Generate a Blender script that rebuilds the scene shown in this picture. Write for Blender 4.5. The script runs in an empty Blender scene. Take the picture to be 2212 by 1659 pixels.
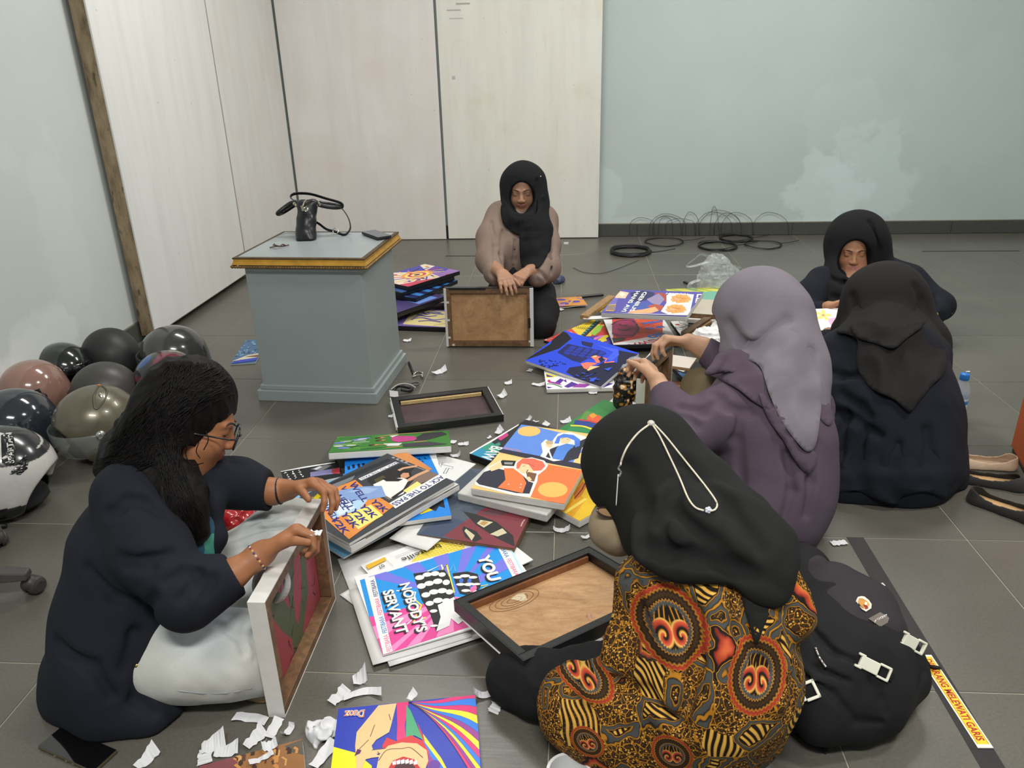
import bpy, bmesh, math, random
import numpy as np
from mathutils import Vector, Matrix
from mathutils.bvhtree import BVHTree
random.seed(7)
SC = bpy.context.scene
COL = SC.collection
# ---------------------------------------------------------------- camera
F_PX, CX, CY = 1671.26, 1106.0, 829.5
CAM = np.array([0.0, 0.0, 1.3201])
def _basis(p, r, y):
	f = np.array([math.sin(y)*math.cos(p), math.cos(y)*math.cos(p), -math.sin(p)])
	rt = np.array([math.cos(y), -math.sin(y), 0.0]); up = np.cross(rt, f)
	return math.cos(r)*rt+math.sin(r)*up, -math.sin(r)*rt+math.cos(r)*up, f
RT, UP, FW = _basis(0.397313, -0.0251354, -0.0759351)
cam = bpy.data.cameras.new('camera'); camo = bpy.data.objects.new('camera', cam); COL.objects.link(camo)
cam.sensor_fit = 'HORIZONTAL'; cam.sensor_width = 36.0; cam.lens = F_PX/2212*36.0
cam.clip_start = 0.05; cam.clip_end = 60
M = Matrix.Identity(4)
for i in range(3):
	M[i][0] = RT[i]; M[i][1] = UP[i]; M[i][2] = -FW[i]; M[i][3] = CAM[i]
camo.matrix_world = M
SC.camera = camo
# ---------------------------------------------------------------- world, lights, exposure
vs = SC.view_settings
vs.view_transform = 'Standard'; vs.look = 'None'; vs.gamma = 1.0; vs.use_curve_mapping = False
vs.exposure = 0.66
w = bpy.data.worlds.new('world'); SC.world = w; w.use_nodes = True
w.node_tree.nodes['Background'].inputs[0].default_value = (0.62, 0.66, 0.70, 1)
w.node_tree.nodes['Background'].inputs[1].default_value = 0.30
def area(name, loc, size, power, color=(1, 0.982, 0.945), rot=(0, 0, 0)):
	l = bpy.data.lights.new(name, 'AREA'); l.shape = 'RECTANGLE'; l.size, l.size_y = size
	l.energy = power; l.color = color
	o = bpy.data.objects.new(name, l); COL.objects.link(o); o.location = loc; o.rotation_euler = rot
	return o
area('ceiling_tube_light', (-0.8, 3.9, 3.15), (1.25, 0.30), 30)
area('ceiling_tube_light', (1.5, 4.3, 3.15), (1.25, 0.30), 36)
area('ceiling_tube_light', (0.0, -0.3, 3.15), (1.25, 0.30), 62)
area('ceiling_tube_light', (1.8, 1.5, 3.15), (0.6, 0.30), 28)

# ---------------------------------------------------------------- helpers
def ray(px, py): return FW + RT*(px-CX)/F_PX - UP*(py-CY)/F_PX
def K(px, py, dep): return CAM + ray(px, py)*dep
def at_z(px, py, z=0.0):
	d = ray(px, py); return CAM + d*((z-CAM[2])/d[2])
def at_y(px, py, Y):
	d = ray(px, py); return CAM + d*(Y/d[1])
def at_x(px, py, X):
	d = ray(px, py); return CAM + d*(X/d[0])
def depth(P): return float((np.asarray(P)-CAM)@FW)
def lin(c):
	c = c/255.0
	return c/12.92 if c <= 0.04045 else ((c+0.055)/1.055)**2.4
def rgb(r, g, b): return (lin(r), lin(g), lin(b))
def V3(p): return Vector((float(p[0]), float(p[1]), float(p[2])))

def tag(o, label=None, cat=None, group=None, kind=None):
	if label: o['label'] = label
	if cat: o['category'] = cat
	if group: o['group'] = group
	if kind: o['kind'] = kind
	return o
def link(name, me, mats=None, parent=None):
	o = bpy.data.objects.new(name, me); COL.objects.link(o)
	if mats is not None:
		for m in (mats if isinstance(mats, (list, tuple)) else [mats]): me.materials.append(m)
	if parent is not None:
		o.parent = parent; o.matrix_parent_inverse = parent.matrix_world.inverted()
	return o
def thing(name, label, cat, loc=(0, 0, 0), rotz=0.0, group=None):
	o = bpy.data.objects.new(name, None); COL.objects.link(o)
	o.empty_display_size = 0.05
	o.matrix_world = Matrix.Translation(V3(loc)) @ Matrix.Rotation(rotz, 4, 'Z')
	tag(o, label, cat, group); return o
def smooth(me, on=True):
	me.polygons.foreach_set('use_smooth', np.full(len(me.polygons), on, dtype=bool)); me.update()
def pydata(name, verts, faces, mats=None, parent=None, sm=False):
	me = bpy.data.meshes.new(name)
	me.from_pydata([tuple(map(float, v)) for v in verts], [], [tuple(int(i) for i in f) for f in faces])
	me.update()
	if sm: smooth(me)
	return link(name, me, mats, parent)
class MB:
	"""collects simple shapes into one mesh"""
	def __init__(s): s.v = []; s.f = []; s.c = []
	def add(s, verts, faces, col=None):
		n = len(s.v); s.v += [tuple(map(float, p)) for p in verts]
		s.f += [tuple(i+n for i in f) for f in faces]; s.c += [col]*len(faces); return s
	def box(s, lo, hi, T=None, col=None):
		x0, y0, z0 = lo; x1, y1, z1 = hi
		vs_ = [(x0,y0,z0),(x1,y0,z0),(x1,y1,z0),(x0,y1,z0),(x0,y0,z1),(x1,y0,z1),(x1,y1,z1),(x0,y1,z1)]
		if T is not None: vs_ = [tuple(T @ Vector(p)) for p in vs_]
		fs_ = [(3,2,1,0),(4,5,6,7),(0,1,5,4),(1,2,6,5),(2,3,7,6),(3,0,4,7)]
		if T is not None and T.to_3x3().determinant() < 0: fs_ = [f[::-1] for f in fs_]
		return s.add(vs_, fs_, col)
	def tube(s, pts, r, n=8, closed=False, flat=None, col=None, caps=True):
		"""tube along pts; r number or list; flat=(w,h) makes a strap of that cross section"""
		pts = [np.asarray(p, float) for p in pts]; m = len(pts)
		rs = r if isinstance(r, (list, tuple, np.ndarray)) else [r]*m
		tan = []
		for i in range(m):
			a = pts[(i-1) % m] if (closed or i > 0) else pts[i]
			b = pts[(i+1) % m] if (closed or i < m-1) else pts[i]
			t = b-a; tan.append(t/(np.linalg.norm(t)+1e-12))
		ref = np.array([0, 0, 1.0]) if abs(tan[0][2]) < 0.9 else np.array([1.0, 0, 0])
		u = np.cross(tan[0], ref); u /= np.linalg.norm(u)
		vs_ = []
		for i in range(m):
			u = u - tan[i]*(u@tan[i]); u /= np.linalg.norm(u)+1e-12
			w_ = np.cross(tan[i], u)
			for k in range(n):
				a = 2*math.pi*k/n
				if flat: off = u*math.cos(a)*flat[0]+w_*math.sin(a)*flat[1]
				else: off = (u*math.cos(a)+w_*math.sin(a))*rs[i]
				vs_.append(pts[i]+off)
		fs = []
		for i in range(m if closed else m-1):
			j = (i+1) % m
			for k in range(n):
				l = (k+1) % n
				fs.append((i*n+k, i*n+l, j*n+l, j*n+k))
		if not closed and caps:
			fs.append(tuple(range(n-1, -1, -1))); fs.append(tuple((m-1)*n+k for k in range(n)))
		return s.add(vs_, fs, col)
	def lathe(s, prof, n=24, T=None, col=None):
		"""prof list of (r,z)"""
		vs_ = []; fs = []
		for r, z in prof:
			for k in range(n):
				a = 2*math.pi*k/n; p = (r*math.cos(a), r*math.sin(a), z)
				vs_.append(tuple(T @ Vector(p)) if T is not None else p)
		for i in range(len(prof)-1):
			for k in range(n):
				l = (k+1) % n; fs.append((i*n+k, i*n+l, (i+1)*n+l, (i+1)*n+k))
		return s.add(vs_, fs, col)
	def ball(s, c, r, n=10, R=None, col=None):
		rr = r if isinstance(r, (tuple, list)) else (r, r, r)
		vs_ = []; fs = []; m = n//2+1
		for i in range(m+1):
			t = math.pi*i/m
			for k in range(n):
				a = 2*math.pi*k/n
				p = np.array([rr[0]*math.sin(t)*math.cos(a), rr[1]*math.sin(t)*math.sin(a), rr[2]*math.cos(t)])
				if R is not None: p = R@p
				vs_.append(np.asarray(c)+p)
		for i in range(m):
			for k in range(n):
				l = (k+1) % n; fs.append((i*n+k, (i+1)*n+k, (i+1)*n+l, i*n+l))
		return s.add(vs_, fs, col)
	def build(s, name, mats, parent=None, sm=False, bevel=0.0, seg=2, merge=False):
		me = bpy.data.meshes.new(name); me.from_pydata(s.v, [], s.f); me.update()
		if any(c is not None for c in s.c):
			a = me.color_attributes.new('Col', 'FLOAT_COLOR', 'CORNER')
			cols = []
			for p, c in zip(me.polygons, s.c):
				c = c or (1, 1, 1)
				cols += [c[0], c[1], c[2], 1.0]*p.loop_total
			a.data.foreach_set('color', np.array(cols, dtype=np.float32))
		if merge:
			bm = bmesh.new(); bm.from_mesh(me); bmesh.ops.remove_doubles(bm, verts=bm.verts, dist=1e-5)
			bmesh.ops.recalc_face_normals(bm, faces=bm.faces); bm.to_mesh(me); bm.free()
		if bevel > 0:
			bm = bmesh.new(); bm.from_mesh(me)
			ed = [e for e in bm.edges if len(e.link_faces) == 2 and e.calc_face_angle(0) > 0.5]
			bmesh.ops.bevel(bm, geom=ed, offset=bevel, segments=seg, affect='EDGES', profile=0.5, clamp_overlap=True)
			bm.to_mesh(me); bm.free()
		if sm: smooth(me)
		return link(name, me, mats, parent)
def box(name, lo, hi, mats, parent=None, bevel=0.003, seg=2, T=None):
	return MB().box(lo, hi, T).build(name, mats, parent, bevel=bevel, seg=seg)
def catmull(pts, n=6, closed=False):
	P = [np.asarray(p, float) for p in pts]; m = len(P); out = []
	for i in range(m if closed else m-1):
		p0 = P[(i-1) % m] if (closed or i > 0) else 2*P[0]-P[1]
		p1 = P[i]; p2 = P[(i+1) % m]
		p3 = P[(i+2) % m] if (closed or i+2 < m) else 2*P[-1]-P[-2]
		for k in range(n):
			t = k/n
			out.append(0.5*((2*p1)+(-p0+p2)*t+(2*p0-5*p1+4*p2-p3)*t*t+(-p0+3*p1-3*p2+p3)*t**3))
	if not closed: out.append(P[-1])
	return out

# ---------------------------------------------------------------- materials
def newmat(name):
	m = bpy.data.materials.new(name); m.use_nodes = True
	nt = m.node_tree; return m, nt, nt.nodes['Principled BSDF']
def N(nt, typ, **kw):
	n = nt.nodes.new(typ)
	for k, v in kw.items(): setattr(n, k, v)
	return n
def ramp(nt, fac, stops, interp='LINEAR'):
	r = N(nt, 'ShaderNodeValToRGB'); r.color_ramp.interpolation = interp
	els = r.color_ramp.elements
	while len(els) < len(stops): els.new(0.5)
	for e, (p, c) in zip(els, stops): e.position = p; e.color = (c[0], c[1], c[2], 1)
	nt.links.new(fac, r.inputs[0]); return r.outputs[0]
def mixc(nt, fac, a, b, mode='MIX'):
	m = N(nt, 'ShaderNodeMix', data_type='RGBA', blend_type=mode)
	for sock, v in ((m.inputs[0], fac), (m.inputs[6], a), (m.inputs[7], b)):
		if isinstance(v, (int, float)): sock.default_value = v
		elif isinstance(v, tuple): sock.default_value = (v[0], v[1], v[2], 1)
		else: nt.links.new(v, sock)
	return m.outputs[2]
def mth(nt, op, a, b=None, c=None, clamp=False):
	m = N(nt, 'ShaderNodeMath', operation=op, use_clamp=clamp)
	for i, v in enumerate((a, b, c)):
		if v is None: continue
		if isinstance(v, (int, float)): m.inputs[i].default_value = v
		else: nt.links.new(v, m.inputs[i])
	return m.outputs[0]
def coords(nt, kind='Object', scale=(1, 1, 1), rot=(0, 0, 0), loc=(0, 0, 0)):
	t = N(nt, 'ShaderNodeTexCoord'); mp = N(nt, 'ShaderNodeMapping')
	mp.inputs['Scale'].default_value = scale; mp.inputs['Rotation'].default_value = rot; mp.inputs['Location'].default_value = loc
	nt.links.new(t.outputs[kind], mp.inputs[0]); return mp.outputs[0]
def noise(nt, vec, scale, detail=3, rough=0.5, dist=0.0):
	n = N(nt, 'ShaderNodeTexNoise'); n.inputs['Scale'].default_value = scale
	n.inputs['Detail'].default_value = detail; n.inputs['Roughness'].default_value = rough; n.inputs['Distortion'].default_value = dist
	nt.links.new(vec, n.inputs['Vector']); return n.outputs[0]
def bump(nt, bsdf, h, strength=0.2, dist=0.002):
	b = N(nt, 'ShaderNodeBump'); b.inputs['Strength'].default_value = strength; b.inputs['Distance'].default_value = dist
	nt.links.new(h, b.inputs['Height']); nt.links.new(b.outputs[0], bsdf.inputs['Normal'])
def mat(name, c, rough=0.6, var=0.10, vscale=12, metal=0.0, bscale=0, bstr=0.2, spec=0.5, sheen=0.0, coat=0.0, sss=0.0, vec=(1, 1, 1), alpha=1.0, trans=0.0):
	m, nt, b = newmat(name)
	v = coords(nt, 'Object', vec); n = noise(nt, v, vscale, 4)
	lo = tuple(x*(1-var) for x in c); hi = tuple(min(1, x*(1+var)) for x in c)
	nt.links.new(ramp(nt, n, [(0.3, lo), (0.7, hi)]), b.inputs['Base Color'])
	b.inputs['Roughness'].default_value = rough; b.inputs['Metallic'].default_value = metal
	b.inputs['Specular IOR Level'].default_value = spec
	if sheen: b.inputs['Sheen Weight'].default_value = sheen; b.inputs['Sheen Roughness'].default_value = 0.5
	if coat: b.inputs['Coat Weight'].default_value = coat; b.inputs['Coat Roughness'].default_value = 0.06
	if trans: b.inputs['Transmission Weight'].default_value = trans
	if alpha < 1: b.inputs['Alpha'].default_value = alpha
	if bscale: bump(nt, b, noise(nt, v, bscale, 3), bstr)
	return m
def attr_mat(name, rough=0.5, attr='Col', coat=0.0, grain=0.06, spec=0.5, sss=0.0, bscale=0, bstr=0.1):
	m, nt, b = newmat(name)
	a = N(nt, 'ShaderNodeVertexColor', layer_name=attr)
	v = coords(nt, 'Object'); n = noise(nt, v, 60, 3)
	g = ramp(nt, n, [(0.3, (1-grain,)*3), (0.7, (1+grain*0.5,)*3)])
	nt.links.new(mixc(nt, 1.0, a.outputs[0], g, 'MULTIPLY'), b.inputs['Base Color'])
	b.inputs['Roughness'].default_value = rough; b.inputs['Specular IOR Level'].default_value = spec
	if coat: b.inputs['Coat Weight'].default_value = coat; b.inputs['Coat Roughness'].default_value = 0.15
	if sss:
		b.inputs['Subsurface Weight'].default_value = sss; b.inputs['Subsurface Radius'].default_value = (0.012, 0.005, 0.003)
		b.inputs['Subsurface Scale'].default_value = 0.5
	if bscale: bump(nt, b, noise(nt, v, bscale, 3), bstr)
	return m
# ================================================================ setting
def tile_mat():
	m, nt, b = newmat('floor_tile_mat')
	v = coords(nt, 'Object', (1, 1, 1)); oi = N(nt, 'ShaderNodeObjectInfo')
	add = N(nt, 'ShaderNodeVectorMath', operation='MULTIPLY_ADD')
	nt.links.new(oi.outputs['Location'], add.inputs[0]); add.inputs[1].default_value = (1, 1, 1); nt.links.new(v, add.inputs[2])
	n1 = noise(nt, add.outputs[0], 2.2, 4); n2 = noise(nt, add.outputs[0], 160, 2)
	c = ramp(nt, n1, [(0.3, rgb(88, 85, 78)), (0.7, rgb(98, 95, 87))])
	g = ramp(nt, n2, [(0.3, (0.88,)*3), (0.7, (1.08,)*3)])
	c = mixc(nt, 1.0, c, g, 'MULTIPLY')
	rv = mth(nt, 'MULTIPLY_ADD', oi.outputs['Random'], 0.10, 0.95)
	hs = N(nt, 'ShaderNodeHueSaturation'); nt.links.new(c, hs.inputs['Color']); nt.links.new(rv, hs.inputs['Value'])
	nt.links.new(hs.outputs[0], b.inputs['Base Color'])
	# faint streaks of the tile's finish
	v2 = coords(nt, 'Object', (3, 60, 1)); s = noise(nt, v2, 3, 3)
	r = mth(nt, 'MULTIPLY_ADD', s, 0.14, 0.27); nt.links.new(r, b.inputs['Roughness'])
	bump(nt, b, n2, 0.06, 0.001); return m
M_TILE = tile_mat()
M_GROUT = mat('grout_mat', rgb(150, 145, 130), 0.9, 0.12, 8)
M_SKIRT = mat('skirting_tile_mat', rgb(72, 73, 70), 0.45, 0.08, 30)
T = 0.6; GX, GY = -0.0334, 1.3829
XLW, YBW = -2.245, 6.185           # left wall and back wall planes
floor = tag(box('floor', (XLW-0.1, -1.6, -0.06), (3.6, YBW+0.1, -0.0016), M_GROUT, bevel=0), kind='structure')
tm = None
for i in range(-4, 6):
	for j in range(-5, 8):
		x0, y0 = GX+T*i, GY+T*j
		xa, xb = max(x0, XLW), min(x0+T, 3.55)
		if xb-xa < 0.01: continue
		full = abs(xb-xa-T) < 1e-6
		if full and tm is not None:
			o = bpy.data.objects.new('tile', tm); COL.objects.link(o); o.parent = floor
		else:
			g = 0.0014
			o = MB().box((g, g, -0.02), (xb-xa-g, T-g, 0.0)).build('tile', M_TILE, floor, bevel=0.0012, seg=1)
			if full: tm = o.data
		o.location = (xa, y0, 0.0)

def wall_mat(name, base, patches, streak=0.0):
	"""painted plaster; patches: list of (y_or_x, z, rx, rz, colour, strength) repaint marks in wall object coords (u, z)"""
	m, nt, b = newmat(name)
	v = coords(nt, 'Object'); n = noise(nt, v, 1.3, 5, 0.55)
	lo = tuple(x*0.955 for x in base); hi = tuple(min(1, x*1.03) for x in base)
	c = ramp(nt, n, [(0.3, lo), (0.7, hi)])
	sep = N(nt, 'ShaderNodeSeparateXYZ'); nt.links.new(v, sep.inputs[0])
	wob = noise(nt, v, 4.5, 5, 0.6)
	for (u, z, ru, rz, colr, st) in patches:
		ax = sep.outputs[0] if name != 'left_wall_mat' else sep.outputs[1]
		du = mth(nt, 'DIVIDE', mth(nt, 'SUBTRACT', ax, u), ru); dz = mth(nt, 'DIVIDE', mth(nt, 'SUBTRACT', sep.outputs[2], z), rz)
		d = mth(nt, 'SQRT', mth(nt, 'ADD', mth(nt, 'MULTIPLY', du, du), mth(nt, 'MULTIPLY', dz, dz)))
		d = mth(nt, 'ADD', d, mth(nt, 'MULTIPLY', mth(nt, 'SUBTRACT', wob, 0.5), 2.2))
		k = ramp(nt, d, [(0.80, (st*0.6,)*3), (1.05, (0, 0, 0))])
		c = mixc(nt, k, c, colr)
	nt.links.new(c, b.inputs['Base Color']); b.inputs['Roughness'].default_value = 0.62
	bump(nt, b, noise(nt, v, 90, 3), 0.08, 0.001); return m
WB = rgb(188, 200, 198); WL = rgb(202, 208, 204)
M_WB = wall_mat('back_wall_mat', WB, [(2.28, 0.42, 0.34, 0.42, rgb(205, 220, 220), 0.85), (1.95, 0.30, 0.30, 0.30, rgb(214, 227, 228), 0.8),
	(2.05, 0.85, 0.35, 0.30, rgb(196, 208, 204), 0.7), (0.33, 0.36, 0.10, 0.22, rgb(208, 220, 220), 0.75), (2.9, 0.9, 0.5, 0.5, rgb(192, 204, 198), 0.6), (1.0, 0.1, 1.4, 0.05, rgb(214, 222, 222), 0.5)])
M_WL = wall_mat('left_wall_mat', WL, [(3.0, 0.22, 0.30, 0.16, rgb(228, 232, 230), 0.9), (2.7, 0.5, 0.5, 0.2, rgb(196, 205, 200), 0.6), (3.3, 0.6, 0.16, 0.5, rgb(210, 219, 215), 0.7), (2.4, 1.0, 0.7, 0.16, rgb(212, 218, 215), 0.6)])
M_WP = mat('plain_wall_mat', rgb(196, 206, 203), 0.7, 0.04, 2)
def struct(name, lo, hi, m): return tag(box(name, lo, hi, m, bevel=0), kind='structure')
struct('wall_back', (XLW-0.2, YBW, -0.06), (3.8, YBW+0.12, 3.2), M_WB)
struct('wall_left', (XLW-0.12, -1.6, -0.06), (XLW, YBW, 3.2), M_WL)
struct('wall_right', (3.6, -1.6, -0.06), (3.72, YBW, 3.2), M_WP)
struct('ceiling', (XLW-0.2, -1.6, 3.2), (3.8, YBW+0.2, 3.3), mat('ceiling_mat', rgb(225, 226, 222), 0.85, 0.02, 2))
# skirting: tiles along the back and the left wall, pale joint between them
bb = struct('baseboard_back', (XLW, YBW-0.004, 0.0), (3.6, YBW+0.004, 0.103), M_GROUT)
x = at_y(1376.5, 495, 6.17)[0]; k0 = -7
sk = None
for k in range(-7, 7):
	xa, xb = max(x+T*k, XLW), min(x+T*(k+1), 3.6)
	if xb-xa < 0.02: continue
	if sk is not None and abs(xb-xa-T) < 1e-6:
		o = bpy.data.objects.new('skirting_tile', sk); COL.objects.link(o); o.parent = bb
	else:
		o = MB().box((0.0015, -0.011, 0.002), (xb-xa-0.0015, 0.0, 0.098)).build('skirting_tile', M_SKIRT, bb, bevel=0.0015, seg=1)
		if abs(xb-xa-T) < 1e-6: sk = o.data
	o.location = (xa, YBW-0.004, 0)
bl = struct('baseboard_left', (XLW-0.004, -1.5, 0.0), (XLW+0.004, YBW-0.02, 0.10), M_GROUT)
for k in range(-5, 8):
	y0 = GY+T*k
	y1 = min(y0+T, YBW-0.02)
	o = MB().box((0.0, 0.0015, 0.002), (0.011, y1-y0-0.0015, 0.096)).build('skirting_tile', M_SKIRT, bl, bevel=0.0015, seg=1)
	o.location = (XLW+0.004, y0, 0)

# ---------------------------------------------------------------- white partition panels
def panel_mat(name, tint, vertical='X', pink=0.5, yellow=0.0, seed=0.0):
	m, nt, b = newmat(name)
	sc = (6, 6, 0.7)
	v = coords(nt, 'Object', sc, loc=(seed, seed*2, seed)); v2 = coords(nt, 'Object', loc=(seed*3, 0, seed))
	n = noise(nt, v, 1.6, 5, 0.6); n2 = noise(nt, v2, 1.4, 4, 0.6); n3 = noise(nt, coords(nt, 'Object', (14, 14, 1.0), loc=(0, seed, 0)), 2.2, 5, 0.65)
	c = ramp(nt, n, [(0.25, tuple(x*0.90 for x in tint)), (0.55, tint), (0.8, tuple(min(1, x*1.03) for x in tint))])
	k = ramp(nt, n2, [(0.48, (0, 0, 0)), (0.72, (pink,)*3)])
	c = mixc(nt, k, c, rgb(221, 211, 204))
	if yellow:
		k = ramp(nt, noise(nt, v2, 2.6, 4, 0.7), [(0.55, (0, 0, 0)), (0.75, (yellow,)*3)]); c = mixc(nt, k, c, rgb(214, 208, 184))
	st = ramp(nt, n3, [(0.62, (0, 0, 0)), (0.74, (0.35,)*3)]); c = mixc(nt, st, c, rgb(198, 184, 174))
	sp = N(nt, 'ShaderNodeTexVoronoi'); sp.inputs['Scale'].default_value = 9.0; nt.links.new(v2, sp.inputs['Vector'])
	c = mixc(nt, ramp(nt, sp.outputs['Distance'], [(0.02, (0.6,)*3), (0.05, (0, 0, 0))]), c, rgb(150, 140, 126))
	nt.links.new(c, b.inputs['Base Color']); b.inputs['Roughness'].default_value = 0.5
	bump(nt, b, noise(nt, v2, 40, 4), 0.12, 0.001); return m
def edge_mat():
	m, nt, b = newmat('raw_wood_edge_mat')
	v = coords(nt, 'Object', (10, 10, 3.0)); n = noise(nt, v, 2.0, 5, 0.7); n2 = noise(nt, coords(nt, 'Object', (20, 20, 9)), 1.5, 3)
	c = ramp(nt, n, [(0.3, rgb(96, 82, 64)), (0.5, rgb(152, 132, 104)), (0.75, rgb(178, 160, 130))])
	c = mixc(nt, ramp(nt, n2, [(0.62, (0, 0, 0)), (0.72, (0.8,)*3)]), c, rgb(70, 56, 42))
	nt.links.new(c, b.inputs['Base Color']); b.inputs['Roughness'].default_value = 0.75; return m
M_EDGE = edge_mat()
def partition(name, label, face_lo, face_hi, core_lo, core_hi, m):
	t = thing(name, label, 'panel', ((core_lo[0]+core_hi[0])/2, (core_lo[1]+core_hi[1])/2, core_lo[2]), group='white partition panels along the walls')
	box('wood_core', core_lo, core_hi, M_EDGE, t, bevel=0.002)
	box('painted_face', face_lo, face_hi, m, t, bevel=0.0025)
	return t
WHT = rgb(228, 228, 225)
partition('partition_panel', 'white painted partition panel at the left wall with a raw brown wooden edge',
	(-2.153, 3.702, 0.035), (-2.143, 4.962, 2.45), (-2.225, 3.706, 0.025), (-2.153, 4.960, 2.448), panel_mat('white_panel_left_mat', rgb(229, 229, 226), pink=0.35, seed=1.0))
partition('partition_panel', 'pinkish white partition panel in the room corner along the left wall',
	(-2.150, 4.976, 0.02), (-2.140, 6.100, 2.45), (-2.222, 4.978, 0.0), (-2.150, 6.098, 2.448), panel_mat('white_panel_corner_mat', rgb(228, 226, 222), pink=0.8, seed=4.0))
partition('partition_panel', 'white partition panel on the back wall with pink stains, behind the grey pedestal',
	(-2.128, 6.112, 0.004), (-0.962, 6.120, 2.45), (-2.126, 6.120, 0.006), (-0.964, 6.134, 2.448), panel_mat('white_panel_middle_mat', rgb(228, 225, 221), pink=0.8, seed=9.0))
p4 = partition('partition_panel', 'cream white partition panel on the back wall behind the kneeling person',
	(-0.944, 6.116, 0.006), (0.247, 6.124, 2.45), (-0.942, 6.124, 0.008), (0.245, 6.138, 2.448), panel_mat('cream_panel_mat', rgb(228, 226, 216), pink=0.15, yellow=0.6, seed=15.0))

# ---------------------------------------------------------------- orange board at the right edge
oa = at_z(2182, 969); ob = at_z(2213, 1026)
dv = (ob-oa)/np.linalg.norm(ob-oa)
oend = oa+dv*0.30; nrm = np.array([dv[1], -dv[0], 0]);
if nrm[0] < 0: nrm = -nrm
ot = thing('orange_board', 'orange board standing upright at the right edge behind the shoes', 'board', oa)
M_OR = mat('orange_paint_mat', rgb(214, 104, 50), 0.5, 0.05, 6)
def prism(name, quad, h0, h1, m, parent):
	vs_ = [(q[0], q[1], h0) for q in quad]+[(q[0], q[1], h1) for q in quad]
	o = MB().add(vs_, [(3,2,1,0),(4,5,6,7),(0,1,5,4),(1,2,6,5),(2,3,7,6),(3,0,4,7)]).build(name, m, parent, bevel=0.004, merge=True)
	return o
prism('board_sheet', [oa, oend, oend+nrm*0.04, oa+nrm*0.04], 0.012, 1.1, M_OR, ot)
prism('foot_rail', [oa+dv*0.02, oend-dv*0.02, oend-dv*0.02+nrm*0.10, oa+dv*0.02+nrm*0.10], 0.0, 0.012, mat('dark_rail_mat', rgb(60, 50, 44), 0.6), ot)

# ---------------------------------------------------------------- grey pedestal
ped = thing('display_pedestal', 'grey-blue painted display pedestal with a gilded moulding round its top', 'pedestal', (-1.035, 3.17, 0), -0.062)
def pedestal():
	M_P = mat('pedestal_paint_mat', rgb(147, 156, 156), 0.38, 0.035, 5, bscale=60, bstr=0.05)
	M_PT = mat('pedestal_top_mat', rgb(146, 154, 156), 0.32, 0.05, 7, bscale=40, bstr=0.05)
	M_PL = mat('pedestal_edge_mat', rgb(142, 152, 150), 0.45)
	gold = mat('gilded_moulding_mat', rgb(212, 158, 62), 0.36, 0.18, 25, metal=0.55)
	dark = mat('dark_gilt_mat', rgb(82, 62, 36), 0.45, 0.3, 40, metal=0.3)
	R = ped.matrix_world.inverted()
	W, D = 0.525, 0.492; w2, d2 = W/2, D/2
	def lb(name, lo, hi, m, bev=0.003):
		o = MB().box(lo, hi).build(name, m, None, bevel=bev); o.parent = ped; return o
	lb('plinth', (-w2, -d2, 0), (w2, d2, 0.048), M_P, 0.003)
	lb('plinth_step', (-w2+0.012, -d2+0.012, 0.048), (w2-0.012, d2-0.012, 0.068), M_P, 0.003)
	lb('body', (-w2+0.022, -d2+0.022, 0.066), (w2-0.022, d2-0.022, 0.585), M_P, 0.002)
	c2, e2 = w2+0.006, d2+0.006
	lb('top_board', (-c2+0.012, -e2+0.012, 0.583), (c2-0.012, e2-0.012, 0.622), M_PT, 0.001)
	prof = [(0.0, 0.580), (0.010, 0.582), (0.013, 0.590), (0.006, 0.596), (0.002, 0.604), (0.000, 0.614), (-0.004, 0.6175)]
	def mould(name, prof, m):
		mb = MB()
		for sgn in range(4):
			a = [(-1, -1), (1, -1), (1, 1), (-1, 1)]; p, q = a[sgn], a[(sgn+1) % 4]
			vs_ = []
			for off, z in prof: vs_.append((p[0]*(c2+off), p[1]*(e2+off), z))
			for off, z in prof: vs_.append((q[0]*(c2+off), q[1]*(e2+off), z))
			n = len(prof); mb.add(vs_, [(i, n+i, n+i+1, i+1) for i in range(n-1)])
		o = mb.build(name, m, None); o.parent = ped; return o
	mould('gilded_band', [(0.007, 0.594), (0.004, 0.600), (0.001, 0.606), (0.0, 0.6155)], gold)
	mould('top_lip', [(0.0, 0.6150), (0.003, 0.6170), (0.002, 0.6215), (-0.004, 0.6232), (-0.013, 0.6228)], dark)
	# twisted rope bead: one bead run per side
	mb = MB()
	for sgn in range(4):
		a = [(-1, -1), (1, -1), (1, 1), (-1, 1)]; p, q = a[sgn], a[(sgn+1) % 4]
		P0 = np.array([p[0]*(c2+0.008), p[1]*(e2+0.008), 0.586]); P1 = np.array([q[0]*(c2+0.008), q[1]*(e2+0.008), 0.586])
		d = P1-P0; L = np.linalg.norm(d); nb = int(L/0.011)
		for i in range(nb):
			c = P0+d*(i+0.5)/nb; u = d/L; up = np.array([0, 0, 1.0]); nn = np.cross(u, up)
			R_ = np.stack([(u+up*0.5)/np.linalg.norm(u+up*0.5), nn, np.cross((u+up*0.5)/np.linalg.norm(u+up*0.5), nn)], axis=1)
			mb.ball(c, (0.0085, 0.0075, 0.0055), 6, R_)
	o = mb.build('rope_moulding', mat('rope_moulding_mat', rgb(128, 98, 52), 0.4, 0.35, 60, metal=0.4), None, sm=True); o.parent = ped
	tag(o, 'twisted dark gold rope moulding')
pedestal()
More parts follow.
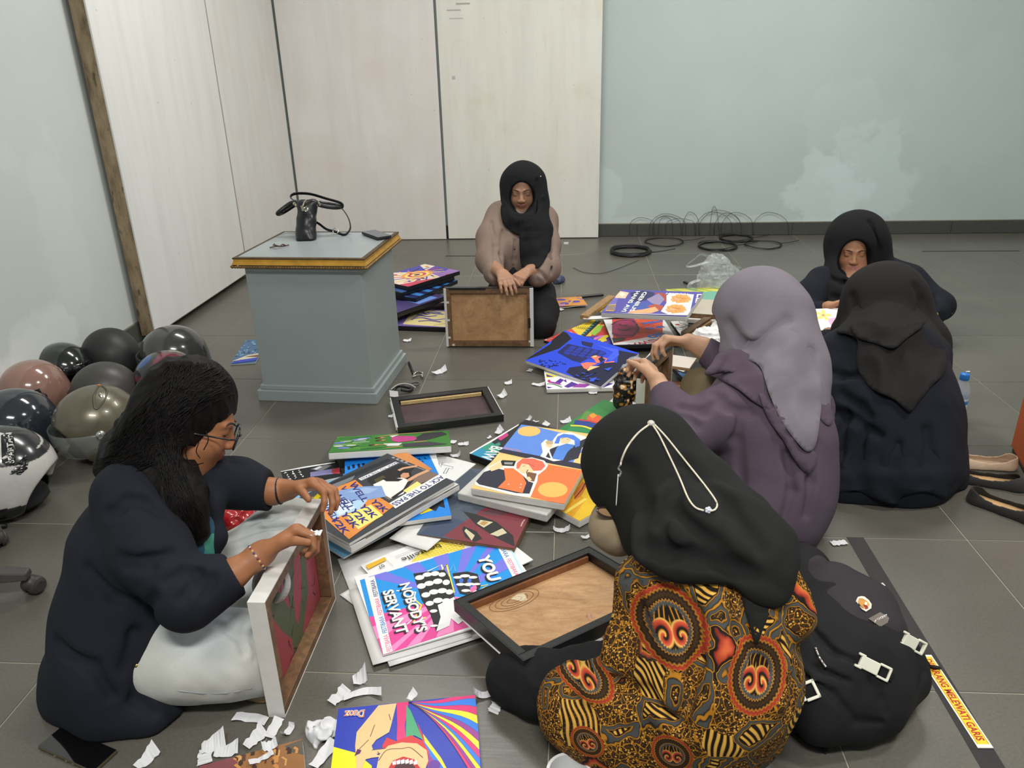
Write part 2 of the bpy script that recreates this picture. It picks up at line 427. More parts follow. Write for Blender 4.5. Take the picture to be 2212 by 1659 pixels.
# ================================================================ smooth-union modelling (people, cloth, helmets, bags)
import openvdb
def _hash(ix, iy, iz, seed):
	h = (ix*374761393 + iy*668265263 + iz*2147483647 + seed*974634) & 0x7fffffff
	h = ((h ^ (h >> 13))*1274126177) & 0x7fffffff
	return ((h ^ (h >> 16)) & 0xffff)/65535.0
def vnoise(p, scale=1.0, seed=0):
	q = p*np.asarray(scale, float); i = np.floor(q).astype(np.int64); f = q-i; f = f*f*(3-2*f); out = 0
	for dx in (0, 1):
		for dy in (0, 1):
			for dz in (0, 1):
				wgt = (f[:, 0] if dx else 1-f[:, 0])*(f[:, 1] if dy else 1-f[:, 1])*(f[:, 2] if dz else 1-f[:, 2])
				out = out+wgt*_hash(i[:, 0]+dx, i[:, 1]+dy, i[:, 2]+dz, seed)
	return out
class SDF:
	BAND = 0.05
	def __init__(s, lo, hi, vox=0.005):
		s.lo = np.floor(np.asarray(lo, float)/vox)*vox; s.vox = vox
		s.n = np.ceil((np.asarray(hi, float)-s.lo)/vox).astype(int)+1
		s.v = np.full(s.n, s.BAND, np.float32)
		s.ax = [(s.lo[i]+vox*np.arange(s.n[i])).astype(np.float32) for i in range(3)]
	def _sl(s, lo, hi, m):
		a = np.clip(np.floor((np.asarray(lo)-m-s.lo)/s.vox).astype(int), 0, s.n-1)
		b = np.clip(np.ceil((np.asarray(hi)+m-s.lo)/s.vox).astype(int)+1, 1, s.n)
		sl = tuple(slice(int(a[i]), int(max(b[i], a[i]+1))) for i in range(3))
		X = s.ax[0][sl[0]][:, None, None]; Y = s.ax[1][sl[1]][None, :, None]; Z = s.ax[2][sl[2]][None, None, :]
		return sl, X, Y, Z
	def _join(s, sl, d, k):
		a = s.v[sl]
		if k > 0:
			h = np.maximum(k-np.abs(a-d), 0)/k
			s.v[sl] = np.minimum(a, d)-h*h*k*0.25
		else: s.v[sl] = np.minimum(a, d)
	def _carve(s, sl, d, k):
		a = s.v[sl]; d = -d
		if k > 0:
			h = np.maximum(k-np.abs(a-d), 0)/k
			s.v[sl] = np.maximum(a, d)+h*h*k*0.25
		else: s.v[sl] = np.maximum(a, d)
	def _cone(s, p0, p1, r0, r1, m):
		p0 = np.asarray(p0, np.float32); p1 = np.asarray(p1, np.float32); R = max(r0, r1)
		sl, X, Y, Z = s._sl(np.minimum(p0, p1)-R, np.maximum(p0, p1)+R, m)
		u = p1-p0; L2 = float(u@u)+1e-9
		h = np.clip(((X-p0[0])*u[0]+(Y-p0[1])*u[1]+(Z-p0[2])*u[2])/L2, 0, 1)
		d = np.sqrt((X-p0[0]-h*u[0])**2+(Y-p0[1]-h*u[1])**2+(Z-p0[2]-h*u[2])**2)-(r0+(r1-r0)*h)
		return sl, d
	def _ell(s, c, R3, rot, m):
		c = np.asarray(c, np.float32); R3 = np.asarray(R3, np.float32); rot = np.eye(3) if rot is None else np.asarray(rot, np.float32)
		e = np.abs(rot)@R3
		sl, X, Y, Z = s._sl(c-e, c+e, m); X = X-c[0]; Y = Y-c[1]; Z = Z-c[2]
		q = [X*rot[0, i]+Y*rot[1, i]+Z*rot[2, i] for i in range(3)]
		k0 = np.sqrt(sum((q[i]/R3[i])**2 for i in range(3)))
		k1 = np.sqrt(sum((q[i]/R3[i]**2)**2 for i in range(3)))+1e-9
		return sl, k0*(k0-1)/k1
	def cone(s, p0, p1, r0, r1=None, k=0.02):
		sl, d = s._cone(p0, p1, r0, r0 if r1 is None else r1, k+s.BAND*0.7); s._join(sl, d, k); return s
	def chain(s, pts, rs, k=0.02):
		if not hasattr(rs, '__len__'): rs = [rs]*len(pts)
		for i in range(len(pts)-1): s.cone(pts[i], pts[i+1], rs[i], rs[i+1], k)
		return s
	def ell(s, c, R3, rot=None, k=0.02):
		sl, d = s._ell(c, R3, rot, k+s.BAND*0.7); s._join(sl, d, k); return s
	def cut_cone(s, p0, p1, r0, r1=None, k=0.005):
		sl, d = s._cone(p0, p1, r0, r0 if r1 is None else r1, k+0.03); s._carve(sl, d, k); return s
	def cut_ell(s, c, R3, rot=None, k=0.005):
		sl, d = s._ell(c, R3, rot, k+0.03); s._carve(sl, d, k); return s
	def cut_half(s, p, n, k=0.004, lo=None, hi=None):
		"""removes what lies on the side N points to (within the box lo..hi)"""
		n = np.asarray(n, float)/np.linalg.norm(n)
		lo = s.lo if lo is None else lo; hi = s.lo+s.n*s.vox if hi is None else hi
		sl, X, Y, Z = s._sl(lo, hi, 0)
		d = -((X-p[0])*n[0]+(Y-p[1])*n[1]+(Z-p[2])*n[2]); s._carve(sl, d.astype(np.float32), k); return s
	def pc(s, pts, k=0.02, dr=0.0):
		"""chain given as (px, py, depth, radius_px)"""
		P = [K(a, b, c) for a, b, c, r in pts]; R = [r*c/F_PX+dr for a, b, c, r in pts]
		if len(pts) == 1: return s.cone(P[0], P[0]+1e-4, R[0], R[0], k)
		return s.chain(P, R, k)
	def pe(s, px, py, dep, rx, ry, rz_m, k=0.02, roll=0.0):
		"""ellipsoid facing the camera ray: rx, ry in px, rz_m in metres along the view"""
		c = K(px, py, dep); a = math.radians(roll)
		R_ = np.stack([RT*math.cos(a)-UP*math.sin(a), RT*math.sin(a)+UP*math.cos(a), FW], axis=1)
		return s.ell(c, (rx*dep/F_PX, ry*dep/F_PX, rz_m), R_, k)
	def near(s, amp):
		idx = np.argwhere(np.abs(s.v) < amp+2.5*s.vox); return idx, s.lo+idx*s.vox
	def disp(s, fn, amp):
		idx, p = s.near(amp)
		if len(idx): s.v[tuple(idx.T)] += fn(p).astype(np.float32)
		return s
	def wrinkle(s, amp=0.006, scale=(14, 14, 14), seed=0, ridged=True, mask=None):
		def fn(p):
			a = vnoise(p, scale, seed); b = vnoise(p, np.asarray(scale)*2.1, seed+5)
			n = (1-np.abs(2*a-1)*1.6)*0.7+(1-np.abs(2*b-1)*1.6)*0.3 if ridged else (a-0.5)*1.4+(b-0.5)*0.6
			d = -amp*n
			if mask is not None: d = d*mask(p)
			return d
		return s.disp(fn, amp)
	def hit(s, px, py, d0=0.8, d1=6.0, step=0.002):
		"""first point of the solid on the photograph's line of sight"""
		r = ray(px, py); t = np.arange(d0, d1, step); P = CAM+t[:, None]*r
		i = np.round((P-s.lo)/s.vox).astype(int); ok = ((i >= 0) & (i < s.n)).all(1)
		val = np.full(len(t), 1.0); j = i[ok]; val[ok] = s.v[j[:, 0], j[:, 1], j[:, 2]]
		h = np.argmax(val <= 0)
		return P[h] if val[h] <= 0 else None
	def march(s, p, d, n=200, step=0.001):
		p = np.asarray(p, float); d = np.asarray(d, float)/np.linalg.norm(d)
		t = np.arange(n)*step; P = p+t[:, None]*d
		i = np.clip(np.round((P-s.lo)/s.vox).astype(int), 0, s.n-1); val = s.v[i[:, 0], i[:, 1], i[:, 2]]
		h = np.argmax(val <= 0); return P[h] if val[h] <= 0 else None
	def mesh(s, name, mats, parent=None, col=None, floor_cut=True, adapt=0.0, extra=None):
		v = s.v.copy()
		for ax in range(3):
			sl = [slice(None)]*3
			for e in (0, -1):
				sl[ax] = e; v[tuple(sl)] = s.BAND
		g = openvdb.FloatGrid(s.BAND); np.clip(v, -s.BAND, s.BAND, out=v)
		g.copyFromArray(v, tolerance=0.0); g.transform = openvdb.createLinearTransform(voxelSize=s.vox)
		if adapt > 0:
			pts, tri, quad = g.convertToPolygons(isovalue=0.0, adaptivity=adapt)
		else:
			pts, quad = g.convertToQuads(isovalue=0.0); tri = np.zeros((0, 3), int)
		pts = np.asarray(pts, float)+s.lo
		me = bpy.data.meshes.new(name)
		nq, nt_ = len(quad), len(tri)
		loops = np.concatenate([np.asarray(quad)[:, ::-1].reshape(-1), np.asarray(tri)[:, ::-1].reshape(-1)]).astype(np.int32)
		starts = np.concatenate([np.arange(nq)*4, nq*4+np.arange(nt_)*3]).astype(np.int32)
		me.vertices.add(len(pts)); me.vertices.foreach_set('co', pts.astype(np.float32).reshape(-1))
		me.loops.add(len(loops)); me.loops.foreach_set('vertex_index', loops)
		me.polygons.add(nq+nt_); me.polygons.foreach_set('loop_start', starts)
		me.update(calc_edges=True); me.validate()
		smooth(me)
		if col is not None:
			c = np.ones((len(pts), 4), np.float32); c[:, :3] = col(pts)
			a = me.color_attributes.new('Col', 'FLOAT_COLOR', 'POINT'); a.data.foreach_set('color', c.reshape(-1))
		o = link(name, me, mats, parent)
		return o

# ---------------------------------------------------------------- skin, faces, hands
SKIN = np.array(rgb(172, 124, 94)); SKIN2 = np.array(rgb(190, 148, 118)); SKIN3 = np.array(rgb(158, 106, 72))
M_SKIN = attr_mat('skin_mat', 0.5, grain=0.05, sss=0.12, spec=0.35, bscale=260, bstr=0.04)
M_BROW = mat('brow_hair_mat', rgb(38, 28, 24), 0.7)
M_LASH = mat('eyelash_mat', rgb(26, 20, 18), 0.6)
def frame(fwd, up):
	f = np.asarray(fwd, float); f = f/np.linalg.norm(f); u = np.asarray(up, float); u = u-f*(u@f); u /= np.linalg.norm(u)
	return np.cross(f, u), f, u        # right, forward, up
def head(s, c, fwd, up, S=1.0):
	"""a head with brow, eye sockets with lowered lids, nose, lips, chin and ears; c = middle of the skull; returns a local->world map"""
	r, f, u = frame(fwd, up); Rm = np.stack([r, f, u], axis=1)
	W = lambda x, y, z: np.asarray(c)+S*(r*x+f*y+u*z)
	s.ell(W(0, -0.012, 0.030), np.array((0.074, 0.092, 0.086))*S, Rm, 0.0)
	s.ell(W(0, 0.024, -0.030), np.array((0.060, 0.062, 0.082))*S, Rm, 0.03*S)
	s.ell(W(0, 0.048, -0.086), np.array((0.026, 0.026, 0.020))*S, Rm, 0.03*S)   # chin
	for sx in (-1, 1):
		s.ell(W(sx*0.036, 0.048, -0.040), np.array((0.026, 0.024, 0.026))*S, Rm, 0.025*S)    # cheek
		s.cut_ell(W(sx*0.030, 0.096, 0.000), np.array((0.019, 0.016, 0.011))*S, Rm, 0.012*S)  # socket
		s.ell(W(sx*0.030, 0.069, -0.001), np.array((0.0155, 0.014, 0.0120))*S, Rm, 0.004*S)   # lid over the eyeball
		s.ell(W(sx*0.073, -0.004, -0.008), np.array((0.010, 0.018, 0.030))*S, Rm, 0.008*S)    # ear
		s.ell(W(sx*0.0115, 0.090, -0.038), np.array((0.0085, 0.010, 0.0075))*S, Rm, 0.006*S)  # nostril wing
		s.cone(W(sx*0.014, 0.083, 0.017), W(sx*0.044, 0.070, 0.016), 0.006*S, 0.005*S, 0.012*S)  # brow ridge
	s.cone(W(0, 0.080, 0.010), W(0, 0.100, -0.034), 0.006*S, 0.010*S, 0.012*S)               # nose
	s.ell(W(0, 0.083, -0.0585), np.array((0.021, 0.010, 0.0065))*S, Rm, 0.006*S)             # lips
	s.ell(W(0, 0.081, -0.0690), np.array((0.017, 0.010, 0.0065))*S, Rm, 0.006*S)
	s.cut_cone(W(-0.018, 0.094, -0.0640), W(0.018, 0.094, -0.0640), 0.0025*S, 0.0025*S, 0.002*S)
	return W
def face_tint(W, c, fwd, up, S, skin):
	r, f, u = frame(fwd, up)
	def fn(p):
		q = (p-np.asarray(c))/S; x = q@r; y = q@f; z = q@u
		colr = np.tile(skin, (len(p), 1)); 
		g = lambda cx, cz, rx, rz: np.exp(-(((np.abs(x)-cx)/rx)**2+((z-cz)/rz)**2))*(y > 0.03)
		lip = np.clip(np.exp(-((x/0.024)**4+((z+0.0635)/0.0115)**4))*(y > 0.05), 0, 1)[:, None]
		blush = (g(0.040, -0.035, 0.022, 0.018)*0.25)[:, None]
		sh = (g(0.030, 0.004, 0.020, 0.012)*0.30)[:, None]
		colr = colr*(1-lip*0.85)+np.array(rgb(150, 84, 78))*lip*0.85
		colr = colr*(1-blush)+np.array(rgb(186, 112, 92))*blush
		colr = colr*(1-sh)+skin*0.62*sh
		m = 0.9+0.2*vnoise(p, 30, 3)[:, None]
		return colr*m
	return fn
def face_marks(s, W, fwd, parent, S=1.0, ):
	"""eyebrows and the lash line of the lowered lids, laid on the finished face"""
	f = np.asarray(fwd, float)/np.linalg.norm(fwd)
	for sx in (-1, 1):
		pts = []
		for t in np.linspace(0, 1, 9):
			x = sx*(0.013+0.036*t); z = 0.0175+0.007*math.sin(t*2.4)-0.004*t
			h = s.march(W(x, 0.14, z), -f, 140)
			if h is not None: pts.append(h+f*0.0005)
		if len(pts) > 3:
			n = len(pts); MB().tube(pts, [0.0028*S*(1-abs(i/(n-1)*2-0.8)*0.45) for i in range(n)], 6).build('eyebrow', M_BROW, parent, sm=True)
		pts = []
		for t in np.linspace(0, 1, 9):
			x = sx*(0.017+0.027*t); z = -0.0055-0.0045*math.sin(t*math.pi)
			h = s.march(W(x, 0.14, z), -f, 140)
			if h is not None: pts.append(h+f*0.0005)
		if len(pts) > 3: MB().tube(pts, [0.0012*S]*len(pts), 5).build('eyelashes', M_LASH, parent, sm=True)
def hand(s, wrist, d, n, curl=(0.5, 0.55, 0.6, 0.65), spread=0.10, thumb=(0.6, 0.5), side=1, S=1.0, wr=0.024, tips=None):
	"""palm, four fingers with two bends each and a thumb; d = wrist to knuckles, n = the way the palm faces; side=+1 puts the thumb along d x n"""
	d = np.asarray(d, float)/np.linalg.norm(d); n = np.asarray(n, float); n = n-d*(n@d); n /= np.linalg.norm(n)
	t = np.cross(d, n)*side; w = np.asarray(wrist, float)
	A = lambda a, b, c: w+S*(d*a+t*b+n*c)
	for b0, b1, rr in ((0.016, 0.027, 0.0125), (0.005, 0.010, 0.0130), (-0.006, -0.008, 0.0125), (-0.015, -0.024, 0.0115)):
		s.cone(A(0.004, b0, 0), A(0.078, b1, 0.0), 0.0140*S, rr*S, 0.010*S)
	s.cone(A(0.012, 0.018, 0.004), A(0.046, 0.032, 0.010), 0.015*S, 0.013*S, 0.012*S)    # ball of the thumb
	L = ((0.040, 0.025, 0.020), (0.044, 0.028, 0.022), (0.041, 0.026, 0.021), (0.033, 0.020, 0.018))
	tipsout = []
	for i, (b, (l1, l2, l3)) in enumerate(zip((0.029, 0.0105, -0.0085, -0.0265), L)):
		th = spread*(1.5-i)
		c = curl[i] if hasattr(curl, '__len__') else curl
		if not hasattr(c, '__len__'): c = (c*0.9, c*1.3, c*0.8)
		p = A(0.082-(0.008 if i == 3 else 0)-(0.004 if i == 0 else 0), b, 0); a = 0.0
		dd = d*math.cos(th)+t*math.sin(th)
		for j, (l, r0, r1) in enumerate(((l1, 0.0098, 0.0086), (l2, 0.0086, 0.0078), (l3, 0.0078, 0.0064))):
			a += c[j]; v = dd*math.cos(a)+n*math.sin(a); q = p+v*l*S
			s.cone(p, q, r0*S, r1*S, 0.004*S if j else 0.008*S); p = q
		tipsout.append(p)
	a, b = thumb[0], thumb[1]
	v = d*math.cos(a)+t*math.sin(a)*0.8+n*math.sin(a)*0.6; v /= np.linalg.norm(v)
	p = A(0.044, 0.034, 0.010); q = p+v*0.034*S; s.cone(p, q, 0.0115*S, 0.0100*S, 0.008*S)
	v2 = v*math.cos(b)+n*math.sin(b)*0.7-t*math.sin(b)*0.5; v2 /= np.linalg.norm(v2)
	q2 = q+v2*0.030*S; s.cone(q, q2, 0.0100*S, 0.0078*S, 0.003*S); tipsout.append(q2)
	return tipsout
def cloth(name, c, rough=0.85, var=0.12, weave=900, sheen=0.0, bstr=0.12, vscale=9):
	m, nt, b = newmat(name)
	v = coords(nt, 'Object'); n = noise(nt, v, vscale, 4); n2 = noise(nt, v, weave, 2)
	cc = ramp(nt, n, [(0.3, tuple(x*(1-var) for x in c)), (0.7, tuple(x*(1+var) for x in c))])
	nt.links.new(mixc(nt, 1.0, cc, ramp(nt, n2, [(0.3, (0.86,)*3), (0.7, (1.1,)*3)]), 'MULTIPLY'), b.inputs['Base Color'])
	b.inputs['Roughness'].default_value = rough; b.inputs['Specular IOR Level'].default_value = 0.25
	b.inputs['Sheen Weight'].default_value = sheen; b.inputs['Sheen Roughness'].default_value = 0.5
	bump(nt, b, noise(nt, v, 55, 4), bstr, 0.002); return m
def lay(s, pts, r, name, m, parent, n=8, off=0.0, step=4, closed=False, flat=None):
	"""a cord laid over the solid along photograph points"""
	P = []
	if not closed: pts = [tuple(p[:2]) for p in catmull([np.array([q[0], q[1], 0.0]) for q in pts], 4)]; step = 2
	for q in pts:
		h = s.hit(q[0], q[1])
		if h is not None: P.append(h-ray(q[0], q[1])*off/np.linalg.norm(ray(q[0], q[1])))
	return MB().tube(catmull(P, step, closed), r, n, closed, flat).build(name, m, parent, sm=True)
from mathutils.geometry import delaunay_2d_cdt
def seg_dist(q, line):
	best = 1e9
	for i in range(len(line)-1):
		a, b = np.array(line[i], float), np.array(line[i+1], float); u = b-a
		t = min(1, max(0, float((np.array(q)-a)@u/(u@u+1e-9)))); best = min(best, float(np.hypot(*(a+u*t-q))))
	return best
def drape(name, srcs, poly, m, parent, off=0.006, th=0.005, step=9.0, fold=0.0, fscale=0.03, seed=0, relax=5, floor_z=0.004, bulge=0.0, flute=None, smoothp=5, attach=None, adist=45.0):
	"""a sheet of cloth lying on solids: outline given in photograph points, depth taken from what it lies on"""
	P = [np.array(q[:2]) for q in catmull([np.array([x, y, 0.0]) for x, y in poly], smoothp, True)] if smoothp else [np.array(q, float) for q in poly]
	B = []
	for i in range(len(P)):
		a, b = P[i], P[(i+1) % len(P)]; n = max(1, int(np.linalg.norm(b-a)/step))
		B += [a+(b-a)*k/n for k in range(n)]
	B = np.array(B); lo, hi = B.min(0), B.max(0)
	gx = np.arange(lo[0]-step, hi[0]+2*step, step); gy = np.arange(lo[1]-step, hi[1]+2*step, step)
	D = np.full((len(gx), len(gy)), np.nan)
	for i, x in enumerate(gx):
		for j, y in enumerate(gy):
			best = None
			for s in srcs:
				h = s.hit(x, y, 0.8, 5.2, 0.004)
				if h is not None:
					d = depth(h); best = d if best is None else min(best, d)
			r = ray(x, y)
			if floor_z is not None and r[2] < 0:
				d = (floor_z-CAM[2])/r[2]
				if best is None and d < 8: best = d if floor_z > 0.0035 else None
			if best is not None: D[i, j] = best
	for _ in range(60):
		if not np.isnan(D).any(): break
		Q = np.pad(D, 1, constant_values=np.nan); S_ = np.stack([Q[:-2, 1:-1], Q[2:, 1:-1], Q[1:-1, :-2], Q[1:-1, 2:]])
		with np.errstate(all='ignore'):
			import warnings
			with warnings.catch_warnings():
				warnings.simplefilter('ignore'); mval = np.nanmean(S_, 0)
		D = np.where(np.isnan(D), mval, D)
	def blur(A):
		Q = np.pad(A, 1, mode='edge'); return (Q[:-2, 1:-1]+Q[2:, 1:-1]+Q[1:-1, :-2]+Q[1:-1, 2:]+2*A)/6
	for _ in range(relax): D = np.minimum(D, blur(D))
	for _ in range(2): D = blur(D)
	inside = []
	for x in gx:
		for y in gy:
			c = False; j = len(B)-1
			for i in range(len(B)):
				if (B[i][1] > y) != (B[j][1] > y) and x < (B[j][0]-B[i][0])*(y-B[i][1])/(B[j][1]-B[i][1])+B[i][0]: c = not c
				j = i
			if c and np.min(np.hypot(B[:, 0]-x, B[:, 1]-y)) > step*0.45: inside.append((x, y))
	pts = [Vector((float(x), float(y))) for x, y in B]+[Vector((float(x), float(y))) for x, y in inside]; nb = len(B)
	r = delaunay_2d_cdt(pts, [], [list(range(nb))], 1, 1e-4)
	V = np.array([(v.x, v.y) for v in r[0]]); F_ = [tuple(f) for f in r[2]]
	def dep(q):
		i = min(max((q[0]-gx[0])/step, 0), len(gx)-1.001); j = min(max((q[1]-gy[0])/step, 0), len(gy)-1.001); a, b = int(i), int(j); u, v = i-a, j-b
		return D[a, b]*(1-u)*(1-v)+D[a+1, b]*u*(1-v)+D[a, b+1]*(1-u)*v+D[a+1, b+1]*u*v
	nz = vnoise(np.column_stack([V*fscale, np.zeros(len(V))]), 1.0, seed); nz = (1-np.abs(2*nz-1)*1.6)
	front, back = [], []
	for k, q in enumerate(V):
		ta = 1.0 if attach is None else min(1.0, seg_dist(q, attach)/adist)
		d = dep(q)-off*ta+(0.008*(1-ta))-fold*ta*max(nz[k], -0.2)-bulge*min(1.0, np.min(np.hypot(B[:, 0]-q[0], B[:, 1]-q[1]))/30.0)
		if flute: d -= flute(q[0], q[1])
		a, b = K(q[0], q[1], d), K(q[0], q[1], d+th)
		a[2] = max(a[2], 0.003); b[2] = max(b[2], 0.0015); front.append(a); back.append(b)
	n = len(V); cnt = {}
	fs = []
	for f in F_:
		c = (np.array(front[f[1]])-front[f[0]]); e = (np.array(front[f[2]])-front[f[0]])
		g = f if np.cross(c, e)@ray(*V[f[0]]) < 0 else f[::-1]
		fs.append(g); fs.append(tuple(i+n for i in g[::-1]))
		for i in range(3): cnt[(g[i], g[(i+1) % 3])] = 1
	for (a, b) in list(cnt):
		if (b, a) not in cnt: fs.append((b, a, a+n, b+n))
	return MB().add(front+back, fs).build(name, m, parent, sm=True)
def thicken(s, srcs, poly, r=0.012, off=0.006, step=7.0, k=0.022, relax=10, fold=0.0, fscale=0.02, seed=0, attach=None, adist=70.0):
	"""adds a layer of cloth to S: small balls laid on the sources inside an outline of photograph points"""
	B = np.array([q[:2] for q in catmull([np.array([x, y, 0.0]) for x, y in poly], 5, True)]); lo, hi = B.min(0), B.max(0)
	gx = np.arange(lo[0], hi[0]+step, step); gy = np.arange(lo[1], hi[1]+step, step); D = np.full((len(gx), len(gy)), np.nan)
	ins = np.zeros(D.shape, bool)
	for i, x in enumerate(gx):
		for j, y in enumerate(gy):
			c = False; m = len(B)-1
			for n in range(len(B)):
				if (B[n][1] > y) != (B[m][1] > y) and x < (B[m][0]-B[n][0])*(y-B[n][1])/(B[m][1]-B[n][1])+B[n][0]: c = not c
				m = n
			if not c: continue
			ins[i, j] = True
			hs = [h for h in (q.hit(x, y, 0.8, 5.2, 0.004) for q in srcs) if h is not None]
			if hs: D[i, j] = min(depth(h) for h in hs)
	mean = np.nanmean(D[ins]); D = np.where(np.isnan(D), np.where(ins, mean, 9.0), D); D0 = np.where(ins, D, np.nan)
	for _ in range(relax):
		A = np.where(ins, D, 9.0); Q = np.pad(A, 1, constant_values=9.0); S_ = np.stack([Q[:-2, 1:-1], Q[2:, 1:-1], Q[1:-1, :-2], Q[1:-1, 2:]]); ok = S_ < 8
		bl = (np.where(ok, S_, 0).sum(0)+A)/(ok.sum(0)+1); D = np.where(ins, np.minimum(D, bl), 9.0)
	for i, x in enumerate(gx):
		for j, y in enumerate(gy):
			if ins[i, j]:
				f = fold*max(0, 1-abs(2*float(vnoise(np.array([[x*fscale, y*fscale, 0.0]]), 1.0, seed)[0])-1)*1.8) if fold else 0
				ta = 1.0 if attach is None else min(1.0, seg_dist((x, y), attach)/adist)
				p = K(x, y, D[i, j]-(off+f)*ta+(r+0.006)*(1-ta)); s.cone(p, p+1e-4, r, r, k)
	return s
# ================================================================ person in the navy blazer and pale jeans on the left
M_NAVY = cloth('navy_blazer_mat', rgb(26, 29, 38), 0.9, 0.10)
M_DENIM = None
def denim():
	m, nt, b = newmat('pale_denim_mat')
	v = coords(nt, 'Object'); n = noise(nt, v, 7, 4); n2 = noise(nt, v, 700, 2); n3 = noise(nt, v, 3.2, 2)
	c = ramp(nt, n, [(0.3, rgb(146, 158, 168)), (0.6, rgb(184, 190, 192))])
	c = mixc(nt, ramp(nt, n3, [(0.36, (0, 0, 0)), (0.58, (0.85,)*3)]), c, rgb(204, 204, 194))
	c = mixc(nt, 1.0, c, ramp(nt, n2, [(0.3, (0.9,)*3), (0.7, (1.06,)*3)]), 'MULTIPLY')
	nt.links.new(c, b.inputs['Base Color']); b.inputs['Roughness'].default_value = 0.9; b.inputs['Specular IOR Level'].default_value = 0.2
	bump(nt, b, noise(nt, v, 60, 4), 0.15, 0.002); return m
def hair_mat():
	m, nt, b = newmat('black_hair_mat')
	v = coords(nt, 'Object', (1, 1, 0.4)); n = noise(nt, v, 90, 3)
	nt.links.new(ramp(nt, n, [(0.3, rgb(9, 8, 8)), (0.75, rgb(24, 20, 19))]), b.inputs['Base Color'])
	b.inputs['Roughness'].default_value = 0.55; b.inputs['Specular IOR Level'].default_value = 0.16
	bump(nt, b, n, 0.5, 0.003); return m
def person_a():
	base = at_z(300, 1520)
	t = thing('person', 'long-haired person with glasses in navy blazer and pale jeans, sitting on the floor', 'person', (base[0], base[1], 0))
	hc = K(415, 905, 1.80); fwd = 0.88*RT-0.30*UP+0.36*FW; up = 0.30*RT+0.90*UP-0.10*FW
	# --- body
	s = SDF((-1.45, 1.0, -0.01), (-0.45, 1.98, 0.80), 0.004)
	W = head(s, hc, fwd, up, 1.02)
	s.pc([(412, 960, 1.80, 48), (370, 1050, 1.79, 55)], 0.03)
	s.pc([(330, 1080, 1.77, 75), (290, 1220, 1.76, 95), (250, 1430, 1.76, 105)], 0.05)
	s.pc([(290, 1085, 1.70, 55), (405, 1295, 1.615, 42), (500, 1242, 1.64, 31), (560, 1200, 1.665, 25), (574, 1190, 1.67, 24)], 0.02)
	s.pc([(440, 1040, 1.86, 42), (520, 1050, 1.90, 34), (590, 1062, 1.90, 26), (622, 1058, 1.90, 23)], 0.02)
	s.pc([(300, 1430, 1.74, 70), (500, 1412, 1.745, 48), (460, 1420, 1.85, 36)], 0.03)
	s.pc([(330, 1350, 1.86, 60), (580, 1180, 1.97, 40), (510, 1340, 1.86, 32)], 0.03)
	wr = K(574, 1190, 1.67)
	hand(s, wr, K(652, 1140, 1.69)-wr, -UP*0.7+RT*0.7-FW*0.1, curl=((0.95, 1.15, 0.7), (1.0, 1.2, 0.8), (1.05, 1.25, 0.8), (1.1, 1.2, 0.8)), spread=0.03, thumb=(0.75, 0.35), side=-1, S=1.0)
	wr = K(622, 1057, 1.90)
	hand(s, wr, K(676, 1046, 1.89)-wr, -UP*0.9-FW*0.2, curl=((0.8, 0.8, 0.35), (0.75, 0.75, 0.4), (0.6, 0.8, 0.5), (0.5, 0.8, 0.5)), spread=0.06, thumb=(0.9, 0.3), side=-1, S=1.0)
	s.mesh('body', M_SKIN, t, col=face_tint(W, hc, fwd, up, 1.02, SKIN3))
	face_marks(s, W, fwd, t, 1.02)
	# --- jeans
	s = SDF((-1.3, 1.05, -0.01), (-0.45, 1.98, 0.40), 0.005)
	s.pc([(300, 1425, 1.755, 92), (420, 1412, 1.735, 92), (520, 1412, 1.735, 84), (566, 1418, 1.75, 66)], 0.05)     # near thigh and knee
	s.pc([(566, 1420, 1.76, 64), (500, 1400, 1.85, 60), (440, 1380, 1.92, 55)], 0.04)
	s.pc([(340, 1340, 1.87, 80), (480, 1250, 1.93, 78), (600, 1165, 1.98, 66), (640, 1130, 2.00, 50)], 0.05)          # far thigh and knee
	s.pc([(636, 1160, 1.98, 52), (600, 1290, 1.88, 46), (520, 1370, 1.83, 46)], 0.04)
	for a in ([(560, 1345), (548, 1380), (556, 1420)], [(535, 1340), (520, 1375), (528, 1410)], [(580, 1350), (574, 1385), (580, 1420)], [(470, 1350), (505, 1370), (540, 1372)]):
		pts = [h+ray(*q)*0.002 for q in a for h in [s.hit(*q)] if h is not None]
		for i in range(len(pts)-1): s.cut_cone(pts[i], pts[i+1], 0.005, 0.005, 0.014)
	for a in ([(540, 1130), (590, 1120), (640, 1112)], [(500, 1165), (560, 1145), (620, 1140)], [(470, 1200), (530, 1185)]):
		pts = [h+ray(*q)*0.002 for q in a for h in [s.hit(*q)] if h is not None]
		for i in range(len(pts)-1): s.cut_cone(pts[i], pts[i+1], 0.004, 0.004, 0.014)
	s.cut_half((0, 0, 0.003), (0, 0, -1))
	s.wrinkle(0.004, (16, 16, 16), 4, ridged=False)
	s.cut_half((-0.651, 0, 0), (1, 0, 0), 0.006, lo=(-0.70, 1.22, 0.0), hi=(-0.5, 1.68, 0.34))
	jm = s.mesh('jeans', denim(), t)
	tag(lay(s, [(345, 1487), (400, 1494), (450, 1498), (500, 1496), (545, 1486)], 0.0012, 'seam', mat('denim_seam_mat', rgb(150, 156, 158), 0.9), jm), None)
	# --- shoe under the knee
	s = SDF((-0.85, 1.15, -0.01), (-0.5, 1.5, 0.14), 0.004)
	s.pc([(548, 1490, 1.762, 26), (575, 1492, 1.765, 30), (592, 1488, 1.785, 24)], 0.02)
	s.cut_half((0, 0, 0.002), (0, 0, -1))
	tag(s.mesh('shoe', mat('tan_shoe_mat', rgb(128, 108, 74), 0.35, 0.15, 30, coat=0.2), t), 'shiny tan shoe tip under the knee')
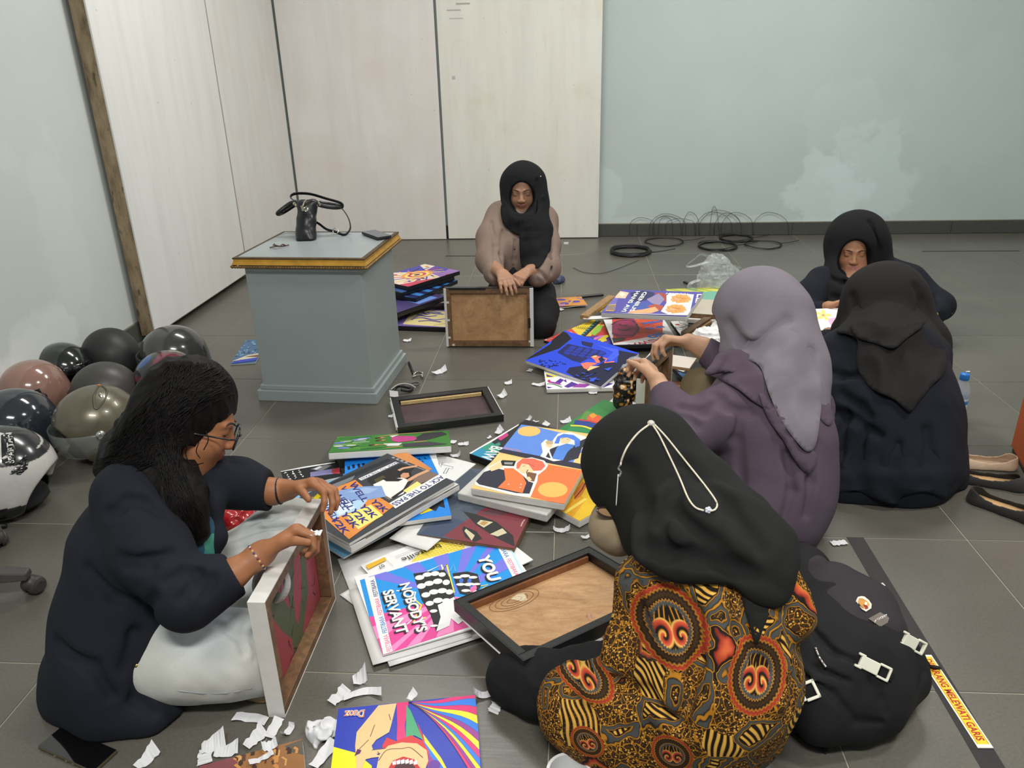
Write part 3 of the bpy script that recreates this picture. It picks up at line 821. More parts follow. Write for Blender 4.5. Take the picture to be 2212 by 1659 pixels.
	# --- graphic shirt seen in the open front
	s = SDF((-1.2, 1.2, 0.05), (-0.5, 2.0, 0.60), 0.005)
	s.pc([(395, 1075, 1.80, 52), (400, 1160, 1.79, 66), (390, 1250, 1.80, 72)], 0.04)
	s.wrinkle(0.004, (12, 12, 8), 5)
	m, nt, b = newmat('graphic_shirt_mat'); v = coords(nt, 'Object', (1, 1, 0.7))
	vo = N(nt, 'ShaderNodeTexVoronoi'); vo.inputs['Scale'].default_value = 30; nt.links.new(v, vo.inputs['Vector'])
	sc = N(nt, 'ShaderNodeSeparateColor'); nt.links.new(vo.outputs['Color'], sc.inputs[0])
	nt.links.new(ramp(nt, sc.outputs[0], [(0, rgb(36, 74, 96)), (0.3, rgb(58, 140, 132)), (0.5, rgb(60, 110, 160)), (0.66, rgb(206, 186, 60)), (0.75, rgb(70, 150, 130)), (0.9, rgb(196, 88, 92))], 'CONSTANT'), b.inputs['Base Color'])
	b.inputs['Roughness'].default_value = 0.8
	s.mesh('graphic_shirt', m, t)
	# --- blazer
	s = SDF((-1.45, 1.0, -0.01), (-0.50, 2.0, 0.62), 0.005)
	s.pc([(322, 1082, 1.775, 88), (290, 1190, 1.76, 120), (262, 1330, 1.76, 126), (248, 1440, 1.74, 130)], 0.05)
	s.pc([(170, 1440, 1.78, 62), (180, 1480, 1.76, 66), (240, 1530, 1.70, 58), (330, 1540, 1.70, 44), (366, 1528, 1.72, 30)], 0.05)
	s.pc([(138, 1465, 1.80, 40), (160, 1510, 1.74, 44), (250, 1550, 1.70, 34)], 0.04)
	s.pc([(280, 1072, 1.70, 78), (330, 1190, 1.645, 77), (404, 1290, 1.61, 66), (462, 1258, 1.63, 54), (500, 1244, 1.643, 46)], 0.03)
	s.pc([(430, 1042, 1.85, 62), (520, 1044, 1.90, 52), (588, 1063, 1.905, 43)], 0.03)
	s.cut_cone(K(500, 1244, 1.643), K(590, 1195, 1.68), 0.036, 0.034, 0.002)
	s.cut_cone(K(584, 1062, 1.905), K(650, 1062, 1.90), 0.034, 0.032, 0.002)
	s.cut_half(K(508, 1240, 1.645), K(570, 1205, 1.668)-K(508, 1240, 1.645), 0.004, lo=K(508, 1240, 1.645)-0.12, hi=K(508, 1240, 1.645)+0.12)
	s.cut_half(K(584, 1062, 1.905), K(640, 1064, 1.90)-K(584, 1062, 1.905), 0.004, lo=K(600, 1062, 1.905)-0.09, hi=K(600, 1062, 1.905)+0.09)
	s.pc([(395, 1010, 1.83, 40), (450, 1090, 1.80, 26), (466, 1160, 1.79, 20), (445, 1225, 1.79, 18)], 0.03)       # lapel
	s.cut_cone(K(428, 1130, 1.72), K(432, 1240, 1.70), 0.022, 0.024, 0.008)
	for a, r_ in (([(246, 1102), (275, 1080), (312, 1084), (345, 1110)], 0.006), ([(232, 1112), (262, 1106)], 0.006), ([(260, 1205), (320, 1208), (370, 1196)], 0.006), ([(270, 1226), (330, 1228)], 0.005), ([(190, 1230), (250, 1290), (300, 1300)], 0.008), ([(330, 1290), (290, 1370), (270, 1440)], 0.010), ([(360, 1255), (400, 1235), (430, 1250)], 0.006), ([(395, 1290), (420, 1265), (428, 1240)], 0.006), ([(440, 1290), (450, 1270), (460, 1250)], 0.005), ([(120, 1390), (200, 1440), (240, 1500)], 0.008), ([(300, 1450), (290, 1510), (330, 1540)], 0.006)):
		pts = [h+ray(*q)*0.002 for q in a for h in [s.hit(*q)] if h is not None]
		for i in range(len(pts)-1): s.cut_cone(pts[i], pts[i+1], r_, r_, 0.020)
	s.cut_half((0, 0, 0.003), (0, 0, -1))
	s.wrinkle(0.004, (12, 12, 10), 31, ridged=False)
	bz = s.mesh('blazer', M_NAVY, t)
	h = s.hit(296, 1437)
	if h is not None: MB().ball(h, (0.006, 0.006, 0.006), 8).build('button', mat('brass_button_mat', rgb(190, 160, 90), 0.3, metal=0.9), bz, sm=True)
	# --- bracelets and ring
	M_HT = mat('black_band_mat', rgb(20, 19, 20), 0.6)
	def band(c, ax, r, n=18, tilt=0.0):
		ax = np.asarray(ax)/np.linalg.norm(ax); a = np.cross(ax, [0, 0, 1.0]); a /= np.linalg.norm(a); b = np.cross(ax, a)
		return [c+(a*math.cos(i*2*math.pi/n)+b*math.sin(i*2*math.pi/n))*r for i in range(n)]
	ax = K(622, 1058, 1.90)-K(590, 1062, 1.90)
	tag(MB().tube(band(K(604, 1061, 1.90), ax, 0.0305), 0.0030, 8, True).build('hair_tie', M_HT, t, sm=True), 'black hair tie round the wrist')
	ax = K(574, 1190, 1.67)-K(500, 1242, 1.64); c0 = K(562, 1199, 1.666)
	tag(MB().tube(band(c0, ax, 0.0275), 0.0022, 8, True).build('bracelet', mat('white_cord_bracelet_mat', rgb(208, 196, 184), 0.7), t, sm=True), 'white cord bracelet')
	mb = MB(); cols = [rgb(122, 52, 60), rgb(196, 164, 96), rgb(60, 58, 120), rgb(206, 190, 160)]
	for j, p in enumerate(band(c0-ax/np.linalg.norm(ax)*0.008, ax, 0.0285, 26)): mb.ball(p, 0.0036, 6, col=cols[j % 4])
	tag(mb.build('beaded_bracelet', attr_mat('bead_mat', 0.35, grain=0), t, sm=True), 'woven bead bracelet in red, gold and purple')
	# --- hair: a mass with many strands over it
	s = SDF((-1.30, 1.25, 0.15), (-0.60, 2.0, 0.86), 0.005)
	Rm = np.stack(frame(fwd, up), axis=1); Wh = lambda x, y, z: hc+Rm@np.array([x, y, z])*1.02
	s.ell(Wh(0, -0.022, 0.040), (0.092, 0.104, 0.100), Rm, 0)
	s.ell(Wh(0.02, -0.060, -0.030), (0.085, 0.075, 0.095), Rm, 0.03)
	s.pc([(352, 930, 1.79, 66), (318, 985, 1.77, 62), (280, 1010, 1.75, 48)], 0.04)
	s.pc([(310, 950, 1.80, 56), (262, 982, 1.79, 36), (222, 1010, 1.78, 16)], 0.04)
	s.pc([(350, 960, 1.77, 60), (368, 1030, 1.745, 56), (390, 1090, 1.725, 46), (418, 1150, 1.72, 26)], 0.04)
	s.pc([(300, 1000, 1.745, 42), (350, 1060, 1.715, 40), (392, 1120, 1.705, 26)], 0.03)
	# the face stays free; an ear shows below the hair
	s.cut_ell(Wh(0.035, 0.110, -0.045), (0.11, 0.085, 0.098), Rm, 0.012)
	s.cut_ell(Wh(0.09, 0.015, -0.058), (0.03, 0.030, 0.026), Rm, 0.008)
	s.wrinkle(0.009, (26, 26, 10), 12)
	hm = s.mesh('hair', hair_mat(), t)
	rnd = random.Random(5); mb = MB()
	crown = (436, 800)
	roots = []
	for i in range(1300):
		a = rnd.random(); kind = rnd.random()
		if kind < 0.45:   # from the parting over the side of the head to the back
			p0 = (rnd.uniform(370, 505), rnd.uniform(782, 850)); p1 = (rnd.uniform(310, 400), rnd.uniform(830, 930)); p2 = (rnd.uniform(235, 350), rnd.uniform(950, 1010))
		elif kind < 0.7:
			p0 = (rnd.uniform(330, 400), rnd.uniform(880, 960)); p1 = (rnd.uniform(260, 370), rnd.uniform(960, 1010)); p2 = (rnd.uniform(205, 300), rnd.uniform(990, 1030))
		else:
			p0 = (rnd.uniform(335, 385), rnd.uniform(900, 980)); p1 = (rnd.uniform(340, 400), rnd.uniform(1010, 1070)); p2 = (rnd.uniform(385, 440), rnd.uniform(1100, 1165))
		P = []
		for tt in np.linspace(0, 1, 9):
			x = (1-tt)**2*p0[0]+2*tt*(1-tt)*p1[0]+tt*tt*p2[0]+rnd.uniform(-1.5, 1.5)+4*math.sin(tt*9+i); y = (1-tt)**2*p0[1]+2*tt*(1-tt)*p1[1]+tt*tt*p2[1]
			h = s.hit(x, y, 1.4, 2.1, 0.004)
			if h is not None: P.append(h-FW*rnd.uniform(0.000, 0.009))
		if len(P) >= 4: mb.tube(P, [0.0016*(1-0.7*k/len(P)) for k in range(len(P))], 4, caps=False)
	so = mb.build('strands', hair_mat(), hm, sm=True); so['kind'] = 'stuff'
	mb = MB()
	for a in ([(404, 960), (402, 985), (416, 1004), (440, 1000)], [(430, 955), (424, 975), (432, 990)], [(444, 930), (450, 950), (440, 972)]):
		P = [K(q[0], q[1], 1.715) for q in a]; mb.tube(catmull(P, 5), 0.0012, 5)
	mb.build('loose_lock', hair_mat(), hm, sm=True)
	# --- glasses
	gf = mat('black_spectacle_mat', rgb(22, 22, 24), 0.25, coat=0.3); gl = MB()
	go = None; lens = []
	for sx in (-1, 1):
		ringp = [Wh(sx*0.034+0.027*math.cos(a), 0.108-0.006*abs(sx*0.034+0.027*math.cos(a))/0.06, -0.012+0.0215*math.sin(a)) for a in np.linspace(0, 2*math.pi, 22, endpoint=False)]
		gl.tube(ringp, 0.0023, 8, True); lens.append(ringp)
		gl.tube([Wh(sx*0.061, 0.102, -0.004), Wh(sx*0.074, 0.085, -0.004), Wh(sx*0.079, 0.010, -0.010), Wh(sx*0.079, -0.014, -0.022)], 0.0022, 6)
	gl.tube([Wh(-0.008, 0.110, -0.008), Wh(0, 0.113, -0.005), Wh(0.008, 0.110, -0.008)], 0.002, 6)
	go = gl.build('spectacles', gf, t, sm=True)
	ml = mat('clear_lens_mat', rgb(225, 228, 232), 0.05, 0.0, spec=0.6, alpha=0.22)
	for rp in lens: pydata('lens', rp, [tuple(range(22))], ml, go)
person_a()
# ================================================================ person in mauve with a grey-lilac hijab
def person_c():
	base = at_z(1640, 1120)
	t = thing('person', 'person in a mauve dress and grey-lilac hijab, seated and working on a frame', 'person', (base[0], base[1], 0))
	M_MAUVE = cloth('mauve_dress_mat', rgb(86, 73, 86), 0.9, 0.08); M_LILAC = cloth('lilac_hijab_mat', rgb(122, 115, 123), 0.9, 0.08)
	hc = K(1632, 690, 2.42); fwd = -0.90*RT-0.30*UP+0.25*FW; up = -0.25*RT+0.95*UP-0.1*FW
	s = SDF((0.05, 1.70, -0.01), (0.95, 2.75, 0.76), 0.004)
	W = head(s, hc, fwd, up, 0.98)
	s.pc([(1640, 740, 2.42, 40), (1660, 830, 2.36, 50)], 0.03)
	s.pc([(1655, 850, 2.34, 80), (1670, 960, 2.32, 90), (1650, 1070, 2.32, 95)], 0.05)
	s.pc([(1600, 875, 2.30, 46), (1492, 940, 2.22, 34), (1432, 850, 2.34, 22), (1420, 822, 2.37, 19)], 0.02)
	s.pc([(1640, 830, 2.48, 44), (1580, 800, 2.52, 30), (1520, 752, 2.54, 21), (1488, 738, 2.55, 18)], 0.02)
	s.pc([(1600, 1080, 2.32, 55), (1450, 1068, 2.30, 34), (1500, 1086, 2.24, 24)], 0.02)
	s.pc([(1620, 1050, 2.46, 50), (1530, 880, 2.55, 28), (1506, 950, 2.48, 22)], 0.02)
	wr = K(1420, 822, 2.37)
	hand(s, wr, K(1398, 782, 2.44)-wr, -RT*0.55+FW*0.3-UP*0.5, curl=((0.7, 0.9, 0.6), (0.8, 0.9, 0.6), (0.9, 0.95, 0.6), (1.0, 0.9, 0.6)), spread=0.07, thumb=(0.6, 0.2), side=1, S=0.95)
	wr = K(1488, 738, 2.55)
	hand(s, wr, K(1432, 730, 2.55)-wr, -UP*0.9+FW*0.1, curl=((0.75, 0.7, 0.3), (0.75, 0.75, 0.4), (0.8, 0.85, 0.5), (0.9, 0.9, 0.5)), spread=0.04, thumb=(0.8, 0.2), side=-1, S=0.95)
	s.mesh('body', M_SKIN, t, col=lambda p: np.tile(SKIN2, (len(p), 1))*(0.9+0.2*vnoise(p, 30, 3)[:, None]))
	# trousers, one knee raised in front
	s = SDF((0.05, 1.75, -0.01), (0.90, 2.80, 0.45), 0.006)
	s.pc([(1600, 1080, 2.32, 85), (1440, 1070, 2.30, 62), (1500, 1090, 2.22, 44)], 0.04)
	s.pc([(1620, 1040, 2.46, 75), (1545, 900, 2.54, 56), (1516, 836, 2.56, 42)], 0.04)
	s.pc([(1516, 838, 2.56, 40), (1500, 960, 2.46, 36)], 0.03)
	s.cut_half((0, 0, 0.003), (0, 0, -1)); s.wrinkle(0.004, (14, 14, 14), 2, ridged=False)
	tag(s.mesh('trousers', cloth('khaki_trouser_mat', rgb(118, 105, 80), 0.85, 0.08), t), 'khaki trousers')
	# dress
	s = SDF((0.05, 1.65, -0.01), (0.98, 2.75, 0.60), 0.005)
	s.pc([(1655, 860, 2.33, 112), (1672, 960, 2.30, 118), (1665, 1050, 2.30, 122), (1645, 1100, 2.29, 112)], 0.06)
	s.pc([(1640, 1120, 2.24, 86), (1690, 1110, 2.26, 78)], 0.06)
	s.pc([(1612, 868, 2.30, 72), (1550, 905, 2.25, 64), (1488, 935, 2.225, 54), (1452, 890, 2.28, 44), (1434, 850, 2.335, 33)], 0.035)
	s.pc([(1650, 830, 2.47, 62), (1580, 800, 2.52, 44), (1524, 756, 2.54, 29)], 0.03)
	c1, d1 = K(1431, 842, 2.34), K(1418, 815, 2.38)-K(1431, 842, 2.34)
	s.cut_half(c1, d1, 0.004, lo=c1-0.07, hi=c1+0.07); s.cut_cone(c1-d1*0.2, c1+d1, 0.031, 0.031, 0.002)
	c2, d2 = K(1522, 754, 2.54), K(1490, 738, 2.55)-K(1522, 754, 2.54)
	s.cut_half(c2, d2, 0.004, lo=c2-0.07, hi=c2+0.07); s.cut_cone(c2-d2*0.2, c2+d2, 0.030, 0.030, 0.002)
	for a, r_ in (([(1475, 880), (1520, 890), (1560, 860)], 0.007), ([(1440, 905), (1480, 900), (1505, 920)], 0.007), ([(1600, 900), (1590, 950), (1600, 1040)], 0.007), ([(1700, 980), (1710, 1060), (1690, 1130)], 0.006), ([(1760, 960), (1752, 1040), (1742, 1110)], 0.006), ([(1545, 850), (1570, 880), (1620, 890)], 0.006)):
		pts = [h+ray(*q)*0.002 for q in a for h in [s.hit(*q)] if h is not None]
		for i in range(len(pts)-1): s.cut_cone(pts[i], pts[i+1], r_, r_, 0.025)
	s.cut_half((0, 0, 0.003), (0, 0, -1)); s.wrinkle(0.004, (10, 10, 7), 41, ridged=False)
	dr = s.mesh('dress', M_MAUVE, t)
	dress = s
	# ruffle round the shoulders
	s = SDF((0.25, 1.75, 0.05), (1.0, 2.65, 0.62), 0.0045)
	run = [(1528, 806), (1560, 800), (1610, 812), (1642, 850), (1664, 880), (1690, 925), (1722, 960), (1748, 985)]
	up_ = [(1556, 772), (1590, 766), (1630, 780), (1664, 816), (1690, 850), (1715, 890), (1738, 930), (1756, 960)]
	for i, (q, v_) in enumerate(zip(run, up_)):
		dq = 2.285+0.02*math.sin(i*2.4)-0.005*i
		run[i] = K(q[0], q[1], dq-0.02); up_[i] = K(v_[0], v_[1], dq+0.01)
	R1 = catmull(run, 5); R2 = catmull(up_, 5)
	for i in range(len(R1)):
		off = FW*0.006*math.sin(i*1.15)
		s.cone(R2[i], R1[i]-off*1.6, 0.010, 0.0045, 0.012)
	for a in ([(1770, 830, 2.30), (1790, 880, 2.29), (1784, 915, 2.29)], [(1765, 860, 2.29), (1778, 920, 2.28), (1792, 905, 2.29)], [(1750, 960, 2.25), (1760, 1000, 2.24), (1740, 1010, 2.24)], [(1730, 985, 2.24), (1748, 1015, 2.235), (1725, 1018, 2.23)], [(1745, 1000, 2.235), (1738, 1050, 2.23), (1733, 1060, 2.23)]):
		P = catmull([K(*q) for q in a], 4); s.chain(P, [0.016*(1-0.5*k/len(P)) for k in range(len(P))], 0.012)
	s.wrinkle(0.004, (26, 26, 26), 3)
	s.mesh('ruffle', M_MAUVE, dr)
	# hijab
	s = SDF((0.25, 1.75, 0.1), (1.0, 2.75, 0.84), 0.0045)
	s.pc([(1638, 668, 2.42, 92)], 0)
	s.pc([(1618, 690, 2.43, 76), (1606, 720, 2.43, 62)], 0.03)
	s.pc([(1650, 690, 2.40, 94), (1676, 780, 2.34, 88), (1704, 860, 2.285, 72), (1730, 925, 2.25, 44), (1744, 966, 2.235, 16)], 0.05)
	s.pc([(1690, 700, 2.39, 66), (1722, 800, 2.32, 54), (1738, 890, 2.275, 38)], 0.05)
	s.pc([(1610, 730, 2.42, 58), (1606, 765, 2.39, 40), (1640, 790, 2.34, 46)], 0.04)
	s.cut_ell(W(0, 0.125, -0.025), (0.070, 0.050, 0.085), np.stack(frame(fwd, up), axis=1), 0.008)
	for a, r_ in (([(1585, 770), (1640, 760), (1690, 740)], 0.006), ([(1700, 690), (1650, 730), (1600, 778)], 0.007), ([(1755, 760), (1740, 850), (1735, 930)], 0.006), ([(1680, 770), (1700, 850), (1730, 930)], 0.006), ([(1575, 700), (1600, 740), (1640, 752)], 0.006)):
		pts = [h+ray(*q)*0.002 for q in a for h in [s.hit(*q)] if h is not None]
		for i in range(len(pts)-1): s.cut_cone(pts[i], pts[i+1], r_, r_, 0.03)
	s.wrinkle(0.0035, (9, 9, 12), 51, ridged=False)
	hj = s.mesh('hijab', M_LILAC, t)
	drape('ruffle', [dress], [(1528, 806), (1545, 786), (1580, 772), (1620, 780), (1650, 812), (1668, 886), (1650, 880), (1626, 866), (1596, 842), (1560, 822)], M_MAUVE, dr, off=0.012, fold=0.006, fscale=0.03, seed=2, relax=6, floor_z=None)
	drape('ruffle', [dress], [(1640, 850), (1672, 870), (1706, 918), (1740, 958), (1764, 982), (1758, 1012), (1740, 1022), (1716, 992), (1690, 948), (1660, 905)], M_MAUVE, dr, off=0.010, fold=0.012, fscale=0.045, seed=7, relax=6, floor_z=None)
	drape('ruffle', [dress], [(1764, 822), (1782, 850), (1796, 884), (1800, 908), (1790, 920), (1772, 904), (1760, 870)], M_MAUVE, dr, off=0.004, fold=0.010, fscale=0.05, seed=8, relax=6, floor_z=None)
	drape('hijab_drape', [s, dress], [(1600, 772), (1640, 790), (1662, 852), (1690, 912), (1724, 958), (1746, 976), (1763, 958), (1772, 900), (1775, 850), (1768, 780), (1748, 712), (1700, 690), (1650, 710), (1612, 740)], M_LILAC, hj, off=0.018, fold=0.010, fscale=0.016, seed=4, relax=14, floor_z=None, attach=((1600, 772), (1612, 740), (1650, 710), (1700, 690), (1748, 712), (1770, 790)), adist=60)
	gl = MB(); Rm = np.stack(frame(fwd, up), axis=1); Wh = lambda x, y, z: hc+Rm@np.array([x, y, z])*0.98
	lens = []
	for sx in (-1, 1):
		rp = [Wh(sx*0.034+0.026*math.cos(a), 0.106, -0.012+0.02*math.sin(a)) for a in np.linspace(0, 2*math.pi, 18, endpoint=False)]; gl.tube(rp, 0.002, 6, True); lens.append(rp)
		gl.tube([Wh(sx*0.060, 0.104, -0.004), Wh(sx*0.074, 0.06, -0.006)], 0.002, 6)
	gl.tube([Wh(-0.008, 0.106, -0.008), Wh(0.008, 0.106, -0.008)], 0.002, 6)
	go = gl.build('spectacles', mat('thin_spectacle_mat', rgb(60, 50, 48), 0.3), t, sm=True)
	for rp in lens: pydata('lens', rp, [tuple(range(18))], mat('clear_lens_c_mat', rgb(225, 228, 232), 0.05, 0.0, alpha=0.25), go)
person_c()
# ================================================================ the two persons in navy on the right
M_NAVYDRESS = cloth('navy_dress_mat', rgb(24, 27, 36), 0.9, 0.10)
M_CHARHIJAB = cloth('charcoal_hijab_mat', rgb(31, 29, 29), 0.9, 0.08)
def person_e():
	base = at_z(1910, 1000)
	t = thing('person', 'person seen from behind in a navy dress and long black hijab', 'person', (base[0], base[1], 0))
	hc = K(1911, 650, 2.74); fwd = -0.35*RT-0.40*UP+0.85*FW; up = -0.1*RT+0.90*UP+0.42*FW
	s = SDF((0.72, 2.05, -0.01), (1.55, 3.10, 0.76), 0.005)
	head(s, hc, fwd, up, 0.98)
	s.pc([(1908, 720, 2.72, 44), (1912, 800, 2.66, 60)], 0.03)
	s.pc([(1912, 800, 2.64, 90), (1915, 900, 2.60, 95), (1915, 985, 2.60, 100)], 0.05)
	s.pc([(1820, 770, 2.66, 40), (1800, 850, 2.62, 34), (1800, 790, 2.84, 26), (1800, 735, 2.90, 20)], 0.02)
	s.pc([(2005, 780, 2.66, 40), (2020, 870, 2.66, 34), (1960, 830, 2.90, 26)], 0.02)
	s.pc([(1860, 985, 2.62, 75), (1830, 960, 2.85, 50)], 0.03); s.pc([(1970, 985, 2.62, 75), (1990, 950, 2.85, 50)], 0.03)
	wr = K(1800, 735, 2.90); hand(s, wr, K(1806, 712, 3.00)-wr, FW-UP*0.4, curl=0.5, S=0.95)
	wr = K(1960, 830, 2.90); hand(s, wr, K(1940, 800, 3.0)-wr, FW-UP*0.4, curl=0.5, S=0.95)
	s.mesh('body', M_SKIN, t, col=lambda p: np.tile(SKIN, (len(p), 1)))
	s = SDF((0.70, 2.0, -0.01), (1.60, 3.15, 0.60), 0.006)
	s.pc([(1912, 790, 2.65, 118), (1915, 900, 2.60, 136), (1918, 985, 2.58, 145)], 0.06)
	s.pc([(1850, 980, 2.58, 96), (1830, 1020, 2.55, 78), (1810, 1045, 2.52, 50)], 0.05)
	s.pc([(1972, 960, 2.62, 90), (2010, 1005, 2.60, 62), (2030, 1035, 2.58, 40)], 0.05)
	s.pc([(1900, 1040, 2.50, 60), (1930, 1055, 2.49, 40)], 0.05); s.pc([(1975, 1030, 2.54, 54), (2040, 1050, 2.55, 24)], 0.04)
	s.pc([(1800, 1050, 2.50, 26), (1860, 1058, 2.48, 24), (1930, 1072, 2.465, 18)], 0.03)
	s.pc([(1826, 770, 2.66, 58), (1802, 850, 2.62, 50), (1792, 800, 2.82, 38), (1790, 745, 2.90, 32)], 0.03)
	s.pc([(1992, 770, 2.66, 54), (1998, 868, 2.65, 46), (1970, 830, 2.88, 38)], 0.03)
	for a, r_ in (([(1800, 890), (1850, 905), (1900, 940)], 0.010), ([(1815, 850), (1860, 880), (1880, 900)], 0.008), ([(1830, 900), (1810, 980), (1800, 1040)], 0.010), ([(1870, 930), (1850, 1000), (1845, 1050)], 0.008), ([(2000, 930), (2010, 990), (2000, 1040)], 0.008), ([(1940, 960), (1930, 1020), (1935, 1070)], 0.008), ([(1780, 800), (1820, 815), (1850, 812)], 0.007)):
		pts = [h+ray(*q)*0.002 for q in a for h in [s.hit(*q)] if h is not None]
		for i in range(len(pts)-1): s.cut_cone(pts[i], pts[i+1], r_, r_, 0.03)
	s.cut_half((0, 0, 0.003), (0, 0, -1)); s.wrinkle(0.006, (9, 9, 6), 61)
	s.mesh('dress', M_NAVYDRESS, t)
	dress = s
	s = SDF((0.75, 2.1, 0.1), (1.60, 3.05, 0.82), 0.005)
	s.pc([(1912, 648, 2.74, 85)], 0)
	s.pc([(1906, 676, 2.72, 80), (1912, 770, 2.66, 98), (1945, 820, 2.58, 78), (1962, 868, 2.53, 28)], 0.05)
	s.pc([(1850, 700, 2.78, 46), (1822, 712, 2.82, 26)], 0.04)
	s.pc([(1960, 660, 2.74, 46), (1995, 740, 2.70, 48), (2010, 800, 2.66, 38)], 0.04)
	s.pc([(1880, 790, 2.58, 48), (1900, 830, 2.55, 40), (1950, 868, 2.53, 28)], 0.04)
	for a, r_ in (([(1830, 700), (1890, 690), (1960, 700)], 0.009), ([(1860, 690), (1875, 740), (1868, 790)], 0.008), ([(1890, 790), (1905, 750), (1950, 720), (1985, 690)], 0.008), ([(1935, 735), (1985, 760), (2030, 790)], 0.009), ([(1980, 620), (1992, 650), (1985, 690)], 0.006), ([(1840, 640), (1850, 680), (1845, 705)], 0.006)):
		pts = [h+ray(*q)*0.002 for q in a for h in [s.hit(*q)] if h is not None]
		for i in range(len(pts)-1): s.cut_cone(pts[i], pts[i+1], r_, r_, 0.028)
	s.wrinkle(0.005, (9, 9, 9), 71, ridged=False)
	hj = s.mesh('hijab', M_CHARHIJAB, t)
	drape('hijab_drape', [s, dress], [(1850, 660), (1828, 690), (1806, 716), (1830, 722), (1852, 736), (1850, 785), (1862, 815), (1886, 842), (1930, 862), (1964, 888), (1984, 868), (2014, 832), (2043, 800), (2040, 740), (2022, 706), (1996, 678), (1960, 650), (1900, 640)], M_CHARHIJAB, hj, off=0.010, fold=0.018, fscale=0.016, seed=4, relax=16, floor_z=None, attach=((1850, 660), (1900, 640), (1960, 650), (1996, 678), (2040, 740)))
	drape('hijab_fold', [s, dress], [(1838, 700), (1880, 690), (1930, 706), (1985, 690), (1998, 700), (1960, 730), (1930, 752), (1890, 742), (1850, 728)], M_CHARHIJAB, hj, off=0.030, fold=0.010, fscale=0.03, seed=9, relax=18, floor_z=None)
	drape('hem', [dress], [(1764, 1030), (1758, 1060), (1800, 1066), (1850, 1060), (1888, 1076), (1936, 1090), (1950, 1072), (1998, 1062), (2040, 1076), (2050, 1056), (2074, 1020), (2060, 980), (1990, 960), (1900, 960), (1800, 980)], M_NAVYDRESS, t, off=0.006, fold=0.012, fscale=0.022, seed=6, relax=8, floor_z=0.006, attach=((1764, 1000), (1800, 980), (1900, 960), (1990, 960), (2060, 980)), adist=60)
person_e()
def person_d():
	base = at_z(1850, 730)
	t = thing('person', 'person in black hijab and navy blazer with gold cuff button, facing the camera', 'person', (base[0], base[1]+0.05, 0))
	hc = K(1841, 541, 3.80); fwd = -0.24*RT-0.42*UP-0.86*FW; up = -0.05*RT+0.90*UP-0.42*FW
	s = SDF((0.95, 3.15, -0.01), (1.98, 4.2, 0.72), 0.0045)
	W = head(s, hc, fwd, up, 0.98)
	s.pc([(1845, 580, 3.82, 26), (1848, 640, 3.84, 36)], 0.03)
	s.pc([(1850, 640, 3.84, 64), (1855, 700, 3.86, 70), (1855, 745, 3.86, 70)], 0.05)
	s.pc([(1775, 625, 3.80, 28), (1745, 690, 3.70, 22), (1790, 664, 3.56, 14)], 0.02)
	s.pc([(1930, 620, 3.80, 28), (2036, 668, 3.70, 20), (1900, 690, 3.60, 14)], 0.02)
	s.pc([(1820, 740, 3.84, 50), (1740, 740, 3.70, 36)], 0.03); s.pc([(1890, 740, 3.84, 50), (1990, 740, 3.72, 36)], 0.03)
	wr = K(1786, 664, 3.56); hand(s, wr, K(1806, 658, 3.55)-wr, -UP*0.9-FW*0.2, curl=((0.3, 0.4, 0.3),)*4, spread=0.06, thumb=(0.6, 0.2), side=1, S=0.95)
	wr = K(1900, 690, 3.60); hand(s, wr, K(1870, 680, 3.58)-wr, -UP, curl=0.4, side=-1, S=0.95)
	s.mesh('body', M_SKIN, t, col=face_tint(W, hc, fwd, up, 0.98, SKIN))
	face_marks(s, W, fwd, t, 0.98)
	s = SDF((0.95, 3.2, -0.01), (1.98, 4.25, 0.60), 0.006)
	s.pc([(1848, 625, 3.86, 62), (1853, 700, 3.87, 80), (1855, 745, 3.87, 82)], 0.05)
	s.pc([(1780, 615, 3.82, 42), (1752, 640, 3.78, 34), (1744, 690, 3.70, 28), (1772, 672, 3.60, 22)], 0.04)
	s.pc([(1915, 600, 3.84, 46), (1962, 610, 3.80, 36), (2030, 660, 3.72, 28), (2012, 676, 3.66, 26), (1960, 690, 3.60, 22)], 0.04)
	s.pc([(1820, 745, 3.84, 62), (1740, 745, 3.70, 46)], 0.04); s.pc([(1890, 745, 3.84, 62), (1990, 745, 3.72, 46)], 0.04)
	for a, r_ in (([(1985, 620), (2010, 640), (2020, 665)], 0.007), ([(1940, 590), (1965, 620), (1975, 650)], 0.007)):
		pts = [h+ray(*q)*0.002 for q in a for h in [s.hit(*q)] if h is not None]
		for i in range(len(pts)-1): s.cut_cone(pts[i], pts[i+1], r_, r_, 0.025)
	s.cut_half((0, 0, 0.003), (0, 0, -1)); s.wrinkle(0.005, (11, 11, 9), 81, ridged=False)
	bz = s.mesh('blazer', M_NAVYDRESS, t)
	h = s.hit(2020, 680)
	if h is None: h = K(2020, 680, 3.62)
	tag(MB().ball(h-FW*0.004, (0.013, 0.013, 0.006), 12, np.stack([RT, UP, FW], axis=1)).build('button', mat('gold_button_mat', rgb(228, 206, 96), 0.3, metal=0.6), bz, sm=True), 'round gold cuff button')
	s = SDF((0.95, 3.3, 0.1), (1.98, 4.2, 0.76), 0.005)
	s.pc([(1850, 520, 3.83, 66)], 0); s.pc([(1846, 555, 3.83, 58), (1828, 600, 3.80, 46), (1815, 640, 3.76, 42), (1815, 668, 3.72, 34)], 0.05)
	s.pc([(1876, 540, 3.84, 44), (1890, 600, 3.84, 44), (1860, 650, 3.78, 40)], 0.04)
	Rm = np.stack(frame(fwd, up), axis=1)
	s.cut_ell(W(0, 0.120, -0.018), (0.080, 0.100, 0.098), Rm, 0.006)
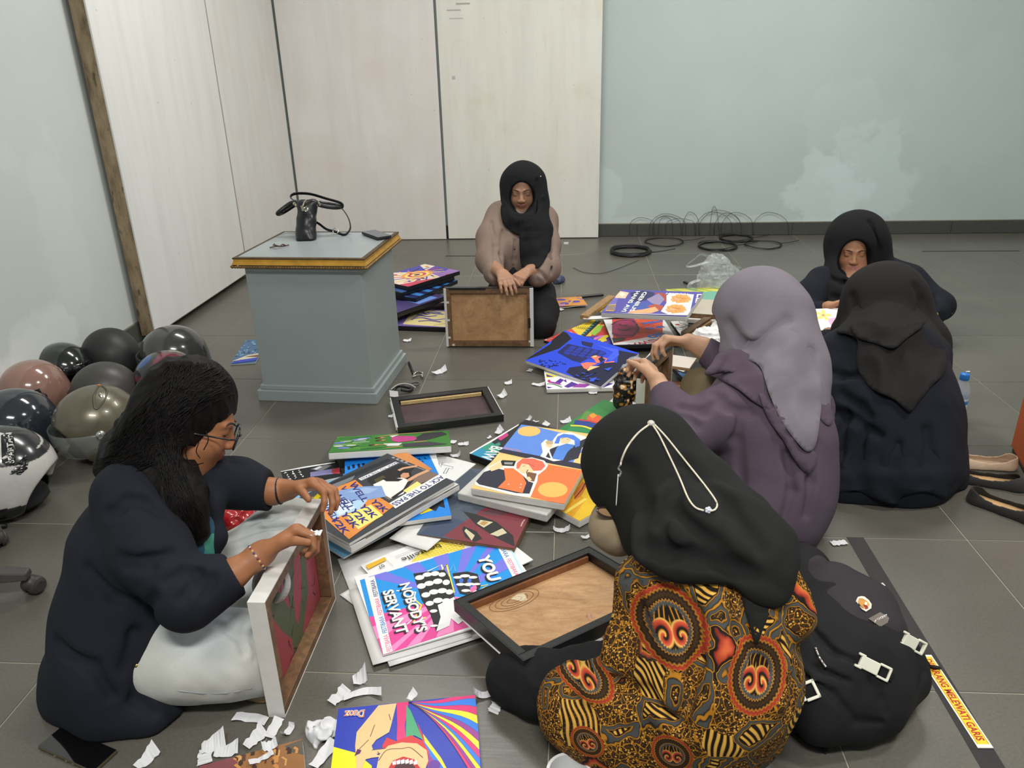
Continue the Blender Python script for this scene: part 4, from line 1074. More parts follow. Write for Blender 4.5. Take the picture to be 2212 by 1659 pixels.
	for a, r_ in (([(1790, 600), (1820, 612), (1850, 600)], 0.005), ([(1880, 480), (1900, 540), (1890, 600)], 0.006), ([(1800, 640), (1830, 650), (1870, 630)], 0.006)):
		pts = [h+ray(*q)*0.002 for q in a for h in [s.hit(*q)] if h is not None]
		for i in range(len(pts)-1): s.cut_cone(pts[i], pts[i+1], r_, r_, 0.025)
	s.wrinkle(0.003, (10, 10, 12), 91, ridged=False)
	s.mesh('hijab', cloth('black_crepe_mat', rgb(21, 21, 23), 0.9, 0.06), t)
person_d()
# ================================================================ person in the batik tunic, bent over the frame in the foreground
def batik_mat(meds):
	m, nt, b = newmat('batik_cotton_mat')
	tc = N(nt, 'ShaderNodeTexCoord'); P = tc.outputs['Object']
	def dot(v):
		d = N(nt, 'ShaderNodeVectorMath', operation='DOT_PRODUCT'); nt.links.new(P, d.inputs[0]); d.inputs[1].default_value = tuple(v); return d.outputs['Value']
	u, v, w_ = dot(RT), dot(UP), dot(FW)
	warp = N(nt, 'ShaderNodeTexNoise'); warp.inputs['Scale'].default_value = 22; nt.links.new(P, warp.inputs['Vector'])
	def vadd(vec, amt):
		a = N(nt, 'ShaderNodeVectorMath', operation='MULTIPLY_ADD'); nt.links.new(warp.outputs['Color'], a.inputs[0]); a.inputs[1].default_value = (amt,)*3; nt.links.new(vec, a.inputs[2]); return a.outputs[0]
	Pw = vadd(P, 0.034)
	gold, lite, dark, rust, slate, brown = rgb(182, 122, 30), rgb(220, 178, 92), rgb(26, 18, 11), rgb(150, 50, 32), rgb(72, 74, 72), rgb(66, 44, 20)
	# seeds and leaves
	vo = N(nt, 'ShaderNodeTexVoronoi'); vo.inputs['Scale'].default_value = 165; nt.links.new(P, vo.inputs['Vector'])
	leaf = ramp(nt, vo.outputs['Distance'], [(0.0, lite), (0.18, lite), (0.30, gold), (0.38, dark), (0.50, dark), (0.58, brown), (0.7, brown)])
	vo2 = N(nt, 'ShaderNodeTexVoronoi', feature='DISTANCE_TO_EDGE'); vo2.inputs['Scale'].default_value = 74; nt.links.new(Pw, vo2.inputs['Vector'])
	stem_ = ramp(nt, vo2.outputs['Distance'], [(0.0, gold), (0.03, gold), (0.055, dark)])
	base = mixc(nt, ramp(nt, vo2.outputs['Distance'], [(0.035, (1, 1, 1)), (0.06, (0, 0, 0))]), leaf, stem_)
	# large curling fields; some of them filled with gold feathers
	cell = N(nt, 'ShaderNodeTexVoronoi'); cell.inputs['Scale'].default_value = 14; nt.links.new(Pw, cell.inputs['Vector'])
	edge = N(nt, 'ShaderNodeTexVoronoi', feature='DISTANCE_TO_EDGE'); edge.inputs['Scale'].default_value = 14; nt.links.new(Pw, edge.inputs['Vector'])
	sc = N(nt, 'ShaderNodeSeparateColor'); nt.links.new(cell.outputs['Color'], sc.inputs[0])
	ang = mth(nt, 'MULTIPLY', sc.outputs[1], 1.7)
	uu = mth(nt, 'ADD', mth(nt, 'MULTIPLY', u, mth(nt, 'SINE', ang)), mth(nt, 'MULTIPLY', v, mth(nt, 'COSINE', ang)))
	bend = mth(nt, 'MULTIPLY', mth(nt, 'SUBTRACT', noise(nt, P, 10, 1), 0.5), 26.0)
	tri = mth(nt, 'SINE', mth(nt, 'ADD', mth(nt, 'MULTIPLY', uu, 2*math.pi*98), bend))
	fea = ramp(nt, mth(nt, 'MULTIPLY_ADD', tri, 0.5, 0.5), [(0.22, dark), (0.38, brown), (0.50, gold), (0.80, rgb(224, 170, 62)), (0.93, lite)])
	isf = ramp(nt, sc.outputs[0], [(0.66, (0, 0, 0)), (0.67, (1, 1, 1))], 'LINEAR')
	c = mixc(nt, isf, base, fea)
	band = ramp(nt, edge.outputs['Distance'], [(0.0, gold), (0.014, gold), (0.026, dark), (0.045, slate), (0.09, slate), (0.10, brown), (0.115, gold), (0.13, dark)])
	bm_ = ramp(nt, edge.outputs['Distance'], [(0.145, (1, 1, 1)), (0.155, (0, 0, 0))])
	bandsel = ramp(nt, sc.outputs[2], [(0.30, (0, 0, 0)), (0.31, (1, 1, 1))])
	k = mixc(nt, 1.0, bm_, bandsel, 'MULTIPLY'); c = mixc(nt, k, c, band)
	rb = ramp(nt, sc.outputs[2], [(0.91, (0, 0, 0)), (0.92, (1, 1, 1))])
	redw = ramp(nt, edge.outputs['Distance'], [(0.05, dark), (0.08, rust), (0.16, rgb(206, 92, 52)), (0.2, gold), (0.22, dark)])
	c = mixc(nt, mixc(nt, 1.0, rb, ramp(nt, edge.outputs['Distance'], [(0.21, (1, 1, 1)), (0.22, (0, 0, 0))]), 'MULTIPLY'), c, redw)
	# large oval medallions with paired curls
	for (pt, ru, rv, ang_) in meds:
		cu, cv, cw = float(pt@RT), float(pt@UP), float(pt@FW)
		ca, sa = math.cos(ang_), math.sin(ang_)
		du = mth(nt, 'SUBTRACT', u, cu); dv_ = mth(nt, 'SUBTRACT', v, cv)
		a = mth(nt, 'DIVIDE', mth(nt, 'ADD', mth(nt, 'MULTIPLY', du, ca), mth(nt, 'MULTIPLY', dv_, sa)), ru)
		b_ = mth(nt, 'DIVIDE', mth(nt, 'SUBTRACT', mth(nt, 'MULTIPLY', dv_, ca), mth(nt, 'MULTIPLY', du, sa)), rv)
		r = mth(nt, 'SQRT', mth(nt, 'ADD', mth(nt, 'MULTIPLY', a, a), mth(nt, 'MULTIPLY', b_, b_)))
		th = mth(nt, 'ARCTAN2', b_, a)
		tooth = mth(nt, 'MULTIPLY', mth(nt, 'SINE', mth(nt, 'MULTIPLY', th, 40)), 0.022)
		rr = mth(nt, 'ADD', r, tooth)
		ring = ramp(nt, rr, [(0.0, brown), (0.30, brown), (0.46, slate), (0.56, slate), (0.60, gold), (0.625, dark), (0.72, brown), (0.80, dark), (0.86, gold), (0.88, rust), (0.965, rgb(170, 60, 36)), (0.985, gold), (1.0, dark)])
		# two mirrored curls: distance to two off-centre rings
		aa = mth(nt, 'ABSOLUTE', a)
		rc = mth(nt, 'SQRT', mth(nt, 'ADD', mth(nt, 'POWER', mth(nt, 'SUBTRACT', aa, 0.24), 2), mth(nt, 'POWER', mth(nt, 'MULTIPLY', mth(nt, 'ADD', b_, 0.18), 0.8), 2)))
		thc = mth(nt, 'ARCTAN2', mth(nt, 'ADD', b_, 0.18), mth(nt, 'SUBTRACT', aa, 0.24))
		sp = mth(nt, 'FRACT', mth(nt, 'ADD', mth(nt, 'MULTIPLY', rc, 4.4), mth(nt, 'MULTIPLY', thc, 0.16)))
		curl = ramp(nt, sp, [(0.0, dark), (0.12, rust), (0.42, rgb(206, 84, 52)), (0.58, lite), (0.70, gold), (0.8, dark), (1.0, dark)])
		flame = ramp(nt, mth(nt, 'SINE', mth(nt, 'ADD', mth(nt, 'MULTIPLY', aa, 46), mth(nt, 'MULTIPLY', b_, 9))), [(0.2, dark), (0.5, brown), (0.75, gold)])
		inner = mixc(nt, ramp(nt, rc, [(0.30, (1, 1, 1)), (0.32, (0, 0, 0))]), flame, curl)
		ring = mixc(nt, ramp(nt, rr, [(0.46, (1, 1, 1)), (0.50, (0, 0, 0))]), ring, inner)
		near = mth(nt, 'LESS_THAN', mth(nt, 'ABSOLUTE', mth(nt, 'SUBTRACT', w_, cw)), 0.14)
		k = mth(nt, 'MULTIPLY', mth(nt, 'LESS_THAN', rr, 1.0), near)
		c = mixc(nt, k, c, ring)
	nt.links.new(c, b.inputs['Base Color']); b.inputs['Roughness'].default_value = 0.8; b.inputs['Specular IOR Level'].default_value = 0.25
	bump(nt, b, noise(nt, P, 70, 4), 0.12, 0.002)
	return m
M_BLACKCLOTH = cloth('black_voile_mat', rgb(28, 29, 28), 0.9, 0.08)
M_BLACKPANT = cloth('black_trouser_mat', rgb(26, 27, 29), 0.85, 0.1)
def person_f():
	base = at_z(1500, 1560)
	t = thing('person', 'person in a brown batik tunic and black hijab, bent over a frame', 'person', (base[0], base[1], 0))
	# --- body
	s = SDF((-0.28, 0.98, -0.01), (0.62, 1.75, 0.72), 0.004)
	hc = K(1388, 992, 1.66); fp = K(1318, 1098, 1.68); fwd = fp-hc; up = K(1372, 880, 1.63)-hc
	W = head(s, hc, fwd, up, 0.96)
	s.pc([(1400, 1040, 1.63, 50), (1500, 1170, 1.53, 58)], 0.03)
	s.pc([(1540, 1220, 1.50, 100), (1540, 1350, 1.50, 110), (1520, 1490, 1.50, 120)], 0.05)
	s.pc([(1440, 1220, 1.52, 55), (1375, 1330, 1.54, 40), (1340, 1424, 1.50, 28), (1336, 1390, 1.52, 22)], 0.03)
	s.pc([(1650, 1215, 1.47, 55), (1712, 1330, 1.44, 36), (1600, 1330, 1.58, 30), (1460, 1330, 1.66, 24)], 0.03)
	s.pc([(1440, 1520, 1.54, 85), (1150, 1474, 1.70, 40), (1300, 1410, 1.80, 30), (1420, 1410, 1.82, 28)], 0.03)
	s.pc([(1560, 1500, 1.56, 80), (1560, 1400, 1.80, 45), (1440, 1410, 1.82, 30)], 0.03)
	wr = at_z(1334, 1388, 0.095)
	hand(s, wr, at_z(1306, 1330, 0.062)-wr, np.array([-0.2, 0.1, 1.0]), curl=((0.05, 0.2, 0.1),)*4, spread=0.04, thumb=(0.45, 0.6), side=-1, S=0.92)
	hand(s, K(1460, 1330, 1.66), K(1400, 1320, 1.72)-K(1460, 1330, 1.66), -UP, curl=0.5, S=0.9)
	s.mesh('body', M_SKIN, t, col=lambda p: np.tile(SKIN2, (len(p), 1))*(0.9+0.2*vnoise(p, 30, 3)[:, None]))
	# --- black trousers
	s = SDF((-0.30, 0.98, -0.01), (0.62, 1.85, 0.42), 0.006)
	s.pc([(1440, 1510, 1.56, 105), (1290, 1492, 1.61, 88), (1165, 1476, 1.69, 62), (1112, 1462, 1.725, 50)], 0.04)
	s.pc([(1112, 1466, 1.725, 48), (1250, 1424, 1.79, 42), (1400, 1400, 1.82, 42)], 0.04)
	s.pc([(1560, 1500, 1.58, 100), (1560, 1400, 1.80, 62), (1440, 1400, 1.82, 42)], 0.04)
	s.cut_half((0, 0, 0.002), (0, 0, -1))
	s.wrinkle(0.006, (16, 16, 22), 3)
	s.mesh('trousers', M_BLACKPANT, t)
	# --- batik tunic
	s = SDF((-0.18, 0.92, -0.01), (0.64, 1.70, 0.56), 0.0045)
	s.pc([(1550, 1215, 1.485, 118), (1548, 1330, 1.475, 140), (1530, 1470, 1.475, 160), (1510, 1545, 1.515, 138)], 0.06)
	s.pc([(1600, 1470, 1.47, 112), (1610, 1545, 1.51, 88)], 0.05)
	s.pc([(1440, 1240, 1.50, 78), (1392, 1262, 1.515, 56), (1374, 1330, 1.52, 38), (1340, 1412, 1.50, 30), (1336, 1384, 1.51, 25)], 0.035)   # left sleeve
	s.pc([(1660, 1222, 1.455, 62), (1704, 1290, 1.425, 40), (1716, 1336, 1.42, 33), (1680, 1336, 1.50, 34)], 0.03)                          # right sleeve
	s.pc([(1480, 1540, 1.52, 128), (1350, 1545, 1.545, 108), (1258, 1528, 1.575, 98)], 0.06)                                                 # tail over the thigh
	s.pc([(1300, 1590, 1.60, 70), (1420, 1620, 1.565, 70)], 0.05)
	# folds
	for a in ([(1440, 1260, 1.41), (1500, 1330, 1.36), (1505, 1430, 1.34), (1475, 1560, 1.38)],
			  [(1590, 1260, 1.37), (1600, 1360, 1.35), (1650, 1450, 1.36)],
			  [(1330, 1470, 1.46), (1400, 1500, 1.43), (1470, 1570, 1.41)]):
		pts = []
		for q in a:
			h = s.hit(q[0], q[1])
			if h is not None: pts.append(h+ray(q[0], q[1])*0.004)
		if len(pts) > 1:
			for i in range(len(pts)-1): s.cut_cone(pts[i], pts[i+1], 0.009, 0.009, 0.022)
	for a in ([(1395, 1225), (1412, 1300), (1440, 1400)], [(1535, 1290), (1560, 1400), (1550, 1520)], [(1655, 1330), (1690, 1430), (1680, 1520)], [(1230, 1440), (1280, 1500), (1360, 1540)]):
		pts = [h+ray(*q)*0.004 for q in a for h in [s.hit(*q)] if h is not None]
		for i in range(len(pts)-1): s.cone(pts[i], pts[i+1], 0.010, 0.010, 0.024)
	s.cut_half((0, 0, 0.003), (0, 0, -1))
	s.wrinkle(0.005, (11, 11, 9), 8, ridged=False)
	meds = []
	for (px, py, rx, ry, an) in ((1450, 1356, 72, 82, 0.12), (1632, 1455, 68, 84, -0.25), (1452, 1630, 40, 52, 0.2), (1254, 1446, 66, 40, -0.25), (1268, 1602, 34, 36, 0.5)):
		h = s.hit(px, py)
		if h is None: h = K(px, py, 1.5)
		d = depth(h); meds.append((h, rx*d/F_PX, ry*d/F_PX, an))
	s.mesh('batik_tunic', batik_mat(meds), t); tun = s
	# --- hijab
	s = SDF((-0.10, 1.02, 0.1), (0.62, 1.80, 0.78), 0.0045)
	s.pc([(1386, 1000, 1.655, 116)], 0.0)
	s.pc([(1350, 1000, 1.67, 84), (1352, 1030, 1.67, 76)], 0.04)
	s.pc([(1395, 1000, 1.65, 113), (1500, 1085, 1.56, 96), (1590, 1150, 1.485, 82), (1648, 1192, 1.44, 58)], 0.05)
	s.pc([(1400, 1040, 1.63, 100), (1440, 1140, 1.55, 84), (1470, 1180, 1.49, 64)], 0.05)
	s.pc([(1470, 1180, 1.475, 62), (1560, 1186, 1.45, 62), (1640, 1200, 1.43, 50)], 0.05)
	s.pc([(1660, 1190, 1.43, 46), (1690, 1210, 1.42, 22), (1672, 1262, 1.41, 18)], 0.03)
	s.pc([(1610, 1215, 1.425, 40), (1640, 1290, 1.42, 34), (1636, 1372, 1.43, 12)], 0.03)
	s.pc([(1392, 1120, 1.60, 40), (1384, 1175, 1.58, 26)], 0.04)
	s.pc([(1362, 1300, 1.555, 22), (1352, 1390, 1.55, 20)], 0.03)
	fc = K(1312, 1126, 1.665)
	s.cut_cone(K(1330, 1080, 1.68), K(1296, 1175, 1.66), 0.048, 0.052, 0.012)
	thicken(s, [s, tun], [(1400, 1100), (1384, 1150), (1384, 1186), (1414, 1208), (1462, 1232), (1530, 1238), (1594, 1239), (1630, 1274), (1662, 1290), (1680, 1276), (1692, 1236), (1702, 1184), (1690, 1156), (1640, 1112), (1560, 1070), (1480, 1050)], fold=0.007, fscale=0.014, seed=3, relax=16, attach=((1400, 1100), (1480, 1050), (1560, 1070), (1640, 1112), (1700, 1160)), adist=90)
	# soft folds of the cloth
	for a, rr_ in (([(1355, 1010), (1388, 1090), (1386, 1180)], 0.010), ([(1470, 1040), (1420, 1120), (1440, 1200)], 0.008), ([(1455, 1100), (1540, 1180), (1600, 1235)], 0.009), ([(1400, 1180), (1500, 1205), (1620, 1240)], 0.007), ([(1480, 1000), (1570, 1090), (1640, 1180)], 0.007)):
		pts = [h+ray(*q)*0.003 for q in a for h in [s.hit(*q)] if h is not None]
		for i in range(len(pts)-1): s.cut_cone(pts[i], pts[i+1], rr_, rr_, 0.03)
	s.wrinkle(0.0035, (9, 9, 14), 21, ridged=False)
	hj0 = s.mesh('hijab', M_BLACKCLOTH, t)
	hj = s
	drape('hijab_under_layer', [tun], [(1588, 1226), (1602, 1290), (1618, 1350), (1634, 1392), (1652, 1350), (1676, 1296), (1684, 1262), (1650, 1226)], M_BLACKCLOTH, hj0, off=0.003, fold=0.004, fscale=0.03, seed=5, relax=10, floor_z=None)
	# --- mask with its cord, glasses
	s = SDF((-0.1, 1.3, 0.2), (0.35, 1.75, 0.65), 0.004)
	s.pc([(1338, 1112, 1.655, 52), (1326, 1140, 1.635, 48), (1340, 1158, 1.63, 40)], 0.03)
	s.wrinkle(0.0015, (40, 40, 40), 2, ridged=False)
	mk = s.mesh('face_mask', cloth('tan_mask_mat', rgb(150, 134, 108), 0.8, 0.06), t)
	tag(mk, 'tan cloth face mask'); ms = s
	M_CORD = mat('cream_cord_mat', rgb(212, 204, 182), 0.7, 0.1, 300)
	cordo = lay(hj, [(1405, 915), (1378, 936), (1356, 964), (1344, 990), (1340, 1006)], 0.0021, 'mask_cord', M_CORD, t, off=0.003)
	tag(cordo, 'cream cord of the face mask')
	lay(hj, [(1407, 914), (1424, 940), (1446, 985), (1468, 1032), (1486, 1075), (1502, 1096), (1520, 1103)], 0.0019, 'cord_loop', M_CORD, cordo, off=0.003)
	lay(hj, [(1409, 912), (1440, 945), (1480, 995), (1520, 1045), (1544, 1078), (1549, 1092), (1544, 1101), (1534, 1104)], 0.0019, 'cord_loop', M_CORD, cordo, off=0.003)
	h = hj.hit(1406, 914); MB().ball(h-FW*0.001, (0.008, 0.008, 0.006), 10).build('cord_stopper', mat('clear_stopper_mat', rgb(196, 190, 178), 0.3), cordo, sm=True)
	h = hj.hit(1529, 1101)
	b_ = MB(); 
	for i in range(5): b_.ball(h-FW*0.004+RT*0.0035*math.cos(i*1.257)+UP*0.0035*math.sin(i*1.257), 0.0034, 8)
	b_.ball(h-FW*0.006, 0.003, 8)
	tag(b_.build('cord_bead', mat('glassy_bead_mat', rgb(214, 214, 232), 0.1, coat=0.5), cordo, sm=True), 'clear flower shaped bead')
	lay(hj, [(1341, 1003), (1336, 1012), (1341, 1020), (1337, 1030)], 0.0024, 'cord_hook', mat('grey_hook_mat', rgb(112, 112, 108), 0.35), cordo, off=0.003)
	M_EL = mat('white_elastic_mat', rgb(206, 206, 202), 0.6)
	p0 = hj.hit(1335, 1024)-FW*0.003; p3 = ms.hit(1352, 1128)
	if p3 is None: p3 = K(1352, 1128, 1.6)
	MB().tube(catmull([p0, K(1333, 1060, depth(p0)), K(1331, 1092, depth(p0))], 5), 0.0026, 8, flat=(0.0026, 0.0012)).build('ear_loop', M_EL, t, sm=True)
	lay(ms, [(1334, 1090), (1342, 1102), (1352, 1118), (1366, 1132)], 0.004, 'mask_strap', M_EL, t, off=0.001, flat=(0.006, 0.001))
	gf = mat('brown_spectacle_mat', rgb(52, 36, 28), 0.2, 0.2, coat=0.4)
	g0 = K(1312, 1107, 1.588); gl = MB()
	ring = [g0+RT*(0.021*math.cos(a)+0.004*math.sin(a))+UP*(0.008*math.sin(a)-0.006*math.cos(a))+FW*0.004*math.sin(a) for a in np.linspace(0, 2*math.pi, 20, endpoint=False)]
	gl.tube(ring, 0.0022, 8, True); gl.tube([ring[0], ring[0]+RT*0.012+FW*0.02], 0.0018, 6)
	go = gl.build('spectacles', gf, t, sm=True)
	pydata('lens', [g0+(p-g0)*0.97 for p in ring], [tuple(range(20))], mat('spectacle_lens_mat', rgb(150, 120, 84), 0.05, coat=1.0), go)
person_f()
# ================================================================ person kneeling in front of the cream panel
def person_b():
	base = at_z(1130, 715)
	t = thing('person', 'kneeling person in a taupe blouse and black hijab, holding a frame upright', 'person', (base[0], base[1]+0.1, 0))
	M_TAUPE = cloth('taupe_blouse_mat', rgb(128, 110, 100), 0.85, 0.07)
	hc = K(1128, 413, 4.18); fwd = -0.06*RT-0.42*UP-0.88*FW; up = -0.02*RT+0.90*UP-0.42*FW
	s = SDF((-0.62, 3.35, -0.01), (0.16, 4.65, 0.90), 0.0045)
	W = head(s, hc, fwd, up, 0.98)
	s.pc([(1128, 455, 4.22, 24), (1125, 490, 4.22, 34)], 0.03)
	s.pc([(1122, 505, 4.24, 44), (1118, 560, 4.24, 44), (1118, 620, 4.27, 46)], 0.05)
	s.pc([(1074, 476, 4.22, 22), (1056, 560, 4.12, 18), (1074, 584, 3.92, 13), (1084, 591, 3.80, 11.5)], 0.02)
	s.pc([(1174, 480, 4.22, 22), (1186, 575, 4.10, 18), (1146, 586, 3.94, 13), (1138, 588, 3.90, 11.5)], 0.02)
	s.pc([(1100, 650, 4.24, 34), (1094, 690, 4.04, 22), (1104, 690, 4.3, 20)], 0.02); s.pc([(1150, 650, 4.24, 34), (1164, 690, 4.04, 22), (1164, 690, 4.32, 20)], 0.02)
	wr = K(1084, 590, 3.80); hand(s, wr, K(1095, 612, 3.70)-wr, np.array([0.05, 0.35, -1.0]), curl=((0.35, 0.45, 0.2), (0.3, 0.45, 0.2), (0.3, 0.45, 0.25), (0.3, 0.45, 0.25)), spread=0.07, thumb=(0.7, 0.2), side=1, S=1.0)
	wr = K(1138, 588, 3.90); hand(s, wr, K(1118, 603, 3.83)-wr, -UP*0.8+FW*0.4-RT*0.2, curl=((0.6, 0.8, 0.5),)*4, spread=0.05, thumb=(0.5, 0.2), side=-1, S=0.95)
	s.mesh('body', M_SKIN, t, col=face_tint(W, hc, fwd, up, 0.98, np.array(rgb(166, 124, 98))))
	face_marks(s, W, fwd, t, 0.98)
	s = SDF((-0.55, 3.5, -0.01), (0.16, 4.75, 0.42), 0.006)
	s.pc([(1118, 600, 4.24, 58), (1122, 650, 4.24, 62)], 0.04)
	s.pc([(1098, 650, 4.20, 50), (1092, 700, 4.02, 40)], 0.04); s.pc([(1152, 640, 4.20, 48), (1166, 672, 4.06, 38), (1170, 700, 3.985, 30)], 0.04)
	s.pc([(1150, 700, 4.3, 44), (1166, 718, 4.00, 22)], 0.04)
	s.cut_half((0, 0, 0.003), (0, 0, -1)); s.wrinkle(0.006, (12, 12, 8), 5)
	s.mesh('skirt', M_BLACKPANT, t)
	s = SDF((-0.62, 3.6, 0.05), (0.16, 4.65, 0.80), 0.005)
	s.pc([(1126, 512, 4.24, 56), (1120, 545, 4.22, 58), (1114, 574, 4.22, 54)], 0.05)
	s.pc([(1090, 470, 4.24, 36), (1170, 478, 4.24, 36)], 0.04)
	s.pc([(1080, 468, 4.22, 32), (1062, 515, 4.16, 32), (1058, 562, 4.06, 29), (1068, 590, 3.96, 23)], 0.03)
	s.pc([(1170, 476, 4.22, 32), (1180, 530, 4.15, 30), (1180, 580, 4.05, 29), (1160, 598, 3.96, 21)], 0.03)
	s.pc([(1066, 592, 3.95, 21), (1074, 600, 3.92, 20)], 0.02); s.pc([(1160, 598, 3.96, 21), (1146, 590, 3.93, 16)], 0.02)
	for a, r_ in (([(1060, 480), (1070, 530), (1068, 590)], 0.007), ([(1086, 500), (1082, 550), (1090, 580)], 0.006), ([(1190, 490), (1186, 540), (1190, 590)], 0.007), ([(1112, 520), (1110, 560), (1108, 590)], 0.003), ([(1140, 572), (1158, 585), (1160, 605)], 0.005), ([(1150, 575), (1170, 590), (1180, 605)], 0.005), ([(1062, 590), (1072, 605), (1076, 620)], 0.004)):
		pts = [h+ray(*q)*0.002 for q in a for h in [s.hit(*q)] if h is not None]
		for i in range(len(pts)-1): s.cut_cone(pts[i], pts[i+1], r_, r_, 0.022)
	s.wrinkle(0.005, (13, 13, 7), 15, ridged=False)
	bl = s.mesh('blouse', M_TAUPE, t); blouse = s
	for q in ((1111, 537), (1108, 570)):
		h = s.hit(*q)
		if h is not None: MB().ball(h, (0.0075, 0.0075, 0.004), 10, np.stack([RT, UP, FW], axis=1)).build('button', mat('brown_button_mat', rgb(86, 62, 46), 0.4), bl, sm=True)
	s = SDF((-0.50, 3.7, 0.2), (0.10, 4.6, 0.96), 0.005)
	s.pc([(1130, 400, 4.20, 47)], 0); s.pc([(1131, 400, 4.21, 46), (1134, 440, 4.22, 46), (1128, 480, 4.16, 40)], 0.05)
	s.pc([(1100, 452, 4.19, 20), (1106, 482, 4.15, 20), (1130, 490, 4.13, 18)], 0.03)
	s.pc([(1150, 440, 4.19, 34), (1158, 500, 4.13, 32), (1160, 545, 4.08, 27), (1158, 568, 4.06, 13)], 0.04)
	s.pc([(1172, 500, 4.13, 20), (1180, 540, 4.09, 9)], 0.03); s.pc([(1140, 510, 4.11, 18), (1134, 560, 4.08, 10)], 0.03)
	Rm = np.stack(frame(fwd, up), axis=1)
	s.cut_ell(W(-0.002, 0.120, -0.014), (0.073, 0.100, 0.084), Rm, 0.006)
	for a, r_ in (([(1094, 470), (1112, 490), (1138, 488)], 0.005), ([(1092, 485), (1112, 502), (1136, 500)], 0.004), ([(1150, 490), (1150, 530), (1146, 565)], 0.005), ([(1170, 480), (1172, 520), (1168, 560)], 0.005), ([(1160, 390), (1166, 440), (1162, 480)], 0.005)):
		pts = [h+ray(*q)*0.002 for q in a for h in [s.hit(*q)] if h is not None]
		for i in range(len(pts)-1): s.cut_cone(pts[i], pts[i+1], r_, r_, 0.02)
	s.wrinkle(0.003, (12, 12, 14), 25, ridged=False)
	hj = s.mesh('hijab', cloth('black_pashmina_mat', rgb(19, 20, 22), 0.9, 0.06), t)
	drape('hijab_drape', [s, blouse], [(1124, 480), (1122, 520), (1124, 562), (1132, 578), (1150, 580), (1166, 576), (1180, 556), (1191, 526), (1188, 490), (1183, 456), (1176, 420), (1162, 430), (1158, 462)], hj.data.materials[0], hj, off=0.012, fold=0.010, fscale=0.05, seed=2, relax=10, step=6, floor_z=None)
	drape('hijab_drape', [s, blouse], [(1082, 446), (1083, 470), (1090, 486), (1106, 502), (1122, 508), (1144, 506), (1156, 478), (1152, 456), (1130, 461), (1104, 454), (1092, 432)], hj.data.materials[0], hj, off=0.010, fold=0.006, fscale=0.06, seed=5, relax=4, step=6, floor_z=None)
	h = s.hit(1168, 381)
	if h is not None: MB().ball(h, 0.003, 8).build('pearl_pin', mat('pearl_pin_mat', rgb(235, 235, 235), 0.2), hj, sm=True)
person_b()
# ================================================================ flat prints: polygons and lettering laid on the canvases
from mathutils.geometry import tessellate_polygon
_tx = {}
def glyphs(txt, bold=0.0):
	"""outline letters as triangles: (points, triangles, width, height)"""
	key = (txt, bold)
	if key in _tx: return _tx[key]
	cu = bpy.data.curves.new('lettering', 'FONT'); cu.body = txt; cu.size = 1.0; cu.offset = bold; cu.resolution_u = 3
	o = bpy.data.objects.new('lettering', cu); COL.objects.link(o)
	dg = bpy.context.evaluated_depsgraph_get(); me = o.evaluated_get(dg).to_mesh()
	P = np.array([(v.co.x, v.co.y) for v in me.vertices]) if len(me.vertices) else np.zeros((0, 2))
	T_ = []
	for p in me.polygons:
		q = list(p.vertices)
		for i in range(1, len(q)-1): T_.append((q[0], q[i], q[i+1]))
	o.evaluated_get(dg).to_mesh_clear(); bpy.data.objects.remove(o); bpy.data.curves.remove(cu)
	if len(P): P = P-np.array([P[:, 0].min(), 0]); w_, h_ = P[:, 0].max(), max(P[:, 1].max(), 0.5)
	else: w_, h_ = 1, 1
	_tx[key] = (P, T_, w_, h_); return _tx[key]
def clip(poly, W, H):
	def cut(P, f, g):
		out = []
		for i in range(len(P)):
			a, b = P[i-1], P[i]; fa, fb = f(a), f(b)
			if fb >= 0:
				if fa < 0: out.append(g(a, b, fa, fb))
				out.append(b)
			elif fa >= 0: out.append(g(a, b, fa, fb))
		return out
	lerp = lambda a, b, fa, fb: (a[0]+(b[0]-a[0])*fa/(fa-fb), a[1]+(b[1]-a[1])*fa/(fa-fb))
	for f in (lambda p: p[0], lambda p: W-p[0], lambda p: p[1], lambda p: H-p[1]):
		if not poly: break
		poly = cut(poly, f, lerp)
	return poly
